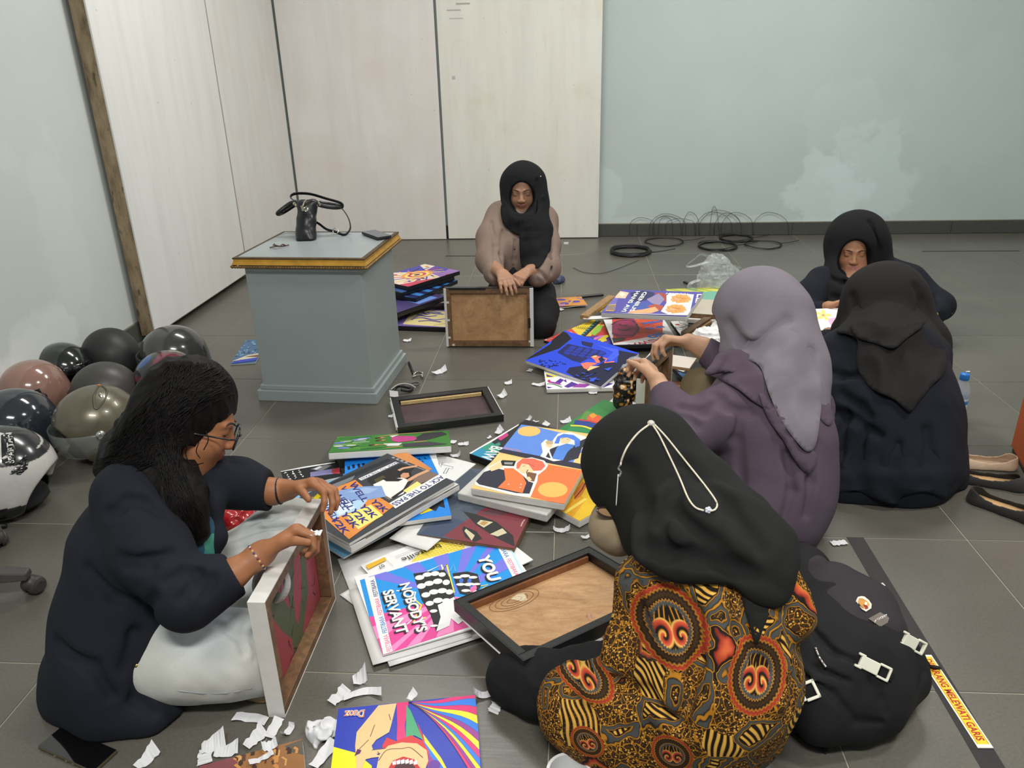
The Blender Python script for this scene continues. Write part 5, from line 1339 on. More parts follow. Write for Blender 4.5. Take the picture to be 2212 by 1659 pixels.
class Art:
	"""a print on a W x H sheet, x to the right and y downwards from the top left corner"""
	def __init__(s, W, H, px=None, inset=0.0): s.W, s.H, s.px, s.V, s.F, s.C, s.n, s.i = W, H, px, [], [], [], 0, inset
	def _put(s, P, T_, c):
		z = s.n*0.000035; b = len(s.V)
		s.V += [(p[0], p[1], z) for p in P]; s.F += [(t[0]+b, t[1]+b, t[2]+b) for t in T_]; s.C += [c]*len(T_)
	def poly(s, c, pts, raw=False):
		P = [(float(x), float(y)) for x, y in (pts if raw or s.px is None else [s.px(q) for q in pts])]
		P = clip([(x-s.i, y-s.i) for x, y in P], s.W-2*s.i, s.H-2*s.i); P = [(x+s.i, y+s.i) for x, y in P]
		if len(P) < 3: return s
		T_ = tessellate_polygon([[Vector((x, y, 0)) for x, y in P]])
		s.n += 1; s._put(P, T_, c); return s
	def fill(s, c): return s.poly(c, [(0, 0), (s.W, 0), (s.W, s.H), (0, s.H)], True)
	def blob(s, c, cen, rx, ry=None, rot=0.0, n=22, raw=False):
		"""ellipse; centre in photograph points (or raw sheet metres), radii in metres"""
		ry = rx if ry is None else ry; x, y = cen if raw or s.px is None else s.px(cen); ca, sa = math.cos(rot), math.sin(rot)
		return s.poly(c, [(x+rx*math.cos(a)*ca-ry*math.sin(a)*sa, y+rx*math.cos(a)*sa+ry*math.sin(a)*ca) for a in np.linspace(0, 2*math.pi, n, endpoint=False)], True)
	def line(s, c, pts, w, raw=False, curve=False):
		P = [np.array(q, float) if raw or s.px is None else np.array(s.px(q)) for q in pts]
		if curve: P = [np.array(q[:2]) for q in catmull([np.append(p, 0) for p in P], 5)]
		L, R = [], []
		for i in range(len(P)):
			t = P[min(i+1, len(P)-1)]-P[max(i-1, 0)]; t /= np.linalg.norm(t)+1e-9; n = np.array([-t[1], t[0]])*w/2
			L.append(P[i]+n); R.append(P[i]-n)
		for i in range(len(P)-1):
			if i == 0: s.n += 1
			Q = clip([tuple(L[i]), tuple(L[i+1]), tuple(R[i+1]), tuple(R[i])], s.W, s.H)
			if len(Q) >= 3: s._put(Q, [(0, k, k+1) for k in range(1, len(Q)-1)], c)
		return s
	def text(s, c, txt, p0, p1, h, raw=False, bold=0.0, shadow=None):
		"""letters whose baseline runs from p0 to p1, cap height h metres"""
		a = np.array(p0 if raw or s.px is None else s.px(p0), float); b = np.array(p1 if raw or s.px is None else s.px(p1), float)
		d = b-a; L = np.linalg.norm(d); d /= L; up = np.array([d[1], -d[0]])
		P, T_, w_, h_ = glyphs(txt, bold)
		for off, cc in (((shadow[1], shadow[0]),) if shadow else ())+((np.zeros(2), c),):
			Q = [a+off+d*p[0]/w_*L+up*p[1]/h_*h for p in P]; s.n += 1
			ok, cutp = [], []
			for t in T_:
				if all(0 <= Q[i][0] <= s.W and 0 <= Q[i][1] <= s.H for i in t): ok.append(t)
				else:
					c_ = clip([tuple(Q[i]) for i in t], s.W, s.H)
					if len(c_) >= 3: cutp.append(c_)
			s._put(Q, ok, cc)
			for c_ in cutp: s._put(c_, [(0, k, k+1) for k in range(1, len(c_)-1)], cc)
		return s
	def build(s, name, m, parent, T_):
		vs_ = [T_ @ Vector((x, y, z)) for x, y, z in s.V]
		mb = MB(); mb.v = [tuple(v) for v in vs_]
		Nn = (T_.to_3x3() @ Vector((0, 0, 1)))
		for f, c in zip(s.F, s.C):
			a, b, d = (Vector(mb.v[i]) for i in f)
			if (b-a).cross(d-a).dot(Nn) < 0: f = f[::-1]
			mb.f.append(f); mb.c.append(c)
		return mb.build(name, m, parent)
M_PRINT = attr_mat('printed_ink_mat', 0.45, grain=0.03, coat=0.04, spec=0.35)
M_PRINTM = attr_mat('matte_ink_mat', 0.6, grain=0.05)
M_WRAP = mat('white_wrap_mat', rgb(216, 214, 208), 0.6, 0.04, 40, bscale=90, bstr=0.1)
M_WRAPG = mat('grey_wrap_mat', rgb(196, 195, 191), 0.6, 0.06, 40, bscale=90, bstr=0.12)
M_BTAPE = mat('black_tape_mat', rgb(30, 31, 32), 0.35, 0.15, 60, bscale=120, bstr=0.15)
M_PAPER = mat('white_paper_mat', rgb(222, 221, 218), 0.75, 0.03, 20, bscale=30, bstr=0.15)
M_BLKEDGE = mat('black_edge_mat', rgb(24, 24, 28), 0.4, 0.1, 60)
def wood(name, c1, c2, scale=(1, 1, 1), rough=0.6):
	m, nt, b = newmat(name); v = coords(nt, 'Object', scale); n = noise(nt, v, 9, 5, 0.6, 1.2)
	n2 = noise(nt, coords(nt, 'Object', tuple(x*9 for x in scale)), 14, 3)
	c = ramp(nt, n, [(0.3, c1), (0.7, c2)])
	c = mixc(nt, 1.0, c, ramp(nt, n2, [(0.3, (0.85,)*3), (0.7, (1.08,)*3)]), 'MULTIPLY')
	nt.links.new(c, b.inputs['Base Color']); b.inputs['Roughness'].default_value = rough
	bump(nt, b, n2, 0.1, 0.001); return m
M_WOODB = wood('brown_stretcher_mat', rgb(96, 70, 46), rgb(138, 104, 72), (3, 3, 3))
M_WOODP = wood('plywood_mat', rgb(168, 124, 82), rgb(206, 164, 118), (1.2, 3.5, 1.2))
def fit_quad(q, z, size=None):
	"""four photograph corners (clockwise from the top left, one may be None) on height z -> matrix, W, H"""
	zs = z if hasattr(z, '__len__') else [z]*4
	P = [at_z(p[0], p[1], zz) if p is not None else None for p, zz in zip(q, zs)]
	for i in range(4):
		if P[i] is None: P[i] = P[i-1]+P[(i+1) % 4]-P[(i+2) % 4]
	A, B, C_, D = P; c = sum(P)/4
	u = (B-A)+(C_-D); v = (D-A)+(C_-B); W, H = np.linalg.norm(u)/2, np.linalg.norm(v)/2
	u /= np.linalg.norm(u); v /= np.linalg.norm(v)
	bis = u+v; bis /= np.linalg.norm(bis); dif = u-v; dif /= np.linalg.norm(dif)
	u = (bis+dif)/math.sqrt(2); v = (bis-dif)/math.sqrt(2)
	if size: W, H = size
	n = np.cross(v, u)                           # upwards
	o = c-u*W/2-v*H/2
	return place(o, u, v, n), W, H
def place(o, u, v, n):
	M_ = Matrix.Identity(4)
	for i in range(3): M_[i][0], M_[i][1], M_[i][2], M_[i][3] = u[i], v[i], n[i], o[i]
	return M_
def dir_quad(a, b, W, H, z, zb=None):
	"""corner A, towards B along the top edge; the sheet extends clockwise"""
	A = at_z(a[0], a[1], z); B = at_z(b[0], b[1], z if zb is None else zb); u = (B-A)/np.linalg.norm(B-A)
	v = np.array([u[1], -u[0], 0.0]); v /= np.linalg.norm(v)
	if W is None: W = float(np.linalg.norm(B-A))
	return place(A, u, v, np.cross(v, u)), W, H
def plane_px(M_, ):
	o = np.array(M_.translation); u = np.array(M_.col[0][:3]); v = np.array(M_.col[1][:3]); n = np.array(M_.col[2][:3])
	def f(p):
		r = ray(p[0], p[1]); t = ((o-CAM)@n)/(r@n); q = CAM+r*t-o
		return float(q@u), float(q@v)
	return f
def pnp(pts, W, H, z0=0.08):
	"""pose of a W x H rectangle seen at four photograph corners"""
	P = [at_z(p[0], p[1], z0) for p in pts]; loc = np.array([(0, 0, 0), (W, 0, 0), (W, H, 0), (0, H, 0)], float)
	u = P[1]-P[0]; u /= np.linalg.norm(u); v = np.array([u[1], -u[0], 0]); R0 = np.stack([u, v, np.cross(u, v)], 1)
	def rot(w_):
		th = np.linalg.norm(w_)+1e-12; k = w_/th; X = np.array([[0, -k[2], k[1]], [k[2], 0, -k[0]], [-k[1], k[0], 0]])
		return np.eye(3)+math.sin(th)*X+(1-math.cos(th))*X@X
	def res(x):
		R = R0@rot(x[:3]); r = []
		for l, p in zip(loc, pts):
			d = R@l+x[3:]-CAM; zc = d@FW; r += [CX+F_PX*(d@RT)/zc-p[0], CY-F_PX*(d@UP)/zc-p[1]]
		return np.array(r)
	x = np.concatenate([np.zeros(3), P[0]]); lam = 1e-3
	for _ in range(120):
		r = res(x); J = np.stack([(res(x+np.eye(6)[j]*1e-6)-r)/1e-6 for j in range(6)], 1)
		dx = np.linalg.solve(J.T@J+lam*np.diag(np.diag(J.T@J)+1e-9), -J.T@r)
		if (res(x+dx)**2).sum() < (r**2).sum(): x = x+dx; lam *= 0.5
		else: lam *= 3
	R = R0@rot(x[:3]); u, v = R[:, 0], R[:, 1]
	return place(x[3:], u, v, np.cross(v, u)), W, H
def ZM(x0, y0, s): return lambda x, y: (x0+x*s, y0+y*s)
zA = ZM(560, 880, .33454); zB = ZM(700, 1130, .3189); zC = ZM(1120, 540, .20494); zD = ZM(500, 390, .30139)
zE = ZM(820, 740, .27125); zF = ZM(380, 1430, .3255); zG = ZM(840, 740, .18083); zI = ZM(520, 820, .18083); zH = ZM(600, 930, .16278)
def canvas(name, label, cat, pose, thick, edge, art=None, group='art prints on the floor', mprint=None, part='wrapped_frame', bev=0.004, px=True, curl=0.0):
	"""a stretched canvas (or sheet) whose printed top lies on POSE; ART(a) draws the print"""
	M_, W, H = pose
	bc = M_ @ Vector((W/2, H/2, -thick))
	t = thing(name, label, cat, bc, 0.0, group)
	if thick > 0.004:
		MB().box((0, 0, -thick), (W, H, 0), M_).build(part, edge, t, bevel=bev, seg=2)
	else:
		n = 8; vs_ = []; rnd = random.Random(int(W*1e5+M_.translation.x*1e4))
		ph = rnd.random()*6
		for k, dz in ((0, 0.0), (1, -thick)):
			for i in range(n+1):
				for j in range(n+1):
					vs_.append(M_ @ Vector((W*i/n, H*j/n, dz+curl*(math.sin(i*0.8+ph)*math.sin(j*0.7+ph)*0.3+max(0, abs(i/n-.5)*2-.6)**2*1.6*(j/n)))))
		idx = lambda k, i, j: k*(n+1)**2+i*(n+1)+j
		fs = []
		for i in range(n):
			for j in range(n):
				fs.append((idx(0, i, j), idx(0, i, j+1), idx(0, i+1, j+1), idx(0, i+1, j))); fs.append((idx(1, i, j), idx(1, i+1, j), idx(1, i+1, j+1), idx(1, i, j+1)))
		for i in range(n):
			for (a, b) in (((i, 0), (i+1, 0)), ((i+1, n), (i, n)), ((0, i+1), (0, i)), ((n, i), (n, i+1))):
				fs.append((idx(0, *a), idx(0, *b), idx(1, *b), idx(1, *a)))
		MB().add(vs_, fs).build(part, edge, t, merge=True, sm=curl > 0)
	if art:
		A = Art(W, H, plane_px(M_) if px else None)
		art(A)
		A.build('print', mprint or M_PRINT, t, M_ @ Matrix.Translation((0, 0, 0.0006+curl*0.5)))
	return t
def stretcher(name, label, M_, W, H, depth_, bar, outer, barm, panelm, group=None, cat='frame', wrap=0.0025, panel_z=0.004, top_strip=None, tops=None):
	"""the open back of a canvas: panel, four bars, wrapped outside; local z runs to the open side"""
	t = thing(name, label, cat, M_ @ Vector((W/2, H/2, 0)), 0.0, group)
	MB().box((0.002, 0.002, 0.0), (W-0.002, H-0.002, panel_z), M_).build('panel', panelm, t)
	for lo, hi in (((0, 0), (W, bar)), ((0, H-bar), (W, H)), ((0, bar+0.0005), (bar, H-bar-0.0005)), ((W-bar, bar+0.0005), (W, H-bar-0.0005))):
		MB().box((lo[0], lo[1], panel_z), (hi[0], hi[1], depth_-0.0006), M_).build('stretcher_bar', barm, t, bevel=0.0015, seg=1)
	sides = (((-wrap, -wrap), (W+wrap, 0)), ((-wrap, H), (W+wrap, H+wrap)), ((-wrap, 0), (0, H)), ((W, 0), (W+wrap, H)))
	for i, (lo, hi) in enumerate(sides):
		m = outer[i] if isinstance(outer, (list, tuple)) else outer
		MB().box((lo[0], lo[1], -0.001), (hi[0], hi[1], depth_), M_).build('wrapped_edge', m, t)
	return t
# ================================================================ art prints, frames and sheets of the near pile
WHI, BLK = rgb(232, 232, 230), rgb(24, 24, 28)
def mp(f, *q): return [f(*p) for p in q]
def art_sunrise(a):
	Q = lambda *q: mp(zA, *q)
	a.fill(rgb(236, 198, 122))
	blue, org, navy = rgb(96, 140, 222), rgb(232, 122, 66), rgb(44, 44, 62)
	a.poly(blue, Q((1680, 100), (2300, 250), (2240, 360), (2090, 372), (1560, 280)))
	a.poly(rgb(240, 206, 134), Q((2040, 330), (2060, 300), (2110, 285), (2250, 290), (2180, 460), (2020, 372)))
	a.poly(navy, Q((1545, 290), (1562, 268), (2110, 372), (2095, 412)))
	a.poly(rgb(238, 204, 132), Q((1540, 302), (2100, 405), (2080, 440), (1830, 400), (1600, 440), (1430, 470)))
	a.poly(org, Q((1820, 362), (2105, 410), (1985, 635), (1750, 580), (1790, 480)))
	a.blob(rgb(238, 190, 108), zA(1742, 155), 0.041); a.blob(rgb(242, 186, 96), zA(1895, 532), 0.046)
	# person with blue hair
	a.poly(WHI, Q((1905, 200), (1930, 170), (2000, 160), (2075, 180), (2140, 205), (2140, 260), (2100, 240), (2075, 290), (2050, 330), (1900, 350), (1815, 318), (1830, 290), (1820, 235), (1850, 208), (1890, 225)))
	a.poly(navy, Q((1850, 320), (1880, 270), (1930, 250), (2020, 265), (2055, 225), (2125, 195), (2140, 250), (2085, 260), (2060, 330), (1990, 350), (1870, 328)))
	a.poly(rgb(84, 136, 222), Q((1890, 330), (1925, 255), (1985, 235), (2040, 245), (1990, 290), (1960, 345)))
	a.poly(rgb(240, 206, 160), Q((1938, 195), (1960, 185), (2010, 190), (2012, 220), (1985, 236), (1950, 232), (1936, 212)))
	a.poly(rgb(78, 128, 222), Q((1905, 235), (1925, 190), (1965, 172), (2030, 180), (2072, 210), (2070, 250), (2040, 262), (2035, 215), (1990, 196), (1945, 200), (1935, 235)))
	a.poly(rgb(240, 206, 160), Q((1855, 225), (1885, 230), (1895, 255), (1870, 262), (1848, 248)))
	a.poly(rgb(196, 172, 130), Q((1848, 225), (1862, 214), (1898, 222), (1895, 240), (1862, 242)))
	a.line(WHI, Q((1862, 262), (1890, 336)), 0.006); a.line(navy, Q((1952, 205), (1962, 203)), 0.002); a.line(navy, Q((1985, 208), (1998, 206)), 0.002)
	a.text(rgb(232, 150, 128), 'Sunrise', zA(1575, 268), zA(1686, 290), 0.017)
	# person with red hair
	a.poly(WHI, Q((1390, 470), (1470, 390), (1560, 345), (1650, 360), (1690, 335), (1760, 325), (1840, 345), (1865, 375), (1850, 400), (1800, 440), (1795, 480), (1750, 585), (1640, 570), (1395, 505)))
	a.poly(navy, Q((1400, 480), (1450, 420), (1530, 395), (1620, 415), (1700, 440), (1740, 480), (1770, 490), (1745, 560), (1660, 556), (1420, 500)))
	a.poly(org, Q((1580, 395), (1640, 395), (1700, 440), (1725, 490), (1700, 556), (1540, 520), (1590, 470)))
	a.poly(rgb(242, 208, 160), Q((1655, 372), (1690, 350), (1745, 355), (1780, 400), (1760, 425), (1700, 430), (1665, 405)))
	a.poly(rgb(226, 112, 86), Q((1660, 395), (1665, 360), (1700, 332), (1770, 332), (1830, 352), (1848, 380), (1820, 410), (1770, 412), (1740, 372), (1695, 365), (1675, 400)))
	a.line(rgb(160, 60, 48), Q((1735, 365), (1780, 385)), 0.002); a.line(navy, Q((1700, 382), (1718, 380)), 0.0022); a.line(navy, Q((1725, 425), (1735, 405)), 0.003)
	a.poly(rgb(242, 208, 160), Q((1480, 395), (1560, 350), (1580, 360), (1570, 392), (1500, 415)))
	a.poly(BLK, Q((1560, 350), (1570, 343), (1658, 348), (1645, 382), (1568, 378))); a.poly(rgb(150, 150, 150), Q((1580, 356), (1640, 358), (1634, 372), (1584, 370)))
	a.poly(rgb(120, 84, 62), Q((1725, 428), (1738, 420), (1792, 430), (1775, 482), (1735, 474))); a.poly(rgb(242, 208, 160), Q((1720, 455), (1745, 450), (1760, 470), (1740, 484)))
	a.text(rgb(242, 170, 90), 'Sunset', zA(1955, 400), zA(2060, 418), 0.014)
	for q in ((1690, 500), (1685, 520), (1610, 500)): a.blob(WHI, zA(*q), 0.0025)
canvas('art_canvas', 'thick white-edged canvas of two cartoon coffee drinkers, blue above and orange below', 'canvas',
	fit_quad([zA(1680, 105), None, zA(1985, 635), zA(1390, 520)], 0.086), 0.024, M_WRAP, art_sunrise, 'canvases and prints in the near pile')
canvas('art_canvas', 'white wrapped canvas directly under the canvas of two coffee drinkers', 'canvas',
	dir_quad(zA(1560, 290), zA(2160, 420), 0.312, 0.30, 0.058), 0.027, M_WRAPG, None, 'canvases and prints in the near pile')
def art_yellow(a):
	a.fill(rgb(226, 186, 40)); Q = lambda *q: mp(zA, *q)
	a.poly(rgb(222, 160, 40), Q((1930, 690), (2060, 560), (2110, 600), (2000, 740)))
	a.poly(rgb(208, 118, 60), Q((2030, 560), (2090, 480), (2120, 500), (2080, 570), (2040, 600))); a.line(rgb(90, 50, 30), Q((2035, 590), (2085, 530), (2110, 480)), 0.004)
	a.line(rgb(236, 214, 96), Q((1960, 690), (2110, 590)), 0.012)
canvas('art_canvas', 'yellow canvas with an orange figure, half under the white wrapped canvas', 'canvas',
	dir_quad(zA(2068, 735), zA(1930, 660), 0.297, 0.42, 0.0300), 0.026, M_WRAP, art_yellow, 'canvases and prints in the near pile')
def art_baw(a):
	Q = lambda *q: mp(zA, *q); a.fill(rgb(42, 42, 46))
	a.poly(WHI, Q((1355, 297), (1680, 105), (1672, 118), (1368, 306))); a.poly(rgb(46, 142, 180), Q((1362, 304), (1430, 262), (1530, 300), (1480, 345)))
	a.poly(rgb(58, 150, 128), Q((1430, 262), (1500, 225), (1560, 270), (1520, 310))); a.poly(rgb(200, 62, 130), Q((1535, 200), (1600, 165), (1610, 182), (1560, 215)))
	a.poly(rgb(60, 140, 126), Q((1500, 250), (1550, 225), (1560, 240), (1520, 275)))
	a.text(WHI, 'WAB'[::-1], zA(1505, 248), zA(1425, 330), 0.045, bold=0.02)
canvas('art_canvas', 'black-edged canvas with white letters BAW on teal and blue, left of the coffee canvas', 'canvas',
	dir_quad(zA(1355, 297), zA(1680, 106), 0.34, 0.18, 0.030), 0.026, M_BLKEDGE, art_baw, 'canvases and prints in the near pile')
def art_rainbow(a):
	Q = lambda *q: mp(zA, *q); a.fill(rgb(54, 128, 66))
	a.poly(rgb(96, 140, 70), Q((2060, 90), (2110, 20), (2220, 60), (2200, 110))); a.poly(rgb(220, 96, 60), Q((2120, 60), (2150, 40), (2210, 60), (2200, 100), (2120, 90)))
	a.poly(rgb(226, 150, 50), Q((2130, 50), (2160, 36), (2180, 56), (2150, 74)))
	a.poly(rgb(40, 66, 140), Q((2040, 85), (2100, 78), (2210, 112), (2200, 140), (2030, 110))); a.line(rgb(196, 66, 60), Q((2060, 80), (2130, 88), (2220, 112)), 0.012)
	a.line(rgb(226, 210, 70), Q((2010, 118), (2100, 125), (2200, 165)), 0.012, curve=True); a.poly(rgb(46, 140, 84), Q((1975, 155), (2020, 122), (2140, 150), (2130, 180)))
canvas('art_canvas', 'black-edged canvas with a green, blue and red landscape behind the batik wearer', 'canvas',
	dir_quad(zA(1925, 150), zA(2110, 25), 0.34, 0.22, 0.030), 0.028, M_BLKEDGE, art_rainbow, 'canvases and prints in the near pile')
def art_ship(a):
	Q = lambda *q: mp(zA, *q); a.fill(rgb(74, 84, 98))
	a.poly(rgb(62, 74, 88), Q((1340, 380), (1500, 500), (1300, 640), (1150, 700)))
	a.poly(rgb(58, 72, 98), Q((1030, 820), (1200, 700), (1340, 740), (1180, 840)))
	a.poly(rgb(122, 46, 56), Q((1190, 832), (1440, 660), (1560, 600), (1775, 680), (1650, 915), (1400, 900)))
	a.poly(rgb(96, 58, 66), Q((1420, 690), (1560, 620), (1700, 660), (1560, 700)))
	a.poly(rgb(30, 28, 30), Q((1315, 672), (1400, 690), (1530, 740), (1640, 830), (1650, 900), (1540, 850), (1400, 760)))
	a.poly(rgb(30, 28, 30), Q((1310, 790), (1318, 768), (1400, 800), (1440, 850), (1390, 870), (1330, 840)))
	for q in ([(1405, 750), (1430, 728), (1510, 742), (1450, 778)], [(1490, 820), (1570, 782), (1600, 812), (1540, 835)], [(1325, 800), (1335, 785), (1392, 828), (1372, 862)]): a.poly(rgb(206, 196, 160), Q(*q))
	a.poly(rgb(186, 140, 80), Q((1420, 752), (1450, 735), (1480, 745), (1450, 765)))
	a.line(rgb(190, 160, 150), Q((1690, 770), (1700, 745), (1715, 725)), 0.004); a.line(rgb(190, 160, 150), Q((1770, 690), (1712, 780), (1660, 890)), 0.003)
canvas('painted_board', 'old wooden-edged painting of a black boat on maroon and slate blue', 'painting',
	dir_quad(zA(1645, 912), zA(1030, 822), 0.30, 0.42, 0.0290), 0.028, wood('painting_edge_mat', rgb(104, 76, 54), rgb(136, 102, 74)), art_ship, 'canvases and prints in the near pile', M_PRINTM)
# --- the poster NOBODY'S SERVANT and the sheets under it
def art_nobody(a):
	Q = lambda *q: mp(zB, *q); a.fill(WHI)
	b1, b2, p1, p2 = rgb(22, 146, 224), rgb(116, 116, 220), rgb(222, 66, 148), rgb(238, 138, 192)
	a.poly(b1, Q((242, 388), (1225, 92), (1352, 335), (1130, 640), (372, 905)))
	c = (865, 500)
	rad = [(300, 366), (420, 330), (540, 295), (640, 264), (740, 234), (840, 204), (940, 174), (1040, 144), (1140, 116), (1225, 92), (1275, 190), (1320, 275), (1352, 335)]
	for i in range(0, len(rad)-1, 2): a.poly(b2, Q(c, rad[i], rad[i+1]))
	a.poly(p1, Q((298, 640), c, (1160, 620), (1120, 660), (372, 905)))
	rad = [(1100, 660), (1000, 695), (880, 735), (760, 775), (650, 812), (560, 842), (470, 872), (372, 905), (340, 800), (315, 710), (300, 650)]
	for i in range(0, len(rad)-1, 2): a.poly(p2, Q(c, rad[i], rad[i+1]))
	a.poly(p2, Q(c, (1200, 520), (1130, 600)))
	# borders with the repeated word
	a.poly(WHI, Q((275, 378), (342, 358), (465, 870), (402, 892))); a.poly(WHI, Q((1150, 118), (1212, 96), (1340, 340), (1280, 372)))
	for i in range(4):
		f = lambda t: zB(460-122*t, 872-495*t)
		a.text((rgb(232, 100, 150), rgb(30, 120, 190))[i % 2] if i < 3 else rgb(40, 70, 120), 'FESTIBARA', f(i*0.25+0.01), f(i*0.25+0.235), 0.0115, bold=0.01)
		g = lambda t: zB(1168+130*t, 122+245*t)
		if i < 2: a.text((rgb(30, 110, 180), rgb(232, 100, 150))[i], 'FESTIBARA', g(i*0.5+0.01), g(i*0.5+0.47), 0.0125, bold=0.01)
	a.poly(rgb(190, 224, 246), Q((1212, 97), (1225, 92), (1352, 335), (1340, 340)))
	# star lines
	yel = rgb(240, 224, 60)
	for col, pts in ((WHI, [(490, 460), (620, 470), (600, 560), (660, 600), (560, 690), (680, 660)]), (WHI, [(700, 330), (795, 285), (840, 420)]), (yel, [(800, 320), (830, 282), (880, 470), (860, 500)]), (yel, [(590, 500), (660, 560), (600, 690), (690, 640)]), (yel, [(1000, 440), (1110, 420), (1040, 470)]), (rgb(90, 170, 220), [(850, 330), (880, 280), (890, 330)]), (yel, [(940, 600), (990, 670), (940, 660)])):
		a.line(col, Q(*pts), 0.0045)
	# black and white block letters
	a.poly(BLK, Q((605, 345), (815, 318), (850, 370), (885, 500), (850, 610), (760, 740), (720, 620), (660, 520)))
	for (x, y, r, q) in ((648, 372, .013, .02), (700, 352, .013, .018), (752, 345, .012, .020), (800, 352, .010, .018), (660, 430, .012, .022), (712, 412, .013, .02), (770, 398, .013, .022), (828, 405, .010, .022), (690, 490, .012, .020), (744, 470, .013, .02), (800, 462, .013, .02), (850, 470, .010, .02), (716, 548, .011, .018), (772, 528, .013, .02), (828, 530, .011, .018), (742, 600, .010, .012), (745, 700, .010, .008)):
		a.blob(WHI, zB(x, y), r, q*0.55, 0.3, 12)
	a.poly(WHI, Q((770, 560), (880, 505), (950, 660), (910, 690), (860, 650), (850, 700), (760, 740), (790, 640)))
	a.poly(BLK, Q((870, 345), (970, 332), (1040, 350), (1062, 430), (1020, 500), (920, 480), (890, 410)))
	for (x, y, r) in ((905, 372, .012), (955, 362, .014), (1010, 372, .012), (925, 420, .012), (985, 420, .015), (1035, 418, .010), (960, 462, .012), (1010, 465, .010)): a.blob(WHI, zB(x, y), r, r*0.5, 0.4, 12)
	for (x, y) in ((930, 395), (985, 395), (1000, 440)): a.blob(rgb(60, 110, 200), zB(x, y), .006, .010, 0.4, 10)
	for (x, y) in ((1005, 455), (1020, 445)): a.blob(rgb(230, 110, 170), zB(x, y), .006, .012, 0.4, 10)
	sh = lambda w_: (BLK, np.array([-0.006, 0.003]))
	a.text(WHI, "NOBODY'S", zB(515, 420), zB(634, 748), 0.028, bold=0.035, shadow=sh(0)); a.text(WHI, 'SERVANT', zB(398, 468), zB(500, 762), 0.028, bold=0.035, shadow=sh(0)); a.text(WHI, 'YOU', zB(1040, 232), zB(1122, 402), 0.034, bold=0.045, shadow=sh(0))
canvas('poster', 'blue and pink printed poster reading NOBODY\'S SERVANT lying on white sheets', 'poster',
	fit_quad([zB(240, 380), zB(1225, 85), None, zB(380, 930)], 0.020), 0.003, M_PAPER, art_nobody, 'canvases and prints in the near pile')
G_SH = 'loose white sheets in the near pile'
def sheet(label, pose, curl=0.003, m=None, art=None, th=0.0012, cat='sheet', group=G_SH):
	return canvas('paper_sheet', label, cat, pose, th, m or M_PAPER, art, group, curl=curl, part='sheet')
sheet('white sheet directly under the NOBODY\'S SERVANT poster, showing along its left edge', fit_quad([zB(205, 462), None, zB(960, 760), zB(302, 992)], 0.012), 0.002)
sheet('white sheet showing below the lower edge of the NOBODY\'S SERVANT poster', dir_quad(zB(330, 700), zB(1000, 500), 0.30, 0.155, 0.009), 0.002)
sheet('large white sheet sticking out left of the bouteille page', dir_quad(zB(92, 245), zB(560, 125), 0.30, 0.27, 0.005), 0.004)
sheet('small white paper corner poking out left of the posters', dir_quad(zB(105, 485), zB(262, 395), 0.12, 0.10, 0.003), 0.002)
sheet('white sheet with folded corner below the blue print', fit_quad([zB(690, -20), zB(1060, -60), zB(1000, 142), zB(792, 62)][0:1]+[zB(1066, -60), zB(620, 148), zB(400, 80)], 0.026), 0.003)
def art_bout(a):
	Q = lambda *q: mp(zB, *q); a.fill(WHI)
	a.poly(rgb(228, 206, 66), Q((560, 295), (650, 200), (780, 130), (960, 140), (940, 190)))
	for i in range(16):
		for j in range(7):
			x, y = 612+i*20+j*10, 262-i*7+j*12-40
			a.blob(rgb(244, 238, 190), zB(x, y), 0.0022, 0.0018, 0, 6)
	a.poly(rgb(226, 178, 40), Q((282, 296), (412, 238), (424, 258), (300, 322)))
	a.text(rgb(36, 34, 34), 'bouteille', zB(778, 148), zB(520, 248), 0.020)
	a.text(rgb(40, 40, 40), '07', zB(398, 286), zB(362, 304), 0.014)
	a.line(rgb(190, 190, 186), Q((420, 255), (470, 300)), 0.0012); a.line(rgb(150, 150, 150), Q((480, 236), (640, 170)), 0.001); a.line(rgb(150, 150, 150), Q((488, 246), (640, 182)), 0.001)
canvas('poster', 'white and yellow magazine page headed bouteille, upside down', 'poster', dir_quad(zB(245, 285), zB(700, 100), 0.40, 0.28, 0.014), 0.002, M_PAPER, art_bout, 'canvases and prints in the near pile', curl=0.0)
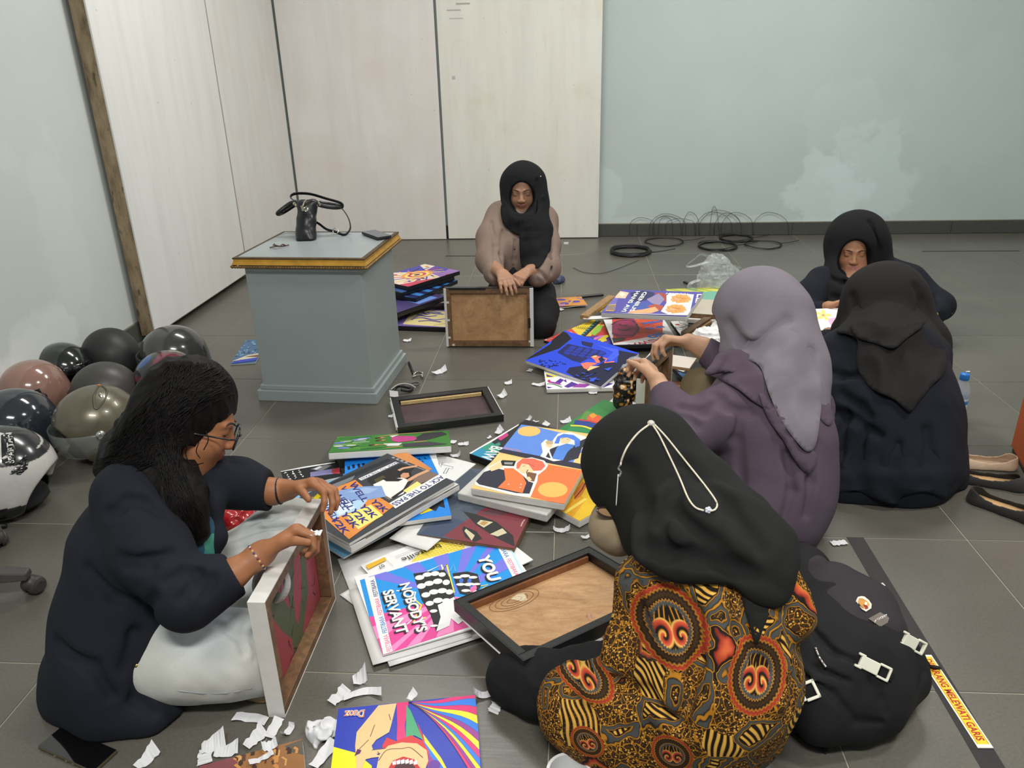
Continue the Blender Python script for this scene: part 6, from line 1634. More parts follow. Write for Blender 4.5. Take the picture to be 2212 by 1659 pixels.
# --- BACK TO THE PASS and the prints round it
def art_pass(a):
	Q = lambda *q: mp(zA, *q); a.fill(rgb(58, 60, 66))
	a.poly(rgb(36, 38, 44), Q((400, 560), (430, 500), (830, 330), (850, 345), (560, 480), (450, 560)))
	a.poly(rgb(120, 122, 126), Q((470, 500), (620, 440), (600, 470), (500, 520)))
	for i in range(9): a.line(rgb(168, 168, 172) if i % 2 else rgb(70, 66, 66), Q((845+i*14, 318+i*5), (990+i*26, 380+i*8)), 0.008)
	a.poly(WHI, Q((640, 462), (880, 352), (905, 358), (660, 474))); a.text(rgb(46, 50, 120), 'BACK TO THE PASS', zA(888, 352), zA(650, 462), 0.011, bold=0.01)
	a.poly(rgb(34, 32, 34), Q((700, 462), (905, 368), (1010, 380), (930, 480), (760, 520), (700, 480)))
	a.poly(rgb(80, 72, 40), Q((740, 470), (800, 440), (820, 460), (760, 490)))
	a.poly(rgb(126, 104, 90), Q((760, 560), (840, 600), (1000, 510), (1200, 430), (1100, 400), (960, 470)))
	a.poly(rgb(238, 236, 230), Q((735, 500), (800, 470), (930, 455), (980, 475), (930, 560), (850, 590), (770, 545)))
	a.poly(rgb(30, 28, 30), Q((960, 480), (1000, 470), (940, 540), (870, 590), (850, 585), (930, 530)))
	a.poly(rgb(30, 28, 30), Q((790, 460), (840, 455), (930, 465), (900, 480), (820, 480)))
	a.poly(rgb(24, 22, 24), Q((885, 430), (920, 405), (975, 405), (985, 440), (965, 470), (915, 455)))
	a.poly(rgb(206, 150, 116), Q((912, 440), (930, 425), (965, 425), (970, 448), (940, 462), (915, 456)))
	a.line(rgb(214, 160, 124), Q((900, 410), (930, 395), (1020, 380)), 0.012); a.line(rgb(214, 160, 124), Q((960, 475), (1020, 440), (1100, 405)), 0.014)
	a.poly(rgb(236, 222, 130), Q((930, 540), (1020, 480), (1050, 500), (960, 560)))
	a.poly(WHI, Q((838, 622), (1180, 424), (1228, 446), (880, 655)))
	a.text(rgb(38, 42, 118), 'BACK TO THE PASS', zA(1188, 432), zA(852, 626), 0.022, bold=0.02)
	# WELL Y2K block
	a.poly(rgb(226, 140, 62), Q((400, 560), (620, 470), (690, 530), (870, 640), (580, 855), (400, 700)))
	a.poly(rgb(178, 210, 234), Q((420, 640), (460, 560), (640, 540), (700, 600), (650, 660), (480, 720)))
	a.poly(rgb(246, 226, 120), Q((560, 700), (720, 630), (800, 700), (640, 790)))
	a.poly(rgb(214, 230, 240), Q((470, 640), (560, 590), (620, 650), (520, 700)))
	navy = rgb(44, 42, 120)
	for i, (x, y) in enumerate(((405, 640), (462, 560), (520, 520), (585, 492))):
		dx, dy = 92, 118
		a.text(navy, 'WELL', zA(x, y), zA(x+dx*0.9, y+dy*0.9), 0.020, bold=0.02)
	for i, (x, y) in enumerate(((455, 720), (520, 690), (580, 668), (640, 640), (712, 610))):
		a.text(navy, 'Y2K', zA(x, y), zA(x+92, y+106-i*8), 0.021, bold=0.03)
	a.poly(rgb(132, 160, 208), Q((500, 545), (640, 515), (790, 510), (820, 580), (700, 600), (560, 600)))
	a.poly(rgb(158, 182, 220), Q((560, 550), (680, 522), (770, 528), (700, 560)))
	a.text(navy, 'WELL', zA(576, 500), zA(672, 616), 0.020, bold=0.02)
	a.text(navy, 'WELL', zA(470, 560), zA(580, 668), 0.021, bold=0.02)
canvas('art_canvas', 'magazine-style print reading BACK TO THE PASS and WELL Y2K on top of the pile', 'canvas', fit_quad([zA(830, 310), zA(1290, 480), zA(580, 860), None], 0.083), 0.010, M_WRAP, art_pass, 'canvases and prints in the near pile', bev=0.002)
def art_pass2(a):
	a.fill(rgb(206, 205, 202)); Q = lambda *q: mp(zA, *q)
	a.line(rgb(40, 40, 44), Q((600, 880), (830, 760), (1300, 500)), 0.012); a.line(rgb(110, 104, 100), Q((690, 850), (860, 730), (1200, 560)), 0.016)
canvas('art_canvas', 'white-edged canvas showing under the BACK TO THE PASS print', 'canvas', fit_quad([zA(850, 318), zA(1315, 500), zA(592, 893), None], 0.071), 0.020, M_WRAP, art_pass2, 'canvases and prints in the near pile', bev=0.003)
def art_blue(a):
	Q = lambda *q: mp(zA, *q); a.fill(rgb(238, 238, 236)); a.poly(rgb(28, 132, 222), Q((515, 342), (1092, 294), (1296, 712), (830, 800), (650, 800)))
	for k, (x, y) in enumerate(((575, 395), (605, 385), (640, 380), (670, 376))): a.poly(rgb(20, 24, 40), Q((x-8, y-12), (x+10, y-16), (x+14, y+6), (x-2, y+12)))
	for k, (x, y) in enumerate(((1030, 330), (1050, 345), (1065, 325))): a.line(rgb(20, 24, 40), Q((x, y), (x+12, y+10)), 0.004)
	a.poly(rgb(240, 214, 50), Q((985, 690), (1040, 650), (1110, 640), (1120, 665), (1050, 690))); a.poly(rgb(20, 24, 34), Q((1080, 625), (1130, 605), (1190, 600), (1200, 650), (1160, 640), (1140, 672), (1100, 655)))
	for k in range(5): a.blob(rgb(20, 24, 34), zA(1000+k*26, 678-k*11), 0.005, 0.004)
	for k in range(6): a.line(rgb(20, 24, 34), Q((970+k*16, 695-k*3), (978+k*16, 694-k*3)), 0.002)
canvas('art_canvas', 'bright blue canvas with yellow and black lettering under the BACK TO THE PASS print', 'canvas', fit_quad([zA(500, 330), zA(1100, 290), zA(1305, 715), None], 0.048, (0.315, 0.44)), 0.014, M_WRAP, art_blue, 'canvases and prints in the near pile', bev=0.002)
sheet('orange-brown print corner above the BACK TO THE PASS print', fit_quad([zA(935, 278), zA(1120, 400), zA(1000, 440), zA(850, 318)], 0.0735), 0.0, mat('orange_paper_mat', rgb(208, 134, 70), 0.6), th=0.002, cat='print', group='canvases and prints in the near pile')
def art_nt(a):
	a.fill(rgb(226, 226, 224)); Q = lambda *q: mp(zA, *q)
	for p in ([(1150, 372), (1160, 366), (1172, 392), (1182, 362), (1192, 366)], [(1178, 372), (1252, 388), (1248, 402), (1210, 394), (1188, 430)], [(1225, 396), (1206, 432), (1190, 428)]): a.line(rgb(60, 62, 64), Q(*p), 0.0022)
	a.line(rgb(80, 80, 80), Q((1285, 338), (1320, 344)), 0.002)
sheet('crumpled white wrapped sheet with outlined letters NT', fit_quad([zA(1120, 296), zA(1398, 368), zA(1262, 480), None], 0.030), 0.003, M_PAPER, art_nt)
def art_mag(a):
	Q = lambda *q: mp(zA, *q); a.fill(rgb(26, 26, 30)); a.poly(WHI, Q((120, 410), (490, 352), (488, 360), (122, 420)))
	a.poly(rgb(120, 120, 126), Q((330, 400), (430, 372), (470, 376), (400, 412))); a.poly(rgb(214, 212, 216), Q((350, 398), (390, 380), (410, 384), (370, 404)))
	a.poly(rgb(128, 124, 170), Q((330, 420), (490, 395), (480, 430), (330, 450))); a.poly(rgb(170, 60, 62), Q((470, 400), (520, 390), (520, 430), (470, 428)))
	rnd = random.Random(3)
	for r in range(3):
		for k in range(4):
			x, y = 170+r*42+k*9, 424+k*14-r*8
			for _ in range(3): a.line(WHI, Q((x+rnd.uniform(-9, 9), y+rnd.uniform(-6, 6)), (x+rnd.uniform(-9, 9), y+rnd.uniform(-6, 6))), 0.0028)
canvas('art_canvas', 'glossy black print with white glyphs behind the hand wearing a hair tie', 'canvas', fit_quad([zA(125, 408), zA(492, 352), zA(560, 450), None], 0.032), 0.024, M_WRAP, art_mag, 'canvases and prints in the near pile', bev=0.003)
sheet('white paper scrap behind the raised denim knee', dir_quad(zI(345, 1500), zI(560, 1390), 0.11, 0.05, 0.02), 0.004)
sheet('light blue printed sheet behind the raised denim knee', dir_quad(zI(310, 1540), zI(600, 1420), 0.16, 0.06, 0.012), 0.003, mat('lightblue_paper_mat', rgb(168, 202, 226), 0.6), cat='print')
sheet('blue printed corner under the hand wearing a hair tie', dir_quad(zI(600, 1430), zI(760, 1500), 0.12, 0.06, 0.016), 0.003, mat('royal_paper_mat', rgb(70, 82, 170), 0.5), cat='print')
def art_purple(a):
	a.fill(rgb(128, 186, 226)); W, H = a.W, a.H; m = 0.034
	a.poly(rgb(122, 70, 122), [(m, m), (W-m, m), (W-m, H-m), (m, H-m)], True)
	for i in range(14): a.line(rgb(104, 58, 112), [(m, m+i*0.016), (W-m, m+i*0.016+0.01)], 0.004, True)
canvas('poster', 'purple print with a light blue border under the pile, beside the held red-green frame', 'poster', dir_quad(zA(545, 972), zA(400, 880), 0.40, 0.30, 0.024), 0.004, M_PAPER, art_purple, 'canvases and prints in the near pile')
def art_green(a):
	Q = lambda *q: mp(zI, *q); a.fill(rgb(66, 132, 54))
	rnd = random.Random(4)
	for i in range(16):
		x = rnd.uniform(1060, 1600); y = rnd.uniform(690, 850)
		a.line((rgb(40, 100, 40), rgb(108, 164, 70), rgb(214, 222, 214))[i % 3], Q((x, y), (x+rnd.uniform(120, 260), y-rnd.uniform(0, 26))), rnd.uniform(0.006, 0.016))
	for q in ((1180, 760), (1230, 820), (1480, 705), (1400, 720)): a.blob(rgb(120, 130, 200), zI(*q), 0.022, 0.016)
	for q in ((1450, 715), (1170, 800), (1320, 790)): a.blob(rgb(228, 230, 226), zI(*q), 0.018, 0.010)
	Q = lambda *q: mp(zA, *q)
	a.poly(rgb(56, 54, 60), Q((990, 210), (1060, 170), (1180, 160), (1215, 175), (1130, 200), (1020, 226)))
	a.poly(rgb(66, 62, 74), Q((925, 238), (1100, 224), (1215, 238), (1100, 252), (930, 258)))
	a.poly(rgb(200, 70, 140), Q((850, 198), (900, 186), (1005, 188), (1018, 205), (1000, 216), (900, 228), (860, 220)))
	a.poly(rgb(232, 232, 228), Q((800, 236), (925, 232), (900, 250), (830, 252))); a.poly(rgb(232, 232, 228), Q((840, 186), (905, 178), (860, 196)))
	for p, w_ in (([(770, 192), (880, 176), (1060, 164), (1160, 152)], 0.010), ([(1000, 226), (1080, 218)], 0.012), ([(720, 248), (830, 242)], 0.010), ([(820, 262), (920, 254)], 0.010)): a.line(rgb(212, 160, 112), Q(*p), w_)
	for q in ((785, 200), (790, 216), (745, 246)): a.blob(rgb(206, 150, 104), zA(*q), 0.016, 0.012); a.blob(rgb(70, 40, 30), zA(q[0]-18, q[1]), 0.012, 0.010)
canvas('art_canvas', 'white-edged canvas of dancing figures on green, propped along the back of the near pile', 'canvas', pnp([zI(1150, 708), zA(1222, 140), zA(1238, 258), zI(1050, 860)], 0.42, 0.297), 0.024, M_WRAP, art_green, 'canvases and prints in the near pile')
# --- near edge of the picture
def art_duoz(a):
	Q = lambda *q: mp(zF, *q); a.fill(rgb(36, 56, 170))
	skin, mag, yel, blu, pur = rgb(226, 190, 134), rgb(214, 44, 112), rgb(244, 222, 52), rgb(40, 120, 220), rgb(150, 52, 142)
	a.poly(rgb(226, 226, 30), Q((1030, 560), (1195, 605), (1300, 690), (1300, 900), (1000, 900)))
	cols = [mag, blu, mag, yel, blu, pur, yel, mag, blu, yel, pur, mag]
	F0 = (1545, 270)
	for i in range(12):
		t0, t1 = i/12.0, (i+1)/12.0
		def edge(t):
			ex, ey = 1990+40*t, 215+620*t
			return [(F0[0]+(ex-F0[0])*u_, F0[1]+(ey-F0[1])*(u_**(1+0.35*t))+26*math.sin(u_*5+t*3)*u_) for u_ in np.linspace(0, 1, 9)]
		a.poly(cols[i], Q(*(edge(t0)+edge(t1)[::-1]))); a.line(rgb(70, 30, 60), Q(*edge(t1)), 0.0014)
	a.poly(rgb(206, 34, 70), Q((1600, 400), (1690, 600), (1800, 720), (2040, 900), (1700, 900), (1660, 620)))
	for k in range(3): a.poly((yel, blu, pur)[k], Q((1640, 480+k*40), (1760, 640+k*40), (1900, 900), (1830-k*30, 900), (1690, 700+k*20)))
	a.poly(mag, Q((1465, 275), (1545, 268), (1520, 420), (1525, 515), (1490, 540), (1465, 520), (1470, 420)))
	a.poly(rgb(70, 160, 112), Q((1530, 290), (1560, 330), (1640, 520), (1580, 490), (1525, 525)))
	a.poly(rgb(206, 40, 48), Q((1370, 560), (1400, 505), (1460, 530), (1560, 490), (1640, 530), (1680, 600), (1660, 700), (1400, 700)))
	a.poly(skin, Q((1345, 292), (1465, 278), (1430, 420), (1415, 470), (1330, 520), (1300, 560), (1310, 590), (1400, 580), (1395, 600), (1330, 615), (1365, 632), (1300, 640), (1260, 650), (1230, 720), (1200, 720), (1190, 560), (1200, 470)))
	for p in ([(1415, 350), (1425, 390)], [(1320, 420), (1290, 500)], [(1200, 600), (1280, 520)], [(1300, 590), (1400, 575)], [(1340, 600), (1365, 635)]): a.line(rgb(96, 60, 40), Q(*p), 0.0016)
	a.poly(rgb(86, 24, 84), Q((1186, 628), (1205, 582), (1232, 590), (1222, 612)))
	a.poly(skin, Q((1330, 720), (1350, 620), (1410, 560), (1500, 538), (1600, 545), (1665, 590), (1675, 660), (1640, 760), (1330, 760)))
	a.line(rgb(120, 74, 44), Q((1345, 660), (1400, 590), (1500, 580), (1560, 575), (1640, 640)), 0.002, curve=True)
	a.poly(rgb(190, 30, 40), Q((1405, 720), (1440, 660), (1510, 632), (1580, 650), (1630, 720))); a.poly(rgb(60, 10, 16), Q((1440, 720), (1470, 680), (1520, 660), (1570, 680), (1600, 720)))
	for k in range(6): a.poly(WHI, Q((1436+k*28, 668-10*math.sin(k*.6)), (1460+k*28, 658-10*math.sin(k*.6)), (1462+k*28, 684-8*math.sin(k*.6)), (1440+k*28, 690-8*math.sin(k*.6))))
	a.blob(rgb(100, 50, 150), zF(1715, 690), 0.012)
	for off, c in ((0.0, WHI), (1, rgb(208, 112, 60))):
		a.text(c, 'Duoz', zF(1256, 325), zF(1120, 332), 0.020, bold=0.06 if off == 0 else 0.01)
canvas('art_canvas', 'bright pop-art canvas signed Duoz with rainbow rays and an open mouth, at the front edge', 'canvas', dir_quad(zF(1078, 312), zF(1986, 220), None, 0.42, 0.030), 0.027, M_WRAP, art_duoz, 'canvases at the front edge')
def art_face(a):
	Q = lambda *q: mp(zF, *q); a.fill(rgb(150, 104, 62))
	a.poly(rgb(126, 70, 74), Q((120, 720), (150, 690), (400, 620), (430, 800), (100, 800)))
	a.poly(rgb(92, 84, 70), Q((720, 560), (840, 515), (860, 620), (760, 600)))
	rnd = random.Random(9)
	for i in range(26):
		x, y = rnd.uniform(380, 840), rnd.uniform(560, 720); l = rnd.uniform(20, 70)
		a.line((rgb(62, 44, 34), rgb(196, 136, 74), rgb(84, 58, 42), rgb(206, 150, 90))[i % 4], Q((x, y), (x+l*0.5, y+l*.3), (x+l*0.4, y+l)), rnd.uniform(0.003, 0.009))
canvas('painted_board', 'brown and orange painted board with torn paper on it at the front edge', 'painting', dir_quad(zF(160, 692), zF(838, 512), None, 0.30, 0.024), 0.022, M_PAPER, art_face, 'canvases at the front edge', M_PRINTM)
# --- dark frame lying open side up
pose = fit_quad([zG(25, 655), zG(1165, 530), zG(1380, 860), zG(105, 1010)], 0.030)
M_ = pose[0] @ Matrix.Translation((0, 0, -0.028))
dk = stretcher('picture_frame', 'black taped frame lying face down beside the grey pedestal, maroon backing showing', M_, pose[1], pose[2], 0.028, 0.030, [M_BTAPE, M_BTAPE, M_PAPER, M_PAPER], M_BTAPE, mat('maroon_back_mat', rgb(72, 52, 56), 0.6, 0.25, 14), 'frames lying open side up')
MB().box((0.036, 0.0305, 0.005), (pose[1]-0.034, 0.040, 0.020), M_).build('inner_wood_strip', wood('pale_strip_mat', rgb(190, 160, 104), rgb(214, 188, 134), (6, 6, 6)), dk, bevel=0.001, seg=1)
for q in (((-0.006, 0.02), (-0.002, 0.10)), ((-0.007, 0.14), (-0.002, 0.27))):
	MB().box((q[0][0], q[0][1], 0.004), (q[1][0], q[1][1], 0.020), M_).build('torn_paper', M_PAPER, dk, bevel=0.001, seg=1)
# --- the frame the batik wearer holds
pose = pnp([zB(890, 530), zB(1790, 150), zB(2330, 480), zB(1350, 920)], 0.42, 0.297, 0.12)
M_ = pose[0] @ Matrix.Translation((0, 0, -0.030))
fr = stretcher('picture_frame', 'black taped frame with wooden back and torn white label, held by the batik wearer', M_, 0.42, 0.297, 0.030, 0.022, M_BTAPE, M_BTAPE, M_WOODP, 'frames lying open side up')
MB().box((0.026, 0.0225, 0.004), (0.394, 0.029, 0.021), M_).build('inner_wood_strip', wood('redwood_strip_mat', rgb(120, 74, 44), rgb(150, 96, 58)), fr)
f_ = plane_px(M_ @ Matrix.Translation((0, 0, 0.0045)))
lab = [f_(zB(*q)) for q in ((1262, 515), (1310, 480), (1355, 475), (1378, 520), (1340, 532), (1300, 522))]
MB().add([M_ @ Vector((x, y, 0.0048)) for x, y in lab], [tuple(range(6))]).build('torn_label', mat('label_remnant_mat', rgb(226, 208, 176), 0.8), fr)
mb = MB()
cx_, cy_ = f_(zB(1290, 520))
for k in range(4):
	ringp = [M_ @ Vector((cx_+(0.014+0.011*k)*1.5*math.cos(a), cy_+(0.010+0.008*k)*math.sin(a), 0.0043)) for a in np.linspace(0, 2*math.pi, 24, endpoint=False)]
	mb.tube(ringp, 0.0009, 4, True)
mb.build('wood_knot', mat('knot_mat', rgb(138, 94, 58), 0.7), fr)
sheet('white printed sheet hanging below the frame held by the batik wearer', (M_ @ Matrix.Translation((-0.004, 0.02, -0.006)), 0.425, 0.285), 0.003)
# --- the frame the blazer wearer holds upright
M_ = place(np.array([-0.647, 1.245, 0.004]), np.array([0, 1.0, 0]), np.array([0, 0, 1.0]), np.array([1.0, 0, 0]))
fa = stretcher('picture_frame', 'white wrapped frame with a red and green painted back, held upright by the blazer wearer', M_, 0.40, 0.305, 0.036, 0.024, M_WRAP, M_WOODB, mat('dark_red_back_mat', rgb(112, 56, 58), 0.7, 0.12, 10), 'frames held upright')
A = Art(0.40, 0.305)
A.poly(rgb(158, 66, 74), [(0.02, 0.02), (0.38, 0.02), (0.38, 0.29), (0.02, 0.29)], True)
for p in ([(0.03, 0.30), (0.10, 0.30), (0.17, 0.16), (0.24, 0.02), (0.20, 0.02), (0.12, 0.13)], [(0.22, 0.30), (0.27, 0.30), (0.21, 0.15), (0.19, 0.02), (0.16, 0.02), (0.18, 0.16)], [(0.30, 0.30), (0.34, 0.30), (0.30, 0.10), (0.22, 0.02), (0.20, 0.05), (0.27, 0.14)]): A.poly(rgb(84, 92, 64), p, True)
rnd = random.Random(2)
for i in range(22):
	x, y = rnd.uniform(0.04, 0.36), rnd.uniform(0.03, 0.27)
	A.line(rgb(62, 40, 44), [(x, y), (x+rnd.uniform(-.02, .02), y+rnd.uniform(-.02, .02)), (x+rnd.uniform(-.03, .03), y+rnd.uniform(-.03, .03))], 0.0022, True)
A.build('painted_back', M_PRINTM, fa, M_ @ Matrix.Translation((0, 0, 0.0046)))
# --- the frame in front of the kneeling person
M_ = place(np.array([-0.592, 3.640, 0.300]), np.array([1.0, 0.0, 0]), np.array([0, -0.03, -1.0])/np.linalg.norm([0, .03, 1]), np.array([0, -1.0, 0.03])/np.linalg.norm([0, .03, 1]))
fb = stretcher('picture_frame', 'frame with a plain wooden back and white taped ends, held by the kneeling person', M_, 0.425, 0.297, 0.024, 0.026, [M_BTAPE, M_BTAPE, M_WRAP, M_WRAP], M_WOODB, M_WOODP, 'frames held upright')
for lo, hi in (((-0.006, 0.0), (0.006, 0.297)), ((0.413, 0.0), (0.431, 0.297))):
	MB().box((lo[0], lo[1], 0.020), (hi[0], hi[1], 0.0262), M_).build('white_tape', M_PAPER, fb, bevel=0.001, seg=1)
MB().box((0.02, -0.002, 0.0235), (0.20, 0.008, 0.0262), M_).build('black_tape', M_BTAPE, fb); MB().box((0.405, 0.15, 0.0235), (0.416, 0.20, 0.0272), M_).build('black_tape', M_BTAPE, fb)
for q in ((0.012, 0.07), (0.012, 0.16), (0.012, 0.25), (0.412, 0.27), (0.03, 0.288)): MB().box((q[0]-0.006, q[1]-0.005, 0.0235), (q[0]+0.006, q[1]+0.005, 0.0268), M_).build('paper_bit', M_PAPER, fb)
# ================================================================ the far pile, between the mauve dress and the kneeling person
G2 = 'canvases and prints in the far pile'
def art_comic(a):
	Q = lambda *q: mp(zC, *q); a.fill(rgb(88, 82, 164))
	a.poly(rgb(112, 108, 180), Q((900, 640), (1000, 440), (1080, 420), (1000, 660)))
	a.poly(rgb(236, 196, 168), Q((1015, 505), (1060, 432), (1165, 450), (1125, 512))); a.poly(rgb(248, 226, 206), Q((1060, 470), (1090, 445), (1130, 470), (1090, 490)))
	a.poly(rgb(52, 54, 96), Q((1180, 450), (1320, 430), (1440, 450), (1400, 520), (1200, 560)))
	a.poly(rgb(74, 92, 168), Q((1130, 600), (1200, 545), (1400, 560), (1480, 590), (1440, 650), (1180, 620)))
	a.poly(rgb(164, 74, 70), Q((1430, 450), (1530, 455), (1590, 490), (1600, 560), (1530, 540))); a.poly(rgb(150, 138, 172), Q((1350, 520), (1480, 460), (1540, 520), (1480, 590), (1400, 560)))
	a.poly(rgb(178, 84, 66), Q((1360, 590), (1440, 572), (1520, 590), (1540, 630), (1420, 640)))
	sk = rgb(236, 172, 124)
	a.poly(sk, Q((1150, 665), (1180, 640), (1300, 630), (1440, 600), (1480, 640), (1400, 668), (1240, 670)))
	a.poly(rgb(226, 206, 214), Q((1500, 650), (1560, 600), (1640, 640), (1600, 690)))
	a.poly(WHI, Q((1560, 480), (1600, 455), (1690, 460), (1850, 470), (1800, 690), (1640, 690), (1500, 650), (1560, 560)))
	for q in ((1700, 518), (1650, 625)):
		for k in range(7): a.poly(rgb(232, 164, 92), [zC(q[0]+p[0]+62*math.cos(k*.9), q[1]+p[1]+24*math.sin(k*.9)) for p in ((-30, -20), (40, -26), (60, 16), (-24, 22))])
		for k in range(9): a.line(rgb(196, 116, 52), [zC(q[0]+20*math.cos(k*.7), q[1]+8*math.sin(k*.7)), zC(q[0]+84*math.cos(k*.7), q[1]+32*math.sin(k*.7))], 0.0022)
		a.blob(sk, zC(q[0]-50, q[1]+6), 0.022, 0.018); a.line(rgb(96, 50, 40), Q((q[0]-72, q[1]-6), (q[0]-58, q[1]-4)), 0.002); a.line(rgb(96, 50, 40), Q((q[0]-66, q[1]+16), (q[0]-54, q[1]+17)), 0.002); a.line(rgb(120, 60, 30), Q((q[0]-70, q[1]), (q[0]-50, q[1]+4)), 0.0015); a.line(rgb(190, 110, 40), Q((q[0]-20, q[1]-8), (q[0]+60, q[1]-2)), 0.002)
	a.text(WHI, 'ELITE', zC(1885, 470), zC(1840, 660), 0.045, bold=0.02); a.text(WHI, 'HANS AN', zC(1790, 462), zC(1560, 456), 0.020, bold=0.02)
	a.text(WHI, 'HANS AVI', zC(1240, 440), zC(1085, 655), 0.022, bold=0.03); a.text(WHI, 'GENIUS', zC(1318, 446), zC(1168, 655), 0.022, bold=0.03)
	a.poly(rgb(196, 164, 110), Q((920, 650), (950, 580), (1030, 575), (1010, 650)))
	for k in range(6): a.line(rgb(60, 52, 110), Q((936+k*13, 640), (952+k*13, 586)), 0.003)
	a.line(WHI, Q((880, 668), (1780, 692), (1950, 462)), 0.006)
canvas('art_canvas', 'purple comic cover canvas tilted on top of the far pile', 'canvas', pnp([zC(1085, 408), zC(1952, 455), zC(1770, 695), zC(868, 672)], 0.42, 0.297, 0.15), 0.024, [M_WRAP][0], art_comic, G2)
def art_port(a):
	Q = lambda *q: mp(zC, *q); a.fill(WHI)
	a.poly(rgb(206, 62, 48), Q((985, 722), (1520, 735), (1520, 890), (1000, 985)))
	for k in range(9):
		x = 1230+k*34; a.poly(rgb(234, 110, 48), Q((1130, 860), (x, 735), (x+16, 735))); a.poly(rgb(234, 110, 48), Q((1150, 870), (1520, 760+k*20), (1520, 768+k*20)))
	mar = rgb(160, 40, 88); a.poly(mar, Q((985, 800), (1010, 760), (1100, 730), (1220, 725), (1262, 800), (1255, 870), (1190, 920), (1060, 925), (985, 890)))
	dk_ = rgb(70, 24, 50)
	for p, w_ in (([(985, 790), (1050, 752), (1180, 742), (1230, 770)], .012), ([(1060, 780), (1090, 800), (1150, 790)], .010), ([(1050, 835), (1110, 850), (1180, 832)], .012), ([(990, 880), (1080, 905), (1200, 900)], .010), ([(1240, 780), (1260, 840), (1200, 910)], .012)): a.line(dk_, Q(*p), w_, curve=True)
	a.poly(rgb(60, 52, 50), Q((985, 930), (1080, 925), (1140, 930), (1100, 960), (1000, 980)))
	blu = rgb(52, 112, 210)
	a.text(blu, 'COMING', zC(1510, 742), zC(1290, 772), 0.026, bold=0.06); a.text(blu, 'UP TO', zC(1515, 800), zC(1330, 825), 0.03, bold=0.06); a.text(blu, 'GO', zC(1520, 872), zC(1340, 908), 0.045, bold=0.07)
	a.text(rgb(206, 34, 62), 'ASWARA', zC(1480, 930), zC(1000, 1028), 0.044, bold=0.015)
canvas('art_canvas', 'white-bordered canvas with a maroon portrait on red and blue lettering', 'canvas', fit_quad([zC(932, 716), zC(1588, 735), zC(1602, 935), zC(978, 1052)], 0.050), 0.022, M_BLKEDGE, art_port, G2)
def art_night(a):
	Q = lambda *q: mp(zC, *q); B = rgb(38, 72, 214); D = rgb(24, 26, 58); a.fill(B)
	a.poly(rgb(22, 22, 30), Q((400, 830), (510, 875), (560, 935), (430, 1040), (80, 1160), (100, 1140), (340, 990)))
	a.poly(D, Q((1060, 1060), (1270, 1100), (900, 1480), (700, 1400), (500, 1290), (540, 1240), (680, 1220), (760, 1260), (900, 1180), (1040, 1190)))
	a.poly(rgb(30, 34, 92), Q((408, 1080), (520, 990), (640, 1015), (890, 1065), (930, 1100), (760, 1130), (650, 1190), (560, 1165)))
	for k in range(5):
		x = 470+k*78; a.poly(rgb(32, 54, 160), Q((x, 1085+k*16), (x+90, 1008+k*14), (x+142, 1022+k*14), (x+58, 1106+k*16)))
		a.line(D, Q((x+20, 1070+k*14), (x+100, 1080+k*14)), 0.003); a.line(D, Q((x+45, 1046+k*14), (x+122, 1052+k*14)), 0.003)
	a.poly(rgb(28, 32, 80), Q((660, 960), (790, 985), (770, 1030), (670, 1000)))
	a.poly(rgb(66, 92, 226), Q((800, 1000), (1050, 1050), (1060, 1110), (980, 1180), (930, 1150), (1000, 1080), (880, 1030)))
	sk = rgb(226, 120, 98)
	a.poly(sk, Q((655, 1200), (720, 1185), (800, 1190), (830, 1205), (760, 1225), (720, 1262), (690, 1250))); a.poly(rgb(240, 196, 136), Q((720, 1270), (760, 1225), (860, 1230), (800, 1250), (740, 1275)))
	a.poly(sk, Q((760, 1130), (800, 1110), (850, 1125), (860, 1190), (820, 1195), (800, 1160))); a.poly(rgb(240, 196, 136), Q((780, 1120), (800, 1105), (826, 1112), (820, 1132), (790, 1136)))
	a.poly(rgb(36, 30, 60), Q((770, 1125), (785, 1100), (820, 1100), (830, 1112), (800, 1116))); a.line(sk, Q((850, 1130), (930, 1150), (910, 1190), (1010, 1180)), 0.010)
	a.poly(D, Q((840, 1150), (880, 1120), (905, 1160), (870, 1190)))
	rnd = random.Random(8)
	for i in range(26):
		x, y = rnd.uniform(210, 500), rnd.uniform(1150, 1250); a.line(D, Q((x, y), (x+rnd.uniform(10, 50), y+rnd.uniform(-8, 12))), 0.004)
	for i in range(16):
		x, y = rnd.uniform(540, 820), rnd.uniform(1290, 1390); a.line((rgb(40, 76, 200), rgb(16, 18, 40))[i % 2], Q((x, y), (x+rnd.uniform(20, 50), y+rnd.uniform(-20, 20))), 0.006)
	a.poly(rgb(46, 84, 206), Q((900, 1260), (990, 1240), (950, 1280))); a.poly(rgb(46, 84, 206), Q((760, 1360), (830, 1345), (790, 1395), (750, 1390)))
canvas('art_canvas', 'deep blue canvas of a night room with a reclining pink figure, on the far pile', 'canvas', (lambda q: (Matrix.Translation((0, 0, 0.012)) @ q[0], q[1], q[2]))(pnp([zC(500, 880), zC(1258, 1108), zC(875, 1475), zC(60, 1185)], 0.42, 0.297, 0.08)), 0.018, M_WRAP, art_night, G2)
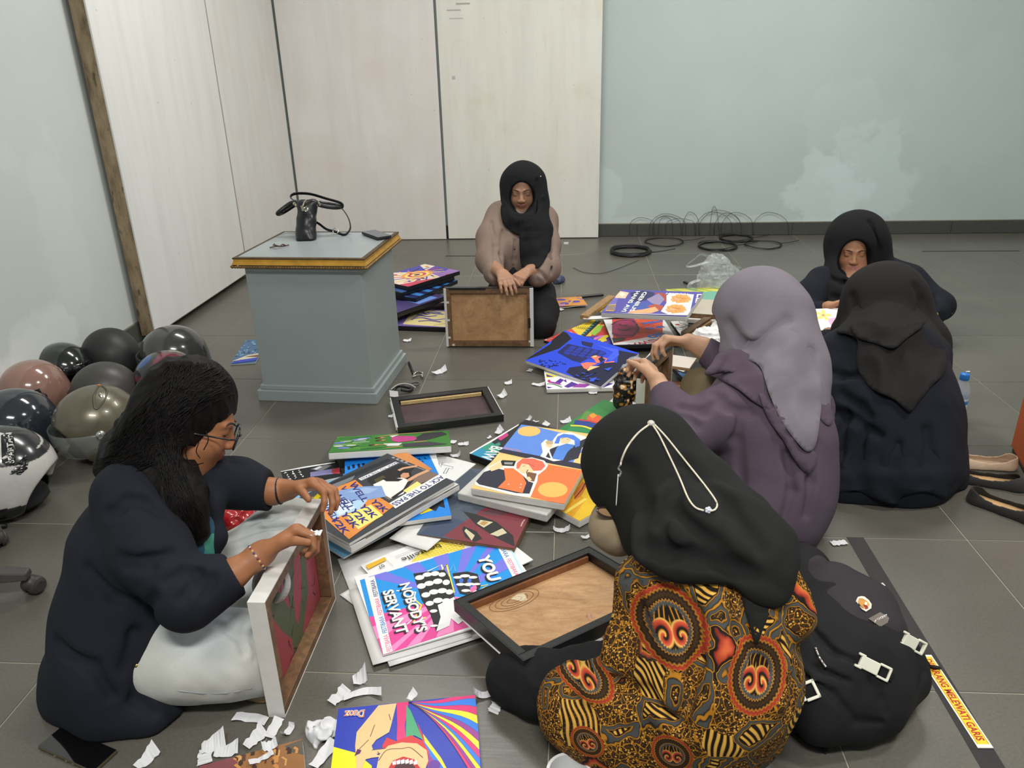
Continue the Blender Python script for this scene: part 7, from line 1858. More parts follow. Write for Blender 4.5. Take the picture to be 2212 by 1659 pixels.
def art_purp(a):
	Q = lambda *q: mp(zC, *q); a.fill(rgb(236, 234, 236)); P = (rgb(84, 44, 150), rgb(150, 60, 160), rgb(60, 120, 60), rgb(200, 40, 120))
	a.poly(rgb(232, 226, 60), Q((285, 1300), (420, 1330), (330, 1350), (285, 1345))); a.poly(P[0], Q((290, 1310), (380, 1340), (300, 1340)))
	for p, c in (([(380, 1400), (440, 1355), (480, 1370), (430, 1420)], 0), ([(300, 1380), (420, 1400), (460, 1430), (320, 1400)], 1), ([(480, 1440), (560, 1390), (640, 1420), (520, 1455)], 0), ([(560, 1450), (640, 1410), (760, 1420), (700, 1452)], 1), ([(300, 1440), (360, 1452), (310, 1462)], 0), ([(800, 1440), (900, 1400), (1000, 1410), (900, 1450)], 0), ([(470, 1380), (500, 1365), (510, 1400)], 0)): a.poly(P[c], Q(*p))
	a.line(P[2], Q((300, 1412), (380, 1420), (460, 1450)), 0.008, curve=True); a.line(P[3], Q((320, 1370), (330, 1400)), 0.01)
canvas('art_canvas', 'white canvas with purple and green shapes under the deep blue night canvas', 'canvas', dir_quad(zC(1032, 1452), zC(285, 1472), 0.297, 0.22, 0.0200), 0.018, M_WRAP, art_purp, G2)
def art_red(a):
	Q = lambda *q: mp(zC, *q); a.fill(rgb(206, 66, 58))
	a.poly(rgb(226, 196, 54), Q((560, 830), (700, 755), (800, 720), (900, 740), (760, 910), (640, 905)))
	for k in range(6): a.line(rgb(120, 110, 30), Q((610+k*22, 800+k*3), (620+k*22, 830+k*3), (640+k*22, 812)), 0.003, curve=True)
	a.poly(rgb(40, 44, 54), Q((640, 915), (830, 730), (880, 745), (700, 920)))
	for k in range(8): a.blob(rgb(70, 160, 156), zC(660+k*24, 905-k*22), 0.010, 0.007)
	a.poly(rgb(150, 196, 70), Q((760, 880), (830, 800), (900, 790), (860, 860), (800, 905)))
	a.blob(WHI, zC(530, 878), 0.020, 0.018); a.blob(BLK, zC(534, 880), 0.009); a.blob(WHI, zC(560, 898), 0.012); 
	for k, c in enumerate((BLK, WHI, rgb(230, 150, 50), WHI, BLK)): a.line(c, Q((265+k*8, 962-k*4), (340+k*8, 935-k*4)), 0.006)
canvas('art_canvas', 'red and yellow cartoon canvas behind the deep blue night canvas', 'canvas', dir_quad(zC(262, 952), zC(830, 716), 0.42, 0.26, 0.0135), 0.012, M_BLKEDGE, art_red, G2)
def art_bolt(a):
	Q = lambda *q: mp(zC, *q); a.fill(rgb(74, 48, 150)); a.poly(rgb(232, 120, 210), Q((780, 960), (800, 925), (880, 895), (920, 905), (850, 935)))
	a.poly(rgb(244, 224, 54), Q((830, 955), (910, 895), (965, 900), (920, 935), (935, 955), (850, 985), (870, 955))); a.poly(rgb(90, 80, 190), Q((860, 990), (960, 950), (985, 1018)))
canvas('art_canvas', 'violet canvas corner with pink and yellow lightning bolts behind the deep blue canvas', 'canvas', fit_quad([zC(610, 935), zC(968, 882), zC(990, 1020), None], 0.0262), 0.012, M_BLKEDGE, art_bolt, G2)
def art_gold(a):
	a.fill(rgb(226, 150, 66)); W, H = a.W, a.H
	for x, y, r in ((.05, .04, .03), (.12, .09, .035), (.17, .04, .025), (.06, .12, .03)): a.blob(rgb(96, 72, 170), (x, y), r, r*.7, .4, 14, True)
	for p in ([(.02, .10), (.08, .06), (.14, .07)], [(.08, .14), (.12, .06), (.18, .03)], [(.10, .02), (.13, .05)]): a.line(rgb(236, 170, 84), p, .012, True)
	a.poly(rgb(214, 140, 180), [(0.0, H-.03), (.06, H-.05), (.05, H), (0, H)], True)
sheet('crumpled purple and orange print on the floor right of the kneeling person', dir_quad(zC(345, 520), zC(720, 498), 0.18, 0.17, 0.010), 0.012, M_PAPER, art_gold, th=0.0015, cat='print', group=G2)
sheet('torn white strip beside the crumpled purple and orange print', dir_quad(zC(318, 590), zC(385, 575), 0.03, 0.11, 0.006), 0.004)
def bar(name, label, a, b, z, w_, h, m, group='loose stretcher bars', cat='wood bar', zb=None):
	A_, B_ = at_z(a[0], a[1], z), at_z(b[0], b[1], z if zb is None else zb); u = B_-A_; L = np.linalg.norm(u); u /= L
	v = np.cross([0, 0, 1.0], u); v /= np.linalg.norm(v); n = np.cross(u, v)
	M_ = place(A_, u, v, n); t = thing(name, label, cat, A_+u*L/2-np.array([0, 0, h]), 0, group)
	MB().box((0, -w_/2, -h), (L, w_/2, 0), M_).build('bar', m, t, bevel=0.0015, seg=1)
	return t, M_, L
M_BARL = wood('light_bar_mat', rgb(140, 106, 70), rgb(176, 140, 98), (3, 3, 3))
t, M_, L = bar('stretcher_bar', 'light brown wooden bar sloping up to the comic cover canvas', zC(690, 690), zC(985, 478), 0.060, 0.045, 0.020, M_BARL)
sheet('yellow print under the light brown wooden bar', dir_quad(zC(800, 640), zC(905, 600), 0.20, 0.16, 0.030), 0.002, mat('yellow_paper_mat', rgb(228, 204, 70), 0.6), cat='print', group=G2)
sheet('torn white wrapping under the comic cover canvas', dir_quad(zC(670, 700), zC(900, 690), 0.22, 0.05, 0.045), 0.006)
def frontq(l, r_, W, H, z):
	M_, W, H = dir_quad(l, r_, W, H, z); v = np.array(M_.col[1][:3]); return Matrix.Translation(V3(-v*H)) @ M_, W, H
# box of the pile under the comic cover: stacked canvases, edges showing
def plain(label, pose, th, edge, topc, group=G2, art=None):
	return canvas('art_canvas', label, 'canvas', pose, th, edge, art or (lambda a: a.fill(topc)), group)
def art_yg(a):
	a.fill(rgb(206, 206, 84)); W, H = a.W, a.H
	for i in range(7): a.line((rgb(150, 176, 70), rgb(232, 216, 110), rgb(120, 160, 60))[i % 3], [(0.02+i*.05, 0.0), (0.10+i*.05, H*.3)], 0.014, True)
	a.poly(rgb(120, 180, 160), [(0, H*.3), (W, H*.3), (W, H), (0, H)], True)
plain('yellow-green canvas half under the clear plastic bag', dir_quad(zC(1552, 415), zC(1905, 398), 0.40, 0.30, 0.045), 0.018, M_WRAP, None, art=art_yg)
plain('white-edged canvas below the yellow-green canvas', dir_quad(zC(1500, 440), zC(1900, 425), 0.42, 0.297, 0.025), 0.023, M_WRAP, rgb(200, 200, 196))
plain('brown-edged canvas lying under the comic cover canvas', frontq((1478, 676), (1600, 684), 0.42, 0.26, 0.128), 0.022, M_WOODB, rgb(190, 180, 164))
def art_redw(a):
	a.fill(rgb(222, 216, 208))
	for i in range(5): a.line(rgb(190, 74, 60), [(0.0, 0.03+i*.05), (a.W, 0.05+i*.05)], 0.012, True)
plain('white and red striped canvas in the stack beside the lilac hijab', frontq((1484, 690), (1600, 694), 0.42, 0.27, 0.104), 0.020, M_WRAP, None, art=art_redw)
plain('black-edged canvas in the stack beside the lilac hijab', frontq((1486, 703), (1600, 709), 0.42, 0.27, 0.080), 0.024, M_BLKEDGE, rgb(72, 72, 70))
def art_line(a):
	a.fill(rgb(216, 214, 210)); rnd = random.Random(1)
	for i in range(40):
		x, y = rnd.uniform(0, a.W), rnd.uniform(0, a.H); a.line(rgb(60, 60, 62), [(x, y), (x+rnd.uniform(-.04, .04), y+rnd.uniform(-.04, .04)), (x+rnd.uniform(-.05, .05), y+rnd.uniform(-.05, .05))], 0.0025, True)
	for i in range(6): a.blob(rgb(176, 50, 46), (rnd.uniform(0, a.W), rnd.uniform(0, a.H)), .012, .008, 0, 10, True)
plain('white canvas with fine black lines, right of the maroon portrait', dir_quad(zC(1600, 752), zC(1790, 745), 0.28, 0.22, 0.050), 0.020, M_BLKEDGE, None, art=art_line)
M_DKW = wood('dark_bar_mat', rgb(86, 66, 48), rgb(118, 92, 68), (3, 3, 3))
bar('stretcher_bar', 'brown wooden bar leaning towards the mauve sleeve, uppermost of the bars', zC(1745, 868), zC(2020, 690), 0.100, 0.035, 0.018, M_DKW, zb=0.118)
bar('stretcher_bar', 'brown wooden bar just below the uppermost bar beside the lilac hijab', zC(1800, 870), zC(2055, 712), 0.088, 0.030, 0.016, M_BARL, zb=0.105)
bar('stretcher_bar', 'black taped bar above the crumpled white paper near the hands', zC(1855, 880), zC(2118, 752), 0.082, 0.022, 0.018, M_BTAPE, zb=0.10)
# upright frame in the hands of the mauve wearer
cA = np.array([0.268, 2.74, 0.004])
M_ = place(cA, np.array([0.45, 0.893, 0]), np.array([0, 0, 1.0]), np.array([0.893, -0.45, 0]))
fc = stretcher('picture_frame', 'brown-backed frame with a white edge held upright by the mauve wearer', M_, 0.30, 0.235, 0.034, 0.040, M_WRAP, M_WOODB, wood('greybrown_back_mat', rgb(110, 92, 78), rgb(138, 118, 100), (1, 1, 4)), 'frames held upright')
MB().box((-0.004, 0.19, -0.004), (0.05, 0.239, 0.038), M_).build('black_tape', M_BTAPE, fc, bevel=0.002, seg=1)
MB().box((0.05, 0.222, -0.004), (0.302, 0.239, 0.036), M_).build('black_tape', M_BTAPE, fc, bevel=0.002, seg=1)
canvas('marbled_board', 'pale board edged in brown lying beyond the mauve wearer\'s near hand', 'board', dir_quad(zC(1395, 1075), zC(1792, 1128), 0.20, 0.13, 0.130), 0.014, M_BARL, lambda a: a.fill(rgb(206, 196, 186)), G2)
def art_bw(a):
	Q = lambda *q: mp(zC, *q); a.fill(rgb(28, 28, 30)); a.poly(WHI, Q((1640, 1250), (1700, 1215), (1780, 1200), (1780, 1260), (1740, 1285), (1690, 1270))); a.poly(BLK, Q((1700, 1225), (1740, 1215), (1730, 1260)))
	a.poly(rgb(60, 110, 160), Q((1610, 1300), (1700, 1290), (1860, 1345), (1850, 1390), (1620, 1360)))
	for k in range(18): a.blob((rgb(120, 170, 210), rgb(40, 80, 120))[k % 2], zC(1625+k*13, 1320+(k*37 % 30)), 0.004, 0.003, 0, 6)
plain('black canvas with white shapes and a blue band next to the mauve sleeve', dir_quad(zC(1590, 1210), zC(1810, 1190), 0.20, 0.20, 0.040), 0.020, M_BTAPE, None, art=art_bw)
bar('stretcher_bar', 'reddish brown wooden bar beside the blue band canvas', zC(1610, 1385), zC(1820, 1415), 0.050, 0.022, 0.020, wood('reddish_bar_mat', rgb(120, 70, 40), rgb(150, 92, 56), (3, 3, 3)))
bar('stretcher_bar', 'pale wooden bar just in front of the reddish brown bar', zC(1615, 1415), zC(1800, 1445), 0.046, 0.020, 0.018, M_BARL)
sheet('light blue print under the khaki knee', dir_quad(zC(1625, 1470), zC(1790, 1450), 0.12, 0.10, 0.012), 0.003, mat('skyblue_paper_mat', rgb(166, 190, 206), 0.6), cat='print', group=G2)
# crumpled wraps between the piles
def crumple(name, label, cat, pts, m, amp=0.012, sc=(38, 38, 38), seed=1, vox=0.004, group=None, k=0.02, col=None):
	P = [K(*q[:3]) for q in pts]; R = [q[3]*q[2]/F_PX for q in pts]
	lo = np.min(P, 0)-max(R)-0.03; hi = np.max(P, 0)+max(R)+0.03; lo[2] = max(lo[2], -0.01)
	s = SDF(lo, hi, vox)
	if len(P) == 1: s.cone(P[0], P[0]+1e-4, R[0], R[0], 0)
	else: s.chain(P, R, k)
	s.cut_half((0, 0, 0.002), (0, 0, -1)); s.wrinkle(amp, sc, seed)
	c = np.mean(P, 0); t = thing(name, label, cat, (c[0], c[1], 0.0), 0, group)
	s.mesh('crumpled_sheet', m, t, col=col); return t
def film_mat(name, c, alpha=0.35, rough=0.15):
	m, nt, b = newmat(name); b.inputs['Base Color'].default_value = (*c, 1); b.inputs['Roughness'].default_value = rough
	v = coords(nt, 'Object'); n = noise(nt, v, 26, 4, 0.6, 0.6)
	nt.links.new(ramp(nt, n, [(0.35, (alpha*0.45,)*3), (0.6, (alpha,)*3), (0.75, (min(1, alpha*2.0),)*3)]), b.inputs['Alpha'])
	b.inputs['Specular IOR Level'].default_value = 0.7; bump(nt, b, noise(nt, v, 45, 4), 0.6, 0.006); return m
def fan_col(p):
	n = vnoise(p, 75, 14); c = np.tile(np.array(rgb(26, 24, 24)), (len(p), 1)); c[n > 0.62] = rgb(196, 128, 44); c[n > 0.76] = rgb(232, 214, 176); return c
crumple('crumpled_print', 'crumpled black, gold and white print left of the held upright frame', 'print', [(1352, 812, 3.02, 12), (1350, 838, 3.02, 17), (1346, 866, 3.03, 15)], attr_mat('crumpled_print_mat', 0.4), 0.017, (62, 62, 40), 7, group=None, col=fan_col)
crumple('clear_wrapper', 'crumpled clear plastic wrapper behind the gold print', 'wrapper', [(1372, 790, 3.06, 16), (1358, 800, 3.06, 12)], film_mat('clear_film_mat', rgb(206, 214, 222), 0.5), 0.012, (60, 60, 60), 3)
crumple('crumpled_paper', 'crumpled white paper below the black taped bar beside the lilac hijab', 'paper', [(1520, 730, 3.32, 20), (1550, 742, 3.30, 24), (1556, 715, 3.34, 18)], M_PAPER, 0.014, (40, 40, 40), 5)
sheet('white sheet sticking out left of the crumpled black, gold and white print', dir_quad(zC(1000, 1560), zC(1180, 1600), 0.12, 0.10, 0.006), 0.006)
# pink watercolour canvas between the two persons in navy
def art_pink(a):
	a.fill(rgb(240, 236, 236)); W, H = a.W, a.H; a.poly(rgb(228, 176, 202), [(W*.2, H*.35), (W*.6, H*.22), (W, H*.35), (W, H), (W*.25, H)], True); a.poly(rgb(212, 150, 186), [(W*.35, H*.5), (W*.7, H*.4), (W*.9, H*.9), (W*.4, H)], True)
	for k in range(5): a.blob(rgb(236, 214, 110), (W*.17+.022*math.cos(k*1.256), H*.22+.022*math.sin(k*1.256)), .015, .010, k*1.256, 10, True)
	a.blob(rgb(206, 160, 60), (W*.17, H*.22), .008, .008, 0, 10, True)
M_ = fit_quad([(1752, 667), (1832, 665), (1818, 722), (1766, 724)], 0.22)
Pq = [K(1748, 668, 3.535), K(1850, 664, 3.535)]; u = Pq[1]-Pq[0]; u /= np.linalg.norm(u); v = K(1752, 735, 3.40)-Pq[0]; v -= u*(u@v); v /= np.linalg.norm(v)
canvas('art_canvas', 'pink watercolour canvas with a yellow flower, held between the two persons in navy', 'canvas', (place(Pq[0], u, v, np.cross(v, u)), 0.297, 0.20), 0.018, M_WRAP, art_pink, None)
# ---------------------------------------------------------------- stack beside the pedestal
G3 = 'canvases stacked beside the grey pedestal'
def art_mandala(a):
	a.fill(rgb(224, 206, 190)); W, H = a.W, a.H; rnd = random.Random(6); cs = (rgb(70, 66, 160), rgb(196, 60, 90), rgb(226, 150, 60), rgb(236, 210, 120), rgb(150, 110, 180), rgb(60, 40, 80))
	a.poly(cs[4], [(0, 0), (W*.4, 0), (W*.3, H*.5), (0, H*.6)], True); a.poly(cs[0], [(W*.1, H), (W*.3, H*.5), (W*.6, H), ], True); a.poly(cs[1], [(W*.5, 0), (W, 0), (W, H*.25), (W*.6, H*.1)], True); a.poly(cs[0], [(0, H*.3), (W*.2, H*.2), (W*.25, H*.6), (0, H*.7)], True)
	for r, c in ((.075, 2), (.06, 3), (.045, 1), (.03, 3), (.015, 5)): a.blob(cs[c], (W*.5, H*.5), r*1.4, r, 0, 20, True)
	for k in range(16): a.line(cs[k % 6], [(W*.5+.1*math.cos(k*.39), H*.5+.08*math.sin(k*.39)), (W*.5+.19*math.cos(k*.39+.3), H*.5+.13*math.sin(k*.39+.3))], .010, True)
	for k in range(14): a.blob(cs[k % 6], (rnd.uniform(0, W), rnd.uniform(0, H)), .014, .010, rnd.random()*3, 10, True)
def stk(label, b, c, z, th, m, art, W=0.42, H=0.297):
	return canvas('art_canvas', label, 'canvas', dir_quad(zD(*b), zD(*c), W, H, z), th, m, art, G3)
stk('black-edged canvas with a colourful mandala on top of the stack beside the grey pedestal', (1638, 648), (1312, 748), 0.168, 0.024, M_BLKEDGE, art_mandala)
def art_stripe(c1, c2):
	def f(a):
		a.fill(c1)
		for k in range(5): a.poly(c2, [(a.W*(.1+.2*k), 0), (a.W*(.2+.2*k), 0), (a.W*(.12+.2*k), a.H), (a.W*(.05+.2*k), a.H)], True)
	return f
stk('dark canvas second from the top in the stack beside the grey pedestal', (1600, 690), (1330, 772), 0.142, 0.022, M_BLKEDGE, art_stripe(rgb(40, 38, 60), rgb(60, 90, 150)))
stk('canvas with a bright blue margin, third in the stack beside the grey pedestal', (1622, 712), (1390, 812), 0.118, 0.024, M_BLKEDGE, art_stripe(rgb(60, 130, 200), rgb(34, 40, 90)))
stk('canvas with a light blue corner in the middle of the stack beside the grey pedestal', (1540, 828), (1412, 872), 0.092, 0.026, M_BLKEDGE, lambda a: (a.fill(rgb(70, 60, 110)), a.poly(rgb(110, 150, 220), [(0.05, 0.02), (0.2, 0.02), (0.2, 0.12), (0.05, 0.12)], True)))
stk('pale pink and white canvas near the bottom of the stack beside the grey pedestal', (1640, 862), (1240, 905), 0.064, 0.024, M_BLKEDGE, lambda a: (a.fill(rgb(214, 208, 206)), [a.line(rgb(190, 130, 140), [(0.02+k*.06, 0), (0.08+k*.06, a.H)], .008, True) for k in range(6)]))
def art_dragon(a):
	Q = lambda *q: mp(zD, *q); a.fill(rgb(112, 92, 160)); c = rgb(216, 200, 140)
	a.poly(c, Q((1305, 925), (1560, 940), (1556, 1052), (1228, 1030)))
	for k in range(12): a.blob(rgb(112, 92, 160), zD(1232+k*27, 1034+k*1.8), .008, .008, 0, 8); a.blob(rgb(112, 92, 160), zD(1310+k*22, 922+k*1.6), .007, .007, 0, 8)
	for p in ([(1290, 1000), (1380, 950), (1460, 955), (1520, 960)], [(1300, 990), (1370, 985), (1450, 1000), (1540, 990)], [(1330, 960), (1400, 975), (1470, 970)], [(1340, 1010), (1420, 1005), (1500, 1015)], [(1370, 945), (1400, 960), (1450, 945), (1500, 950)]): a.line(rgb(92, 76, 140), Q(*p), .014, curve=True); a.line(rgb(176, 176, 196), Q(*[(x+8, y-3) for x, y in p]), .005, curve=True)
	a.line(rgb(60, 50, 80), Q((1255, 960), (1300, 935)), .002); a.line(rgb(60, 50, 80), Q((1450, 1040), (1540, 1025)), .002)
canvas('art_canvas', 'purple-bordered cream canvas with a purple dragon drawing at the bottom of the stack', 'canvas', fit_quad([zD(1300, 914), None, zD(1640, 1068), zD(1216, 1040)], 0.026, (0.40, 0.297)), 0.024, M_BLKEDGE, art_dragon, G3)
plain('flat grey canvas behind the frame of the kneeling person', dir_quad(zD(1560, 735), zD(1700, 755), 0.30, 0.30, 0.045), 0.020, M_BLKEDGE, rgb(100, 100, 100), G3)
# ================================================================ helmets by the left wall
def project_text(s, txt, p0, p1, hpx, m, name, parent, bold=0.03, off=0.0012):
	"""letters wrapped onto a solid, along a photograph line"""
	P, T_, w_, h_ = glyphs(txt, bold); a = np.array(p0, float); b = np.array(p1, float); d = b-a; L = np.linalg.norm(d); d /= L; up = np.array([d[1], -d[0]])
	out = []; keep = []
	for p in P:
		q = a+d*p[0]/w_*L+up*p[1]/h_*hpx; h = s.hit(q[0], q[1], step=0.001); keep.append(h is not None)
		r = ray(q[0], q[1]); out.append(h-r/np.linalg.norm(r)*off if h is not None else np.zeros(3))
	fs = [t for t in T_ if all(keep[i] for i in t)]
	return MB().add(out, fs).build(name, m, parent)
def helmet(label, px, py, yaw, pitch, m, visor=None, S=1.0, z=0.118, col=None, roll=0.0, trim=True, peak=False):
	c = at_z(px, py, z*S)
	f = np.array([math.cos(yaw)*math.cos(pitch), math.sin(yaw)*math.cos(pitch), math.sin(pitch)])
	u = np.array([0, 0, 1.0])-f*f[2]; u /= np.linalg.norm(u); r = np.cross(f, u)
	u2 = u*math.cos(roll)+r*math.sin(roll); r = np.cross(f, u2); u = u2
	Rm = np.stack([r, f, u], axis=1); W = lambda x, y, zz: c+S*(r*x+f*y+u*zz)
	t = thing('motorcycle_helmet', label, 'helmet', (c[0], c[1], 0), 0, 'helmets lying by the left wall')
	s = SDF(c-0.21, c+0.21, 0.0045)
	s.ell(W(0, -0.006, 0.010), np.array((0.126, 0.140, 0.128))*S, Rm, 0)
	s.ell(W(0, -0.020, -0.045), np.array((0.124, 0.132, 0.092))*S, Rm, 0.04)
	s.cut_half(W(0, 0, -0.108), -u, 0.012)
	s.cut_ell(W(0, 0.0, -0.06), np.array((0.098, 0.120, 0.120))*S, Rm, 0.006)
	s.cut_ell(W(0, 0.155, -0.062), np.array((0.106, 0.118, 0.100))*S, Rm, 0.010)
	shell = s.mesh('shell', m, t, col=(lambda p: col((p-c)@Rm/S)) if col else None)
	M_DK = MD_DARK
	if trim:
		pts = [W(0.113*math.cos(a), 0.004+0.128*math.sin(a), -0.104) for a in np.linspace(math.pi*0.92, math.pi*2.08, 26)]
		MB().tube(pts, 0.0065*S, 6).build('rim_trim', M_DK, t, sm=True)
		MB().ball(W(0, -0.01, -0.07), (0.098*S, 0.115*S, 0.036*S), 14, Rm).build('lining', MD_LINE, t, sm=True)
	if visor is not None:
		lo, hi = (-0.62, 0.10) if not peak else (0.05, 0.34)
		vs_, fs = [], []; na, ne = 22, 8
		for rr in (1.035, 1.058):
			for j in range(ne+1):
				el = lo+(hi-lo)*j/ne
				for i in range(na+1):
					az = -1.35+2.7*i/na
					vs_.append(W(0.126*rr*math.sin(az)*math.cos(el), -0.006+0.140*rr*math.cos(az)*math.cos(el)+0.006, 0.010+0.128*rr*math.sin(el)-0.004))
		n1 = (na+1)*(ne+1)
		for k in (0, 1):
			for j in range(ne):
				for i in range(na):
					q = (k*n1+j*(na+1)+i, k*n1+j*(na+1)+i+1, k*n1+(j+1)*(na+1)+i+1, k*n1+(j+1)*(na+1)+i); fs.append(q if k else q[::-1])
		for i in range(na):
			fs += [(i, i+1, n1+i+1, n1+i), (ne*(na+1)+i+1, ne*(na+1)+i, n1+ne*(na+1)+i, n1+ne*(na+1)+i+1)]
		vo = MB().add(vs_, fs).build('visor', visor, t, sm=True)
		for sx in (-1, 1):
			T_ = place(W(sx*0.122, 0.030, 0.012), f, u, r*sx)
			MB().lathe([(0, 0.014), (0.012*S, 0.013), (0.016*S, 0.008), (0.017*S, 0)], 14, T_).build('visor_pivot', MD_CHROME if not peak else M_DK, vo, sm=True)
	return t, s, W, Rm
MD_DARK = mat('helmet_rubber_mat', rgb(22, 22, 23), 0.55); MD_LINE = mat('helmet_lining_mat', rgb(26, 26, 27), 0.95)
MD_CHROME = mat('helmet_chrome_mat', rgb(196, 196, 190), 0.2, metal=0.9)
def gloss(name, c, rough=0.12, var=0.05): return mat(name, c, rough, var, 20, coat=0.8)
V_CLEAR = mat('clear_visor_mat', rgb(170, 176, 172), 0.05, 0.0, spec=0.8, alpha=0.20); V_DARK = mat('smoke_visor_mat', rgb(10, 10, 12), 0.04, 0.0, coat=1.0)
V_TINT = mat('tinted_visor_mat', rgb(60, 64, 66), 0.05, 0.0, spec=0.8, alpha=0.45)
helmet('glossy dark grey helmet at the back, nearest the white panel', 374, 770, 3.5, 0.05, gloss('helmet_graphite_mat', rgb(58, 57, 56), 0.2), V_TINT, 1.03)
def col_print(q):
	n = vnoise(q, 14, 9); k = vnoise(q, 22, 19); c = np.tile(np.array(rgb(40, 40, 46)), (len(q), 1))
	c[n > 0.60] = rgb(110, 44, 60); c[n < 0.34] = rgb(34, 74, 140); c[k > 0.72] = rgb(146, 138, 126); return c
helmet('glossy helmet with a dark red and blue print, behind the long black hair', 360, 824, 3.9, 0.0, attr_mat('printed_helmet_mat', 0.15, coat=0.8), V_TINT, 0.95, col=col_print)
helmet('matte black helmet between the glossy ones by the wall', 240, 770, 2.4, 0.05, mat('helmet_matte_black_mat', rgb(34, 34, 35), 0.5, 0.06, 20), None, 0.96)
helmet('black helmet with a raised glossy black visor, close to the left wall', 140, 800, -0.35, 0.05, gloss('helmet_black_mat', rgb(26, 31, 29), 0.15), V_DARK, 0.90, peak=True)
helmet('dusty pink glossy helmet with a black peak', 70, 846, 4.3, -0.05, gloss('helmet_pink_mat', rgb(142, 108, 96), 0.16), V_DARK, 0.94, peak=True)
helmet('dark grey matte helmet behind the bronze helmet', 226, 848, 3.4, 0.05, mat('helmet_dark_grey_mat', rgb(64, 62, 59), 0.42, 0.06, 20), V_TINT, 0.92)
t7, s7, W7, R7 = helmet('bronze-grey helmet with a clear visor and a chrome vent, in front', 208, 918, -2.25, 0.0, mat('helmet_bronze_mat', rgb(104, 98, 82), 0.30, 0.08, 30, metal=0.35, coat=0.3), V_CLEAR, 1.06)
vent = MB().tube(catmull([s7.hit(*q)-FW*0.004 for q in ((214, 835), (204, 858), (208, 884), (226, 866), (232, 845), (222, 834)) if s7.hit(*q) is not None], 5), 0.0035, 8).build('vent_rim', mat('vent_rim_mat', rgb(84, 80, 68), 0.35, metal=0.3), t7, sm=True)
h = s7.hit(220, 856)
if h is not None:
	MB().ball(h-FW*0.003, (0.006, 0.016, 0.006), 10, np.stack([RT*0.8+UP*0.5, UP*0.85-RT*0.5, FW], axis=1)).build('vent', MD_CHROME, t7, sm=True)
h = s7.hit(214, 832)
if h is not None: MB().ball(h-FW*0.002, (0.008, 0.004, 0.004), 8, np.stack([RT, UP, FW], axis=1)).build('badge', mat('orange_badge_mat', rgb(206, 120, 52), 0.4), t7, sm=True)
helmet('glossy blue-black helmet at the left edge', 30, 922, 4.0, 0.0, gloss('helmet_blueblack_mat', rgb(40, 44, 52), 0.12), V_TINT, 1.02)
def col_sp(q):
	c = np.tile(np.array(rgb(196, 192, 188)), (len(q), 1)); x, y, z = q[:, 0], q[:, 1], q[:, 2]
	n = vnoise(q, 16, 4)
	c[(z > 0.075)] = rgb(36, 36, 40); c[(z > 0.095) & (n > .5)] = rgb(206, 204, 200)
	c[(y < -0.02) & (n > 0.58)] = rgb(40, 40, 44); c[(z < -0.045)] = rgb(26, 27, 28); c[(np.abs(y+0.06) < 0.012) & (z > -0.02)] = rgb(30, 30, 34)
	return c
t9, s9, W9, R9 = helmet('white, grey and black helmet lettered SPARTAN at the lower left edge', 14, 1022, 0.2, -0.15, attr_mat('lettered_helmet_mat', 0.22, coat=0.5), None, 1.12, col=col_sp)
def on(s, pts, off=0.001):
	out = []
	for q in pts:
		h = s.hit(q[0], q[1], step=0.001)
		if h is not None: out.append(h-ray(*q)*off)
	return out
def decal(s, pts, m, name, parent, off=0.0016, sub=5):
	"""a flat marking wrapped onto a solid: polygon in photograph points, filled with a fine grid"""
	P = np.array(pts, float); x0, y0 = P.min(0); x1, y1 = P.max(0); n = max(6, int(max(x1-x0, y1-y0)/sub))
	T_ = tessellate_polygon([[Vector((a, b, 0)) for a, b in pts]]); vs_, fs = [], []
	for t_ in T_:
		A, B, C_ = (P[i] for i in t_); k = 6; idx = {}
		for i in range(k+1):
			for j in range(k+1-i):
				q = A+(B-A)*i/k+(C_-A)*j/k; h = s.hit(q[0], q[1], step=0.001)
				if h is not None: idx[i, j] = len(vs_); vs_.append(h-ray(*q)*off)
		for i in range(k):
			for j in range(k-i):
				for tri in (((i, j), (i+1, j), (i, j+1)), ((i+1, j), (i+1, j+1), (i, j+1))):
					if all(q in idx for q in tri): fs.append(tuple(idx[q] for q in tri))
	if fs: return MB().add(vs_, fs).build(name, m, parent)
M_DECK = mat('decal_black_mat', rgb(28, 28, 32), 0.25); M_DECW = mat('decal_white_mat', rgb(214, 212, 206), 0.25)
decal(s9, [(2, 940), (22, 932), (30, 938), (34, 990), (30, 1004), (14, 1006), (4, 1000)], M_DECK, 'black_band', t9)
project_text(s9, 'SPARTAN', (31, 1000), (25, 934), 13, M_DECW, 'lettering', t9, 0.04, 0.003)
decal(s9, [(38, 1000), (56, 982), (62, 994), (60, 1012), (44, 1026), (20, 1024)], M_DECK, 'ear_patch', t9)
h = s9.hit(34, 1014)
if h is not None: MB().ball(h-FW*0.002, 0.006, 8).build('snap', MD_CHROME, t9, sm=True)
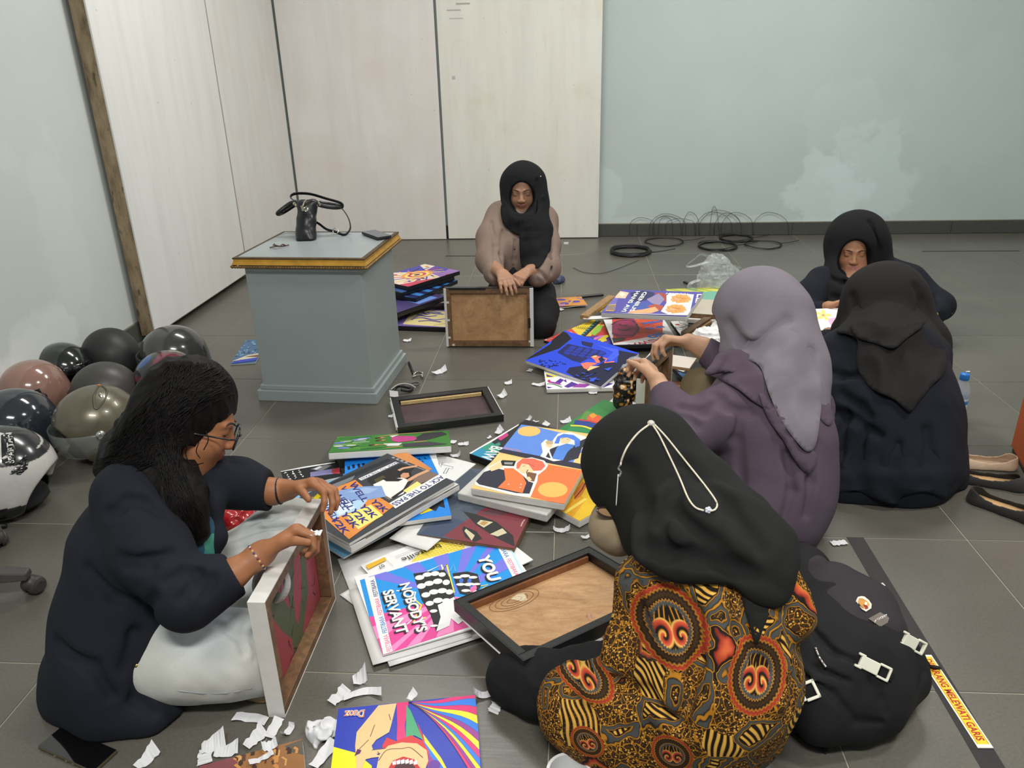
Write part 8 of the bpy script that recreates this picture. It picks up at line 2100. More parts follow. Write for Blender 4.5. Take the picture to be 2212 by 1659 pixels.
# ================================================================ black backpack
def backpack():
	base = at_z(1850, 1480)
	t = thing('backpack', 'black backpack with white buckles lying beside the taped floor line', 'backpack', (base[0], base[1], 0))
	M_BG = cloth('black_canvas_bag_mat', rgb(23, 24, 25), 0.8, 0.08, weave=500); M_FL = cloth('charcoal_flap_mat', rgb(50, 45, 48), 0.8, 0.07, weave=500)
	s = SDF((0.30, 1.05, -0.01), (0.98, 2.10, 0.32), 0.005)
	s.pc([(1780, 1530, 1.585, 62), (1880, 1510, 1.615, 66), (1942, 1462, 1.675, 58)], 0.05)
	s.pc([(1740, 1480, 1.60, 60), (1820, 1430, 1.65, 84), (1910, 1420, 1.68, 62)], 0.06)
	s.pc([(1740, 1400, 1.70, 70), (1800, 1340, 1.76, 72), (1880, 1350, 1.74, 50)], 0.06)
	s.pc([(1752, 1290, 1.85, 58), (1740, 1235, 1.98, 46), (1728, 1200, 2.08, 30)], 0.05)
	s.pc([(1770, 1560, 1.575, 40), (1850, 1580, 1.58, 26)], 0.04)
	for a, r_ in (([(1885, 1470), (1905, 1510), (1915, 1540)], 0.004), ([(1720, 1450), (1800, 1500), (1850, 1560), (1900, 1560)], 0.004), ([(1740, 1340), (1770, 1380), (1800, 1410), (1850, 1430)], 0.005), ([(1980, 1400), (1998, 1450), (1985, 1490)], 0.003), ([(1760, 1440), (1830, 1470)], 0.004)):
		pts = [h+ray(*q)*0.001 for q in a for h in [s.hit(*q)] if h is not None]
		for i in range(len(pts)-1): s.cut_cone(pts[i], pts[i+1], r_, r_, 0.012)
	s.cut_half((0, 0, 0.003), (0, 0, -1)); s.wrinkle(0.004, (16, 16, 16), 17, ridged=False)
	bd = s.mesh('bag_body', M_BG, t)
	f = SDF((0.30, 1.20, 0.0), (0.98, 2.10, 0.34), 0.005)
	f.pc([(1752, 1232, 1.95, 40), (1790, 1300, 1.82, 60), (1812, 1350, 1.735, 74), (1818, 1372, 1.705, 66)], 0.05)
	f.pc([(1812, 1270, 1.84, 44), (1868, 1320, 1.76, 56), (1906, 1362, 1.715, 44)], 0.05)
	f.pc([(1830, 1380, 1.70, 54), (1890, 1380, 1.70, 44)], 0.05)
	f.cut_half((0, 0, 0.003), (0, 0, -1)); f.wrinkle(0.003, (12, 12, 12), 27, ridged=False)
	fl = f.mesh('flap', M_FL, t)
	lay(f, [(1745, 1330), (1775, 1385), (1810, 1408), (1850, 1416), (1880, 1404), (1925, 1376)], 0.003, 'flap_piping', M_BG, fl)
	M_BK = mat('white_buckle_mat', rgb(228, 227, 208), 0.4, 0.03)
	def plate(p0, p1, wd, th, name, m, src=s, lift=0.012, parent=t, hole=None):
		a, b = src.hit(*p0), src.hit(*p1)
		if a is None or b is None: return None
		r = ray(*p0); r /= np.linalg.norm(r); u = b-a; L = np.linalg.norm(u); u /= L; n = -r-u*(-r@u); n /= np.linalg.norm(n); v = np.cross(n, u)
		M_ = place(a+n*lift, u, v, n); mb = MB()
		if hole is None: mb.box((0, -wd/2, -th/2), (L, wd/2, th/2), M_)
		else:
			h0 = L*hole
			mb.box((0, -wd*0.42, -th/2), (h0, wd*0.42, th/2), M_); e = wd*0.17
			mb.box((h0, -wd/2, -th/2), (L, -wd/2+e, th/2), M_); mb.box((h0, wd/2-e, -th/2), (L, wd/2, th/2), M_); mb.box((L-e, -wd/2, -th/2), (L, wd/2, th/2), M_)
			mb.box((-L*0.10, -wd*0.5, -th/2), (L*0.12, -wd*0.32, th/2), M_); mb.box((-L*0.10, wd*0.32, -th/2), (L*0.12, wd*0.5, th/2), M_)
		return mb.build(name, m, parent, bevel=0.0018, seg=2)
	for a, b in (((1852, 1424), (1916, 1456)), ((1944, 1374), (1988, 1398))):
		bk = plate(a, b, 0.030, 0.008, 'buckle', M_BK, hole=0.62); tag(bk, 'white plastic side release buckle')
		plate(((a[0]*0.3+b[0]*0.7), (a[1]*0.3+b[1]*0.7)), (b[0]+8, b[1]+5), 0.019, 0.004, 'webbing', M_BG, lift=0.010)
	ad = plate((1722, 1502), (1764, 1486), 0.036, 0.008, 'strap_adjuster', M_BK, hole=0.30); tag(ad, 'white plastic strap adjuster')
	# pins and patches on the flap
	def badge(name, pts, m, lift=0.003):
		P = on(f, pts, 0.0); P = [p-ray(*q)*lift for p, q in zip(P, pts)]
		c = np.mean(P, 0); mb = MB(); n = len(P); Q = [p+FW*0.003 for p in P]
		mb.add(P+Q, [tuple(range(n))]+[(i, (i+1) % n, n+(i+1) % n, n+i) for i in range(n)])
		return mb.build(name, m, fl)
	gate = badge('enamel_pin', [(1850, 1300), (1853, 1290), (1858, 1287), (1868, 1289), (1877, 1296), (1883, 1305), (1882, 1314), (1871, 1321), (1862, 1316), (1855, 1307)], mat('pin_cream_mat', rgb(232, 222, 206), 0.3))
	gi = badge('pin_motif', [(1855, 1303), (1857, 1293), (1864, 1293), (1874, 1299), (1879, 1306), (1869, 1317), (1862, 1311)], mat('pin_gold_mat', rgb(206, 150, 76), 0.3), 0.0045)
	badge('pin_mark', [(1866, 1306), (1873, 1308), (1876, 1314), (1870, 1316)], mat('pin_red_mat', rgb(160, 60, 52), 0.3), 0.006)
	tag(gate, 'small cream and gold enamel pin')
	pt = badge('name_patch', [(1877, 1337), (1903, 1323), (1928, 1339), (1902, 1354)], mat('grey_patch_mat', rgb(116, 106, 98), 0.6)); tag(pt, 'grey woven name patch')
	project_text(f, 'JIMS HONEY', (1888, 1344), (1918, 1331), 5.5, mat('patch_thread_mat', rgb(226, 222, 214), 0.6), 'patch_lettering', pt, 0.03, 0.0042)
	M_ZP = mat('zip_metal_mat', rgb(186, 182, 176), 0.25, metal=0.9)
	for pts in ([(1749, 1314), (1758, 1319), (1768, 1324), (1775, 1325)],): tag(lay(f, pts, 0.003, 'zip_pull', M_ZP, fl, off=0.003), None)
	tag(lay(s, [(1762, 1400), (1766, 1411), (1772, 1424), (1784, 1441)], 0.0028, 'zip_pull', M_ZP, t, off=0.004), None)
	tag(lay(s, [(1718, 1414), (1722, 1422), (1716, 1428), (1726, 1432)], 0.0026, 'zip_pull', M_ZP, t, off=0.004), None)
	# loose straps
	MB().tube(catmull([at_z(1700, 1550, 0.012), at_z(1740, 1590, 0.010), at_z(1790, 1616, 0.008)], 6), 0.01, 8, flat=(0.016, 0.003)).build('shoulder_strap', M_BG, t, sm=True)
	MB().tube(catmull([K(1985, 1408, 1.70), at_z(1998, 1425, 0.05), at_z(2008, 1438, 0.012), at_z(2030, 1442, 0.004)], 6), 0.004, 8, flat=(0.008, 0.002)).build('loose_strap', M_BG, t, sm=True)
	MB().tube(catmull([K(1722, 1196, 2.06), K(1738, 1186, 2.10), K(1752, 1196, 2.08)], 6), 0.006, 8, flat=(0.007, 0.003)).build('carry_loop', M_BG, t, sm=True)
backpack()
box_ = at_z(1700, 1590, 0.01)
tag(box('phone_case', (0.375, 1.20, 0.001), (0.445, 1.335, 0.012), mat('dark_case_mat', rgb(48, 40, 38), 0.25, coat=0.3), bevel=0.004), 'dark flat case between the batik tunic and the backpack', 'case')
# ================================================================ taped floor line with its warning strip
tl = thing('floor_tape', 'black tape line on the floor tiles right of the backpack', 'tape', (0.85, 1.5, 0))
M_FT = mat('black_floor_tape_mat', rgb(29, 27, 27), 0.55, 0.15, 25, bscale=50, bstr=0.15)
for y0, y1 in ((1.10, 1.225), (1.2255, 1.984)): MB().box((0.825, y0, 0.0), (0.873, y1, 0.0008)).build('floor_strip', M_FT, tl)
def art_sign(a):
	a.fill(rgb(236, 232, 216)); W, H = a.W, a.H; a.poly(rgb(238, 200, 44), [(.006, .003), (W-.009, .003), (W-.009, H-.003), (.006, H-.003)], True)
	a.line(rgb(80, 76, 60), [(.007, .0045), (W-.010, .0045)], .0007, True); a.line(rgb(80, 76, 60), [(.007, H-.0045), (W-.010, H-.0045)], .0007, True)
	a.text(rgb(172, 42, 36), 'DILARANG MELEWATI GARIS', (.014, H*.74), (W-.018, H*.74), H*.52, True, bold=0.03)
canvas('warning_strip', 'yellow warning strip with red letters DILARANG MELEWATI GARIS on the black tape', 'sign', (lambda q: (q[0] @ Matrix.Translation((0, 0, 0.0004)), q[1], q[2]))(fit_quad([(2021, 1415), (2134, 1615), (2106, 1617), (1989, 1416)], 0.0014)), 0.0006, M_PAPER, art_sign, None, px=False)
# ================================================================ bottle, shoes, office chair
def bottle():
	p = at_z(2064, 905); t = thing('water_bottle', 'small plastic water bottle with a blue cap', 'bottle', p)
	T_ = Matrix.Translation(V3(p))
	MB().lathe([(0.0, 0.001), (0.024, 0.001), (0.028, 0.006), (0.0285, 0.03), (0.027, 0.034), (0.0285, 0.04), (0.0285, 0.095), (0.027, 0.10), (0.0295, 0.112), (0.029, 0.125), (0.022, 0.148), (0.0155, 0.160), (0.0145, 0.170)], 24, T_).build('bottle_wall', mat('clear_bottle_mat', rgb(206, 218, 230), 0.06, 0.0, spec=0.8, alpha=0.30), t, sm=True)
	MB().lathe([(0.0, 0.003), (0.0265, 0.004), (0.027, 0.09), (0.0272, 0.105), (0.0, 0.105)], 24, T_).build('water', mat('bottle_water_mat', rgb(150, 180, 206), 0.04, 0.0, alpha=0.30), t, sm=True)
	MB().lathe([(0.0288, 0.042), (0.0291, 0.043), (0.0291, 0.092), (0.0288, 0.093)], 24, T_).build('label', mat('bottle_label_mat', rgb(206, 218, 232), 0.4, 0.15, 60), t, sm=True)
	MB().lathe([(0.0293, 0.070), (0.0294, 0.071), (0.0294, 0.084), (0.0293, 0.085)], 24, T_).build('label_band', mat('bottle_blue_mat', rgb(44, 130, 206), 0.4), t, sm=True)
	MB().lathe([(0.0155, 0.164), (0.0165, 0.165), (0.0165, 0.186), (0.0150, 0.189), (0.0, 0.1895)], 24, T_).build('cap', mat('bottle_cap_mat', rgb(44, 128, 216), 0.35), t, sm=True)
bottle()
def flat_shoe(label, heel, toe, m, insole, z=0.0, w_=0.036, S=1.0):
	H, Tq = at_z(heel[0], heel[1], z), at_z(toe[0], toe[1], z); u = Tq-H; L = 0.235*S; u /= np.linalg.norm(u); v = np.cross([0, 0, 1.0], u)
	t = thing('flat_shoe', label, 'shoe', H+u*L/2, 0, 'flat shoes beside the navy dress')
	P = lambda a, b, c: H+u*a*L+v*b*S+np.array([0, 0, c*S])
	lo = np.min([P(-.2, -.06, 0), P(1.2, .06, 0), P(-.2, .06, 0), P(1.2, -.06, 0)], 0)-0.02; hi = np.max([P(-.2, -.06, .1), P(1.2, .06, .1), P(-.2, .06, .1), P(1.2, -.06, .1)], 0)+0.02
	def outer(s, d, k=0.01):
		s.cone(P(0.11, 0, 0.018), P(0.10, 0, 0.032), 0.029*S+d, 0.026*S+d, k); s.cone(P(0.11, 0, 0.010), P(0.45, 0.002, 0.008), 0.031*S+d, 0.031*S+d, k)
		s.cone(P(0.45, 0.002, 0.008), P(0.74, 0.004, 0.010), 0.031*S+d, 0.036*S+d, k); s.cone(P(0.74, 0.004, 0.010), P(0.90, 0.002, 0.008), 0.036*S+d, 0.024*S+d, k)
	s = SDF(lo, hi, 0.0035); outer(s, 0.0)
	s.cut_half(P(0, 0, 0.001), (0, 0, -1))
	q = SDF(lo, hi, 0.0035); outer(q, -0.004); q.cut_half(P(0, 0, 0.010), (0, 0, -1), 0.002)
	s.v = np.maximum(s.v, -q.v)
	s.cut_ell(P(0.39, 0.001, 0.060), np.array((L*0.40, 0.037, 0.042))*np.array([1, S, S]), np.stack([u, v, [0, 0, 1.0]], axis=1), 0.003)
	s.mesh('upper', m, t)
	q = SDF(lo, hi, 0.0035); outer(q, -0.0035); q.cut_half(P(0, 0, 0.014), (0, 0, 1), 0.002); q.cut_half(P(0, 0, 0.009), (0, 0, -1), 0.002)
	q.mesh('insole', insole, t); return t, P
M_BEI = mat('beige_suede_mat', rgb(198, 174, 148), 0.75, 0.06, 40); M_BS = mat('black_suede_mat', rgb(34, 32, 31), 0.8, 0.1, 40, sheen=0.1)
M_INB = mat('tan_insole_mat', rgb(190, 152, 104), 0.6, 0.12, 25); M_INP = mat('beige_insole_mat', rgb(176, 150, 122), 0.65, 0.06, 25)
t, P = flat_shoe('beige flat shoe, rearmost of the three beside the navy dress', (2192, 1012), (2050, 1002), M_BEI, M_INP, S=1.02)
Pm = place(P(0.30, -0.006, 0.0150), (P(1, 0, 0)-P(0, 0, 0))/np.linalg.norm(P(1, 0, 0)-P(0, 0, 0))*-1, np.array([0, 1.0, 0]), np.array([0, 0, 1.0]))
flat_shoe('black flat shoe with tan insole, between the beige shoe and the foremost shoe', (2060, 1034), (2198, 1056), M_BS, M_INB, S=1.0)
flat_shoe('black flat shoe with tan insole, foremost and cut by the right edge', (2092, 1078), (2230, 1128), M_BS, M_INB, S=1.02)
def heel_bit():
	c = at_z(2055, 925); t = thing('flat_shoe', 'beige shoe heel peeping out behind the navy dress, below the bottle', 'shoe', c, 0, 'flat shoes beside the navy dress')
	s = SDF(c-0.12, c+0.12, 0.004); s.cone(c+np.array([-0.05, 0.0, 0.02]), c+np.array([0.0, 0.0, 0.022]), 0.03, 0.026, 0.01); s.cone(c+np.array([0.0, 0, 0.02]), c+np.array([0, 0, 0.045]), 0.026, 0.022, 0.01)
	s.cut_cone(c+np.array([-0.06, 0, 0.05]), c+np.array([0.0, 0, 0.055]), 0.024, 0.020, 0.003); s.cut_half((0, 0, 0.001), (0, 0, -1)); s.mesh('upper', M_BEI, t)
heel_bit()
def office_chair():
	ca, cb = at_z(72, 1284), at_z(4, 1182); e_ = cb-ca; Lc = float(np.linalg.norm(e_)); pn = np.array([-e_[1], e_[0], 0])/Lc
	pn = pn if pn[0] < 0 else -pn; hub = (ca+cb)/2+pn*(Lc/1.1756*math.cos(math.radians(36))); t = thing('office_chair', 'dark grey five-star office chair base on casters at the left edge', 'chair', hub)
	m = mat('chair_plastic_mat', rgb(66, 64, 61), 0.55, 0.08, 40, bscale=200, bstr=0.1); m2 = mat('caster_mat', rgb(58, 56, 54), 0.5, 0.08, 40)
	c1 = ca; a0 = math.atan2(c1[1]-hub[1], c1[0]-hub[0]); R_ = float(np.linalg.norm((c1-hub)[:2]))
	MB().lathe([(0, 0.075), (0.045, 0.075), (0.052, 0.085), (0.05, 0.125), (0.035, 0.135), (0.028, 0.14), (0.028, 0.30), (0.0, 0.30)], 20, Matrix.Translation(V3(hub))).build('hub', m, t, sm=True)
	for k in range(5):
		a = a0+k*2*math.pi/5; d = np.array([math.cos(a), math.sin(a), 0]); v = np.array([-d[1], d[0], 0])
		leg = MB()
		pr = []
		for tt, w_, zt, zb in ((0.03, 0.032, 0.118, 0.078), (0.5*R_, 0.027, 0.100, 0.068), (0.90*R_, 0.024, 0.084, 0.060), (R_*1.02, 0.020, 0.078, 0.058)):
			p = hub+d*tt; pr.append([p+v*w_+[0, 0, zb], p-v*w_+[0, 0, zb], p-v*w_*0.75+[0, 0, zt], p+v*w_*0.75+[0, 0, zt]])
		vs_ = [q for r in pr for q in r]; fs = [(0, 1, 2, 3), (15, 14, 13, 12)]
		for i in range(3): fs += [(i*4+j, i*4+(j+1) % 4, i*4+4+(j+1) % 4, i*4+4+j) for j in range(4)]
		leg.add(vs_, fs).build('leg', m, t, bevel=0.004, merge=True)
		c = hub+d*(R_*0.99); b = a+1.1; e = np.array([math.cos(b), math.sin(b), 0]); g = np.array([-e[1], e[0], 0])
		cs = MB()
		for sx in (-1, 1):
			T_ = place(c+e*0.012+g*sx*0.004+np.array([0, 0, 0.0255]), e, np.array([0, 0, 1.0]), g*sx)
			cs.lathe([(0, 0.022), (0.014, 0.022), (0.022, 0.018), (0.025, 0.010), (0.025, 0)], 18, T_)
		cs.tube([c+np.array([0, 0, 0.034]), c+np.array([0, 0, 0.066])], 0.010, 10)
		co = cs.build('caster', m2, t, sm=False)
		hs = SDF(c-0.06, c+0.07, 0.004); hs.cone(c+e*0.006+np.array([0, 0, 0.034]), c+e*0.020+np.array([0, 0, 0.030]), 0.023, 0.017, 0.01); hs.mesh('caster_hood', m2, co)
office_chair()
# ================================================================ things on the pedestal
PT = 0.6234
def handbag():
	c = at_z(661, 519, PT); d = depth(c); t = thing('handbag', 'small black leather handbag with handles and a strap on the grey pedestal', 'handbag', c)
	M_L = mat('black_leather_mat', rgb(24, 25, 27), 0.33, 0.08, 40, bscale=220, bstr=0.12); M_MT = mat('silver_fitting_mat', rgb(214, 208, 190), 0.15, metal=0.95)
	H = lambda px, py, o=0.0: K(px, py, d+o)
	s = SDF(c-0.14+np.array([0, 0.05, 0]), c+np.array([0.16, 0.30, 0.28]), 0.0035)
	# a narrow end faces the camera; the bag runs back from it
	for (px, w0) in ((649, 10), (671, 10)): s.chain([H(px, 519, 0.0), H(px, 519, 0.16)], 0.012, 0.0)
	s.chain([H(654, 518, 0.01), H(654, 518, 0.17)], 0.020, 0.02); s.chain([H(672, 517, 0.01), H(672, 517, 0.17)], 0.020, 0.02)
	for (x, y, r, o) in ((660, 500, 19, 0.0), (662, 475, 18, 0.005), (664, 450, 17, 0.010)):
		s.chain([H(x-4, y, o+0.02), H(x-4, y, 0.17)], r*d/F_PX*0.9, 0.03); s.chain([H(x+5, y, o+0.02), H(x+5, y, 0.17)], r*d/F_PX*0.85, 0.03)
	s.chain([H(650, 440, 0.02), H(651, 440, 0.16)], 0.014, 0.02); s.chain([H(678, 438, 0.02), H(678, 438, 0.16)], 0.016, 0.02)
	s.cut_cone(H(664, 422, -0.02), H(664, 470, -0.03), 0.016, 0.010, 0.012)
	s.cut_half(H(664, 424, 0.08), (0, 0, 1), 0.004); s.cut_half((0, 0, PT+0.0005), (0, 0, -1))
	s.wrinkle(0.0015, (30, 30, 20), 3, ridged=False)
	s.mesh('bag_body', M_L, t)
	r_ = 5.5*d/F_PX
	MB().tube(catmull([H(644, 441, 0.05), H(632, 438, 0.06), H(618, 446, 0.06), H(600, 461, 0.06), H(612, 458, 0.12), H(640, 440, 0.13)], 6), r_*0.9, 8).build('handle', M_L, t, sm=True)
	MB().tube(catmull([H(686, 441, 0.05), H(700, 445, 0.06), H(722, 448, 0.07), H(738, 446, 0.09), H(715, 442, 0.13), H(690, 438, 0.13)], 6), r_*0.9, 8).build('handle', M_L, t, sm=True)
	MB().tube(catmull([H(652, 434, 0.04), H(634, 432, 0.03), H(628, 424, 0.03), H(640, 418, 0.04), H(670, 419, 0.05), H(705, 429, 0.06), H(735, 438, 0.07), H(739, 446, 0.08), H(728, 448, 0.09)], 7), 0.004, 8, flat=(0.0075, 0.0022)).build('strap', M_L, t, sm=True)
	MB().tube(catmull([H(722, 440, 0.07), H(738, 450, 0.08), H(752, 470, 0.09), H(757, 490, 0.09), H(752, 502, 0.08), H(742, 507, 0.07), H(722, 500, 0.06), H(705, 495, 0.06), H(690, 484, 0.06), H(676, 476, 0.06)], 7), 0.004, 8, flat=(0.0075, 0.0022)).build('strap', M_L, t, sm=True)
	mb = MB()
	for (x, y, o) in ((636, 440, 0.02), (640, 444, 0.02), (685, 436, 0.03), (690, 441, 0.03), (683, 443, 0.02)): mb.ball(H(x, y, o), 0.0075, 8)
	mb.box((-0.006, -0.003, -0.012), (0.006, 0.003, 0.012), place(H(654, 450, -0.018), RT*0.94+UP*0.3, FW, UP*0.94-RT*0.3))
	mb.tube(catmull([H(662, 432, -0.012), H(657, 438, -0.016), H(654, 446, -0.018)], 5), 0.003, 6)
	mb.tube([H(661+4*math.cos(a), 452+5*math.sin(a), -0.014) for a in np.linspace(0, 2*math.pi, 12, endpoint=False)], 0.0018, 6, True)
	mb.build('fittings', M_MT, t, sm=False)
	mb = MB(); mb.tube([H(725+6*math.cos(a), 499+6*math.sin(a), 0.055) for a in np.linspace(0, 2*math.pi, 12, endpoint=False)], 0.0018, 6, True); mb.build('strap_buckle', M_MT, t, sm=True)
handbag()
canvas('tablet_computer', 'dark grey tablet in a case at the back corner of the grey pedestal', 'tablet', fit_quad([(783, 500), (813, 496), (841, 508), (815, 514)], PT+0.013), 0.012, mat('tablet_edge_mat', rgb(38, 40, 46), 0.4), lambda a: a.fill(rgb(104, 104, 110)), None, M_PRINTM, 'case', bev=0.003)
def hairclip():
	P = lambda x, y, z=0.004: at_z(x, y, PT+z); t = thing('hair_clip', 'small dark brown hair clip lying on the grey pedestal', 'hair clip', P(603, 532, 0))
	m = mat('brown_clip_mat', rgb(74, 48, 42), 0.4); mb = MB()
	mb.tube(catmull([P(583, 535), P(595, 532), P(610, 532), P(624, 529)], 4), 0.0025, 6); mb.tube(catmull([P(590, 529, .012), P(596, 530, .014), P(604, 532, .008), P(610, 528, .012), P(616, 530, .006)], 4), 0.003, 6)
	mb.tube([P(592, 526, .018), P(597, 533, .004)], 0.002, 6); mb.build('clip_body', m, t, sm=True)
hairclip()
# ================================================================ cables, plastic bags, scraps
G_CB = 'cable coils on the floor by the back wall'; M_CAB = mat('black_cable_mat', rgb(34, 34, 35), 0.5, 0.1)
def coil(label, px, py, rx, n, r, seed, thick=0.006, z=0.012):
	c = at_z(px, py, 0); d = depth(c); R = rx*d/F_PX; rnd = random.Random(seed); t = thing('cable_coil', label, 'cable', c, 0, G_CB)
	mb = MB(); pts = []
	m = 22
	for k in range(n*m+1):
		a = 2*math.pi*k/m; turn = k//m
		rr = R*(1+0.035*math.sin(a*1.0+turn*1.7)+0.05*(rnd.random()-0.5)); pts.append(c+np.array([rr*math.cos(a), rr*math.sin(a)*(1+0.03*math.sin(turn)), z*0.4+0.006*(turn % 4)*r+0.004*math.sin(a*2+turn)]))
	pts.append(pts[-1]+np.array([R*.5, 0.03, -0.002])); pts.append(pts[-1]+np.array([R*.8, 0.08, 0.0]))
	mb.tube(catmull(pts, 2), thick/2, 5); mb.build('cable', M_CAB, t, sm=True)
coil('thick black coil of cable nearest the camera', 1362, 546, 42, 12, 1.0, 1, 0.009)
coil('thin loose coil of cable behind the thick black coil', 1434, 524, 40, 3, 0.5, 2, 0.005)
coil('black coil of cable in the middle of the back wall group', 1550, 534, 40, 6, 0.8, 3, 0.006)
coil('black coil of cable closest to the back wall', 1590, 517, 34, 6, 0.8, 4, 0.006)
coil('thin coil of cable furthest right in the back wall group', 1648, 530, 38, 3, 0.5, 5, 0.005)
def wires():
	p = at_y(1540, 470, 6.15); t = thing('loose_wires', 'tangle of thin dark wires looping up the back wall above the skirting', 'wire', (p[0], p[1], 0.02))
	m = mat('thin_wire_mat', rgb(66, 66, 68), 0.5); Y = 6.164
	for (a, b, h) in ((1362, 1412, 470), (1405, 1480, 462), (1412, 1470, 466), (1440, 1500, 472), (1476, 1510, 458), (1505, 1580, 458), (1512, 1600, 454), (1545, 1600, 460), (1560, 1626, 459), (1628, 1702, 459), (1424, 1452, 468), (1535, 1552, 446)):
		y0 = 482
		P = [at_y(a-2, y0+26, Y-0.004), at_y(a, y0, Y), at_y(a+(b-a)*.25, y0+(h-y0)*.85, Y+.004), at_y((a+b)/2, h, Y+.008), at_y(a+(b-a)*.8, y0+(h-y0)*.7, Y+.004), at_y(b, y0, Y), at_y(b+2, y0+26, Y-0.004)]
		P = [np.array([q[0], min(q[1], YBW-0.02 if q[2] < 0.10 else YBW-0.004), max(q[2], 0.004)]) for q in P]
		MB().tube(catmull(P, 6), 0.0016, 5).build('wire', m, t, sm=True)
	P = [at_z(1238, 578, .003), at_z(1262, 588, .003), at_z(1300, 590, .003), at_z(1340, 578, .003), at_z(1380, 562, .003)]
	MB().tube(catmull(P, 8), 0.0018, 5).build('wire', m, t, sm=True)
wires()
def thin_strip(name, label, pts, w_, m, cat, h=0.001):
	A_, B_ = at_z(*pts[0]), at_z(*pts[1]); u = B_-A_; L = np.linalg.norm(u); u /= L; v = np.array([-u[1], u[0], 0])
	o = MB().box((0, -w_/2, 0), (L, w_/2, h), place(A_, u, v, np.array([0, 0, 1.0]))).build(name, m); return tag(o, label, cat)
thin_strip('floor_strip', 'long dark strip on the tiles near the back wall, right of the black hijab', ((1992, 543), (2202, 542)), 0.018, M_FT, 'tape')  # plain dark line laid flat on the tiles, in the floor line's material
thin_strip('floor_strip', 'short dark strip on the tiles left of the kneeling person', ((962, 553), (1028, 553)), 0.018, M_FT, 'tape')  # shorter dark line, laid flat the same way
thin_strip('floor_strip', 'thin pale strip on the tiles right of the kneeling person', ((1210, 552), (1262, 548)), 0.010, mat('pale_strip_tape_mat', rgb(150, 146, 136), 0.6), 'tape')
def film_bag(name, label, cat, m, blobs, straps, seed, amp=0.016):
	P = [K(*q[:3]) for q in blobs]; R = [q[3]*q[2]/F_PX for q in blobs]; lo = np.min(P, 0)-max(R)-0.04; hi = np.max(P, 0)+max(R)+0.04; lo[2] = -0.01
	s = SDF(lo, hi, 0.005)
	for p, r in zip(P, R): s.cone(p, p+np.array([0.01, 0, 0]), r, r*.8, 0.05)
	s.chain(P, [r*.6 for r in R], 0.03); s.cut_half((0, 0, 0.002), (0, 0, -1)); s.wrinkle(amp, (24, 24, 24), seed)
	c = np.mean(P, 0); t = thing(name, label, cat, (c[0], c[1], 0)); s.mesh('bag_film', m, t)
	for st in straps: MB().tube(catmull([K(*q) for q in st], 6), 0.01, 8, flat=(0.022, 0.002)).build('handle', m, t, sm=True)
	return t
film_bag('plastic_bag', 'clear plastic carrier bag standing behind the lilac hijab', 'bag', film_mat('clear_bag_mat', rgb(220, 224, 226), 0.38, 0.12),
	[(1534, 610, 4.62, 24), (1560, 594, 4.62, 29), (1542, 588, 4.60, 24), (1582, 610, 4.60, 24), (1548, 570, 4.60, 17)], [[(1512, 604, 4.42), (1492, 612, 4.42), (1490, 622, 4.42), (1505, 628, 4.42)], [(1530, 565, 4.5), (1500, 574, 4.5), (1482, 575, 4.5), (1500, 560, 4.5), (1518, 550, 4.5), (1560, 566, 4.5), (1600, 580, 4.5)]], 3)
film_bag('plastic_bag', 'crumpled red plastic bag behind the denim knees', 'bag', mat('red_film_mat', rgb(196, 30, 38), 0.2, 0.1, 30, spec=0.7), [(490, 1130, 2.06, 26), (515, 1118, 2.10, 24), (500, 1105, 2.12, 18)], [], 6, 0.012)
def packet():
	q = fit_quad([(518, 735), (560, 735), (570, 785), (515, 783)], 0.006, None); 
	def art(a):
		a.fill(rgb(70, 104, 140)); W, H = a.W, a.H; rnd = random.Random(5)
		for i in range(60): a.blob((rgb(150, 186, 214), rgb(50, 80, 116))[i % 2], (rnd.uniform(0, W), rnd.uniform(0, H*.7)), .007, .004, rnd.random()*3, 6, True)
		a.poly(rgb(206, 196, 176), [(0, H*.9), (W*.5, H*.68), (W, H*.62), (W, H*.8)], True); a.poly(rgb(120, 84, 70), [(W*.4, H*.74), (W, H*.68), (W, H*.8)], True); a.poly(rgb(46, 66, 180), [(0, H*.99), (W*.3, H*.86), (W, H*.8), (W, H*.92)], True)
	canvas('print_packet', 'blue speckled print in clear film peeping out behind the grey pedestal', 'packet', q, 0.004, M_PAPER, art, None)
packet()
crumple('crumpled_print', 'small crumpled dark blue scrap behind the taupe sleeve', 'print', [(1204, 607, depth(at_z(1204, 607, 0.015)), 9), (1212, 603, depth(at_z(1212, 603, 0.015)), 7)], mat('darkblue_scrap_mat', rgb(62, 66, 96), 0.5), 0.008, (40, 40, 40), 4)
bar('cutter_knife', 'black cutter knife lying beyond the purple and orange print', (1247, 640), (1303, 634), 0.016, 0.022, 0.012, mat('cutter_black_mat', rgb(30, 30, 31), 0.35), None, 'knife')
thin_strip('pencil_stub', 'short black stub beside the clear plastic bag', ((1478, 611), (1492, 617)), 0.016, M_BTAPE, 'stub', 0.012)
thin_strip('white_stub', 'tiny white object standing on the tiles right of the kneeling person', ((1218, 527), (1228, 527)), 0.02, M_PAPER, 'scrap', 0.012)
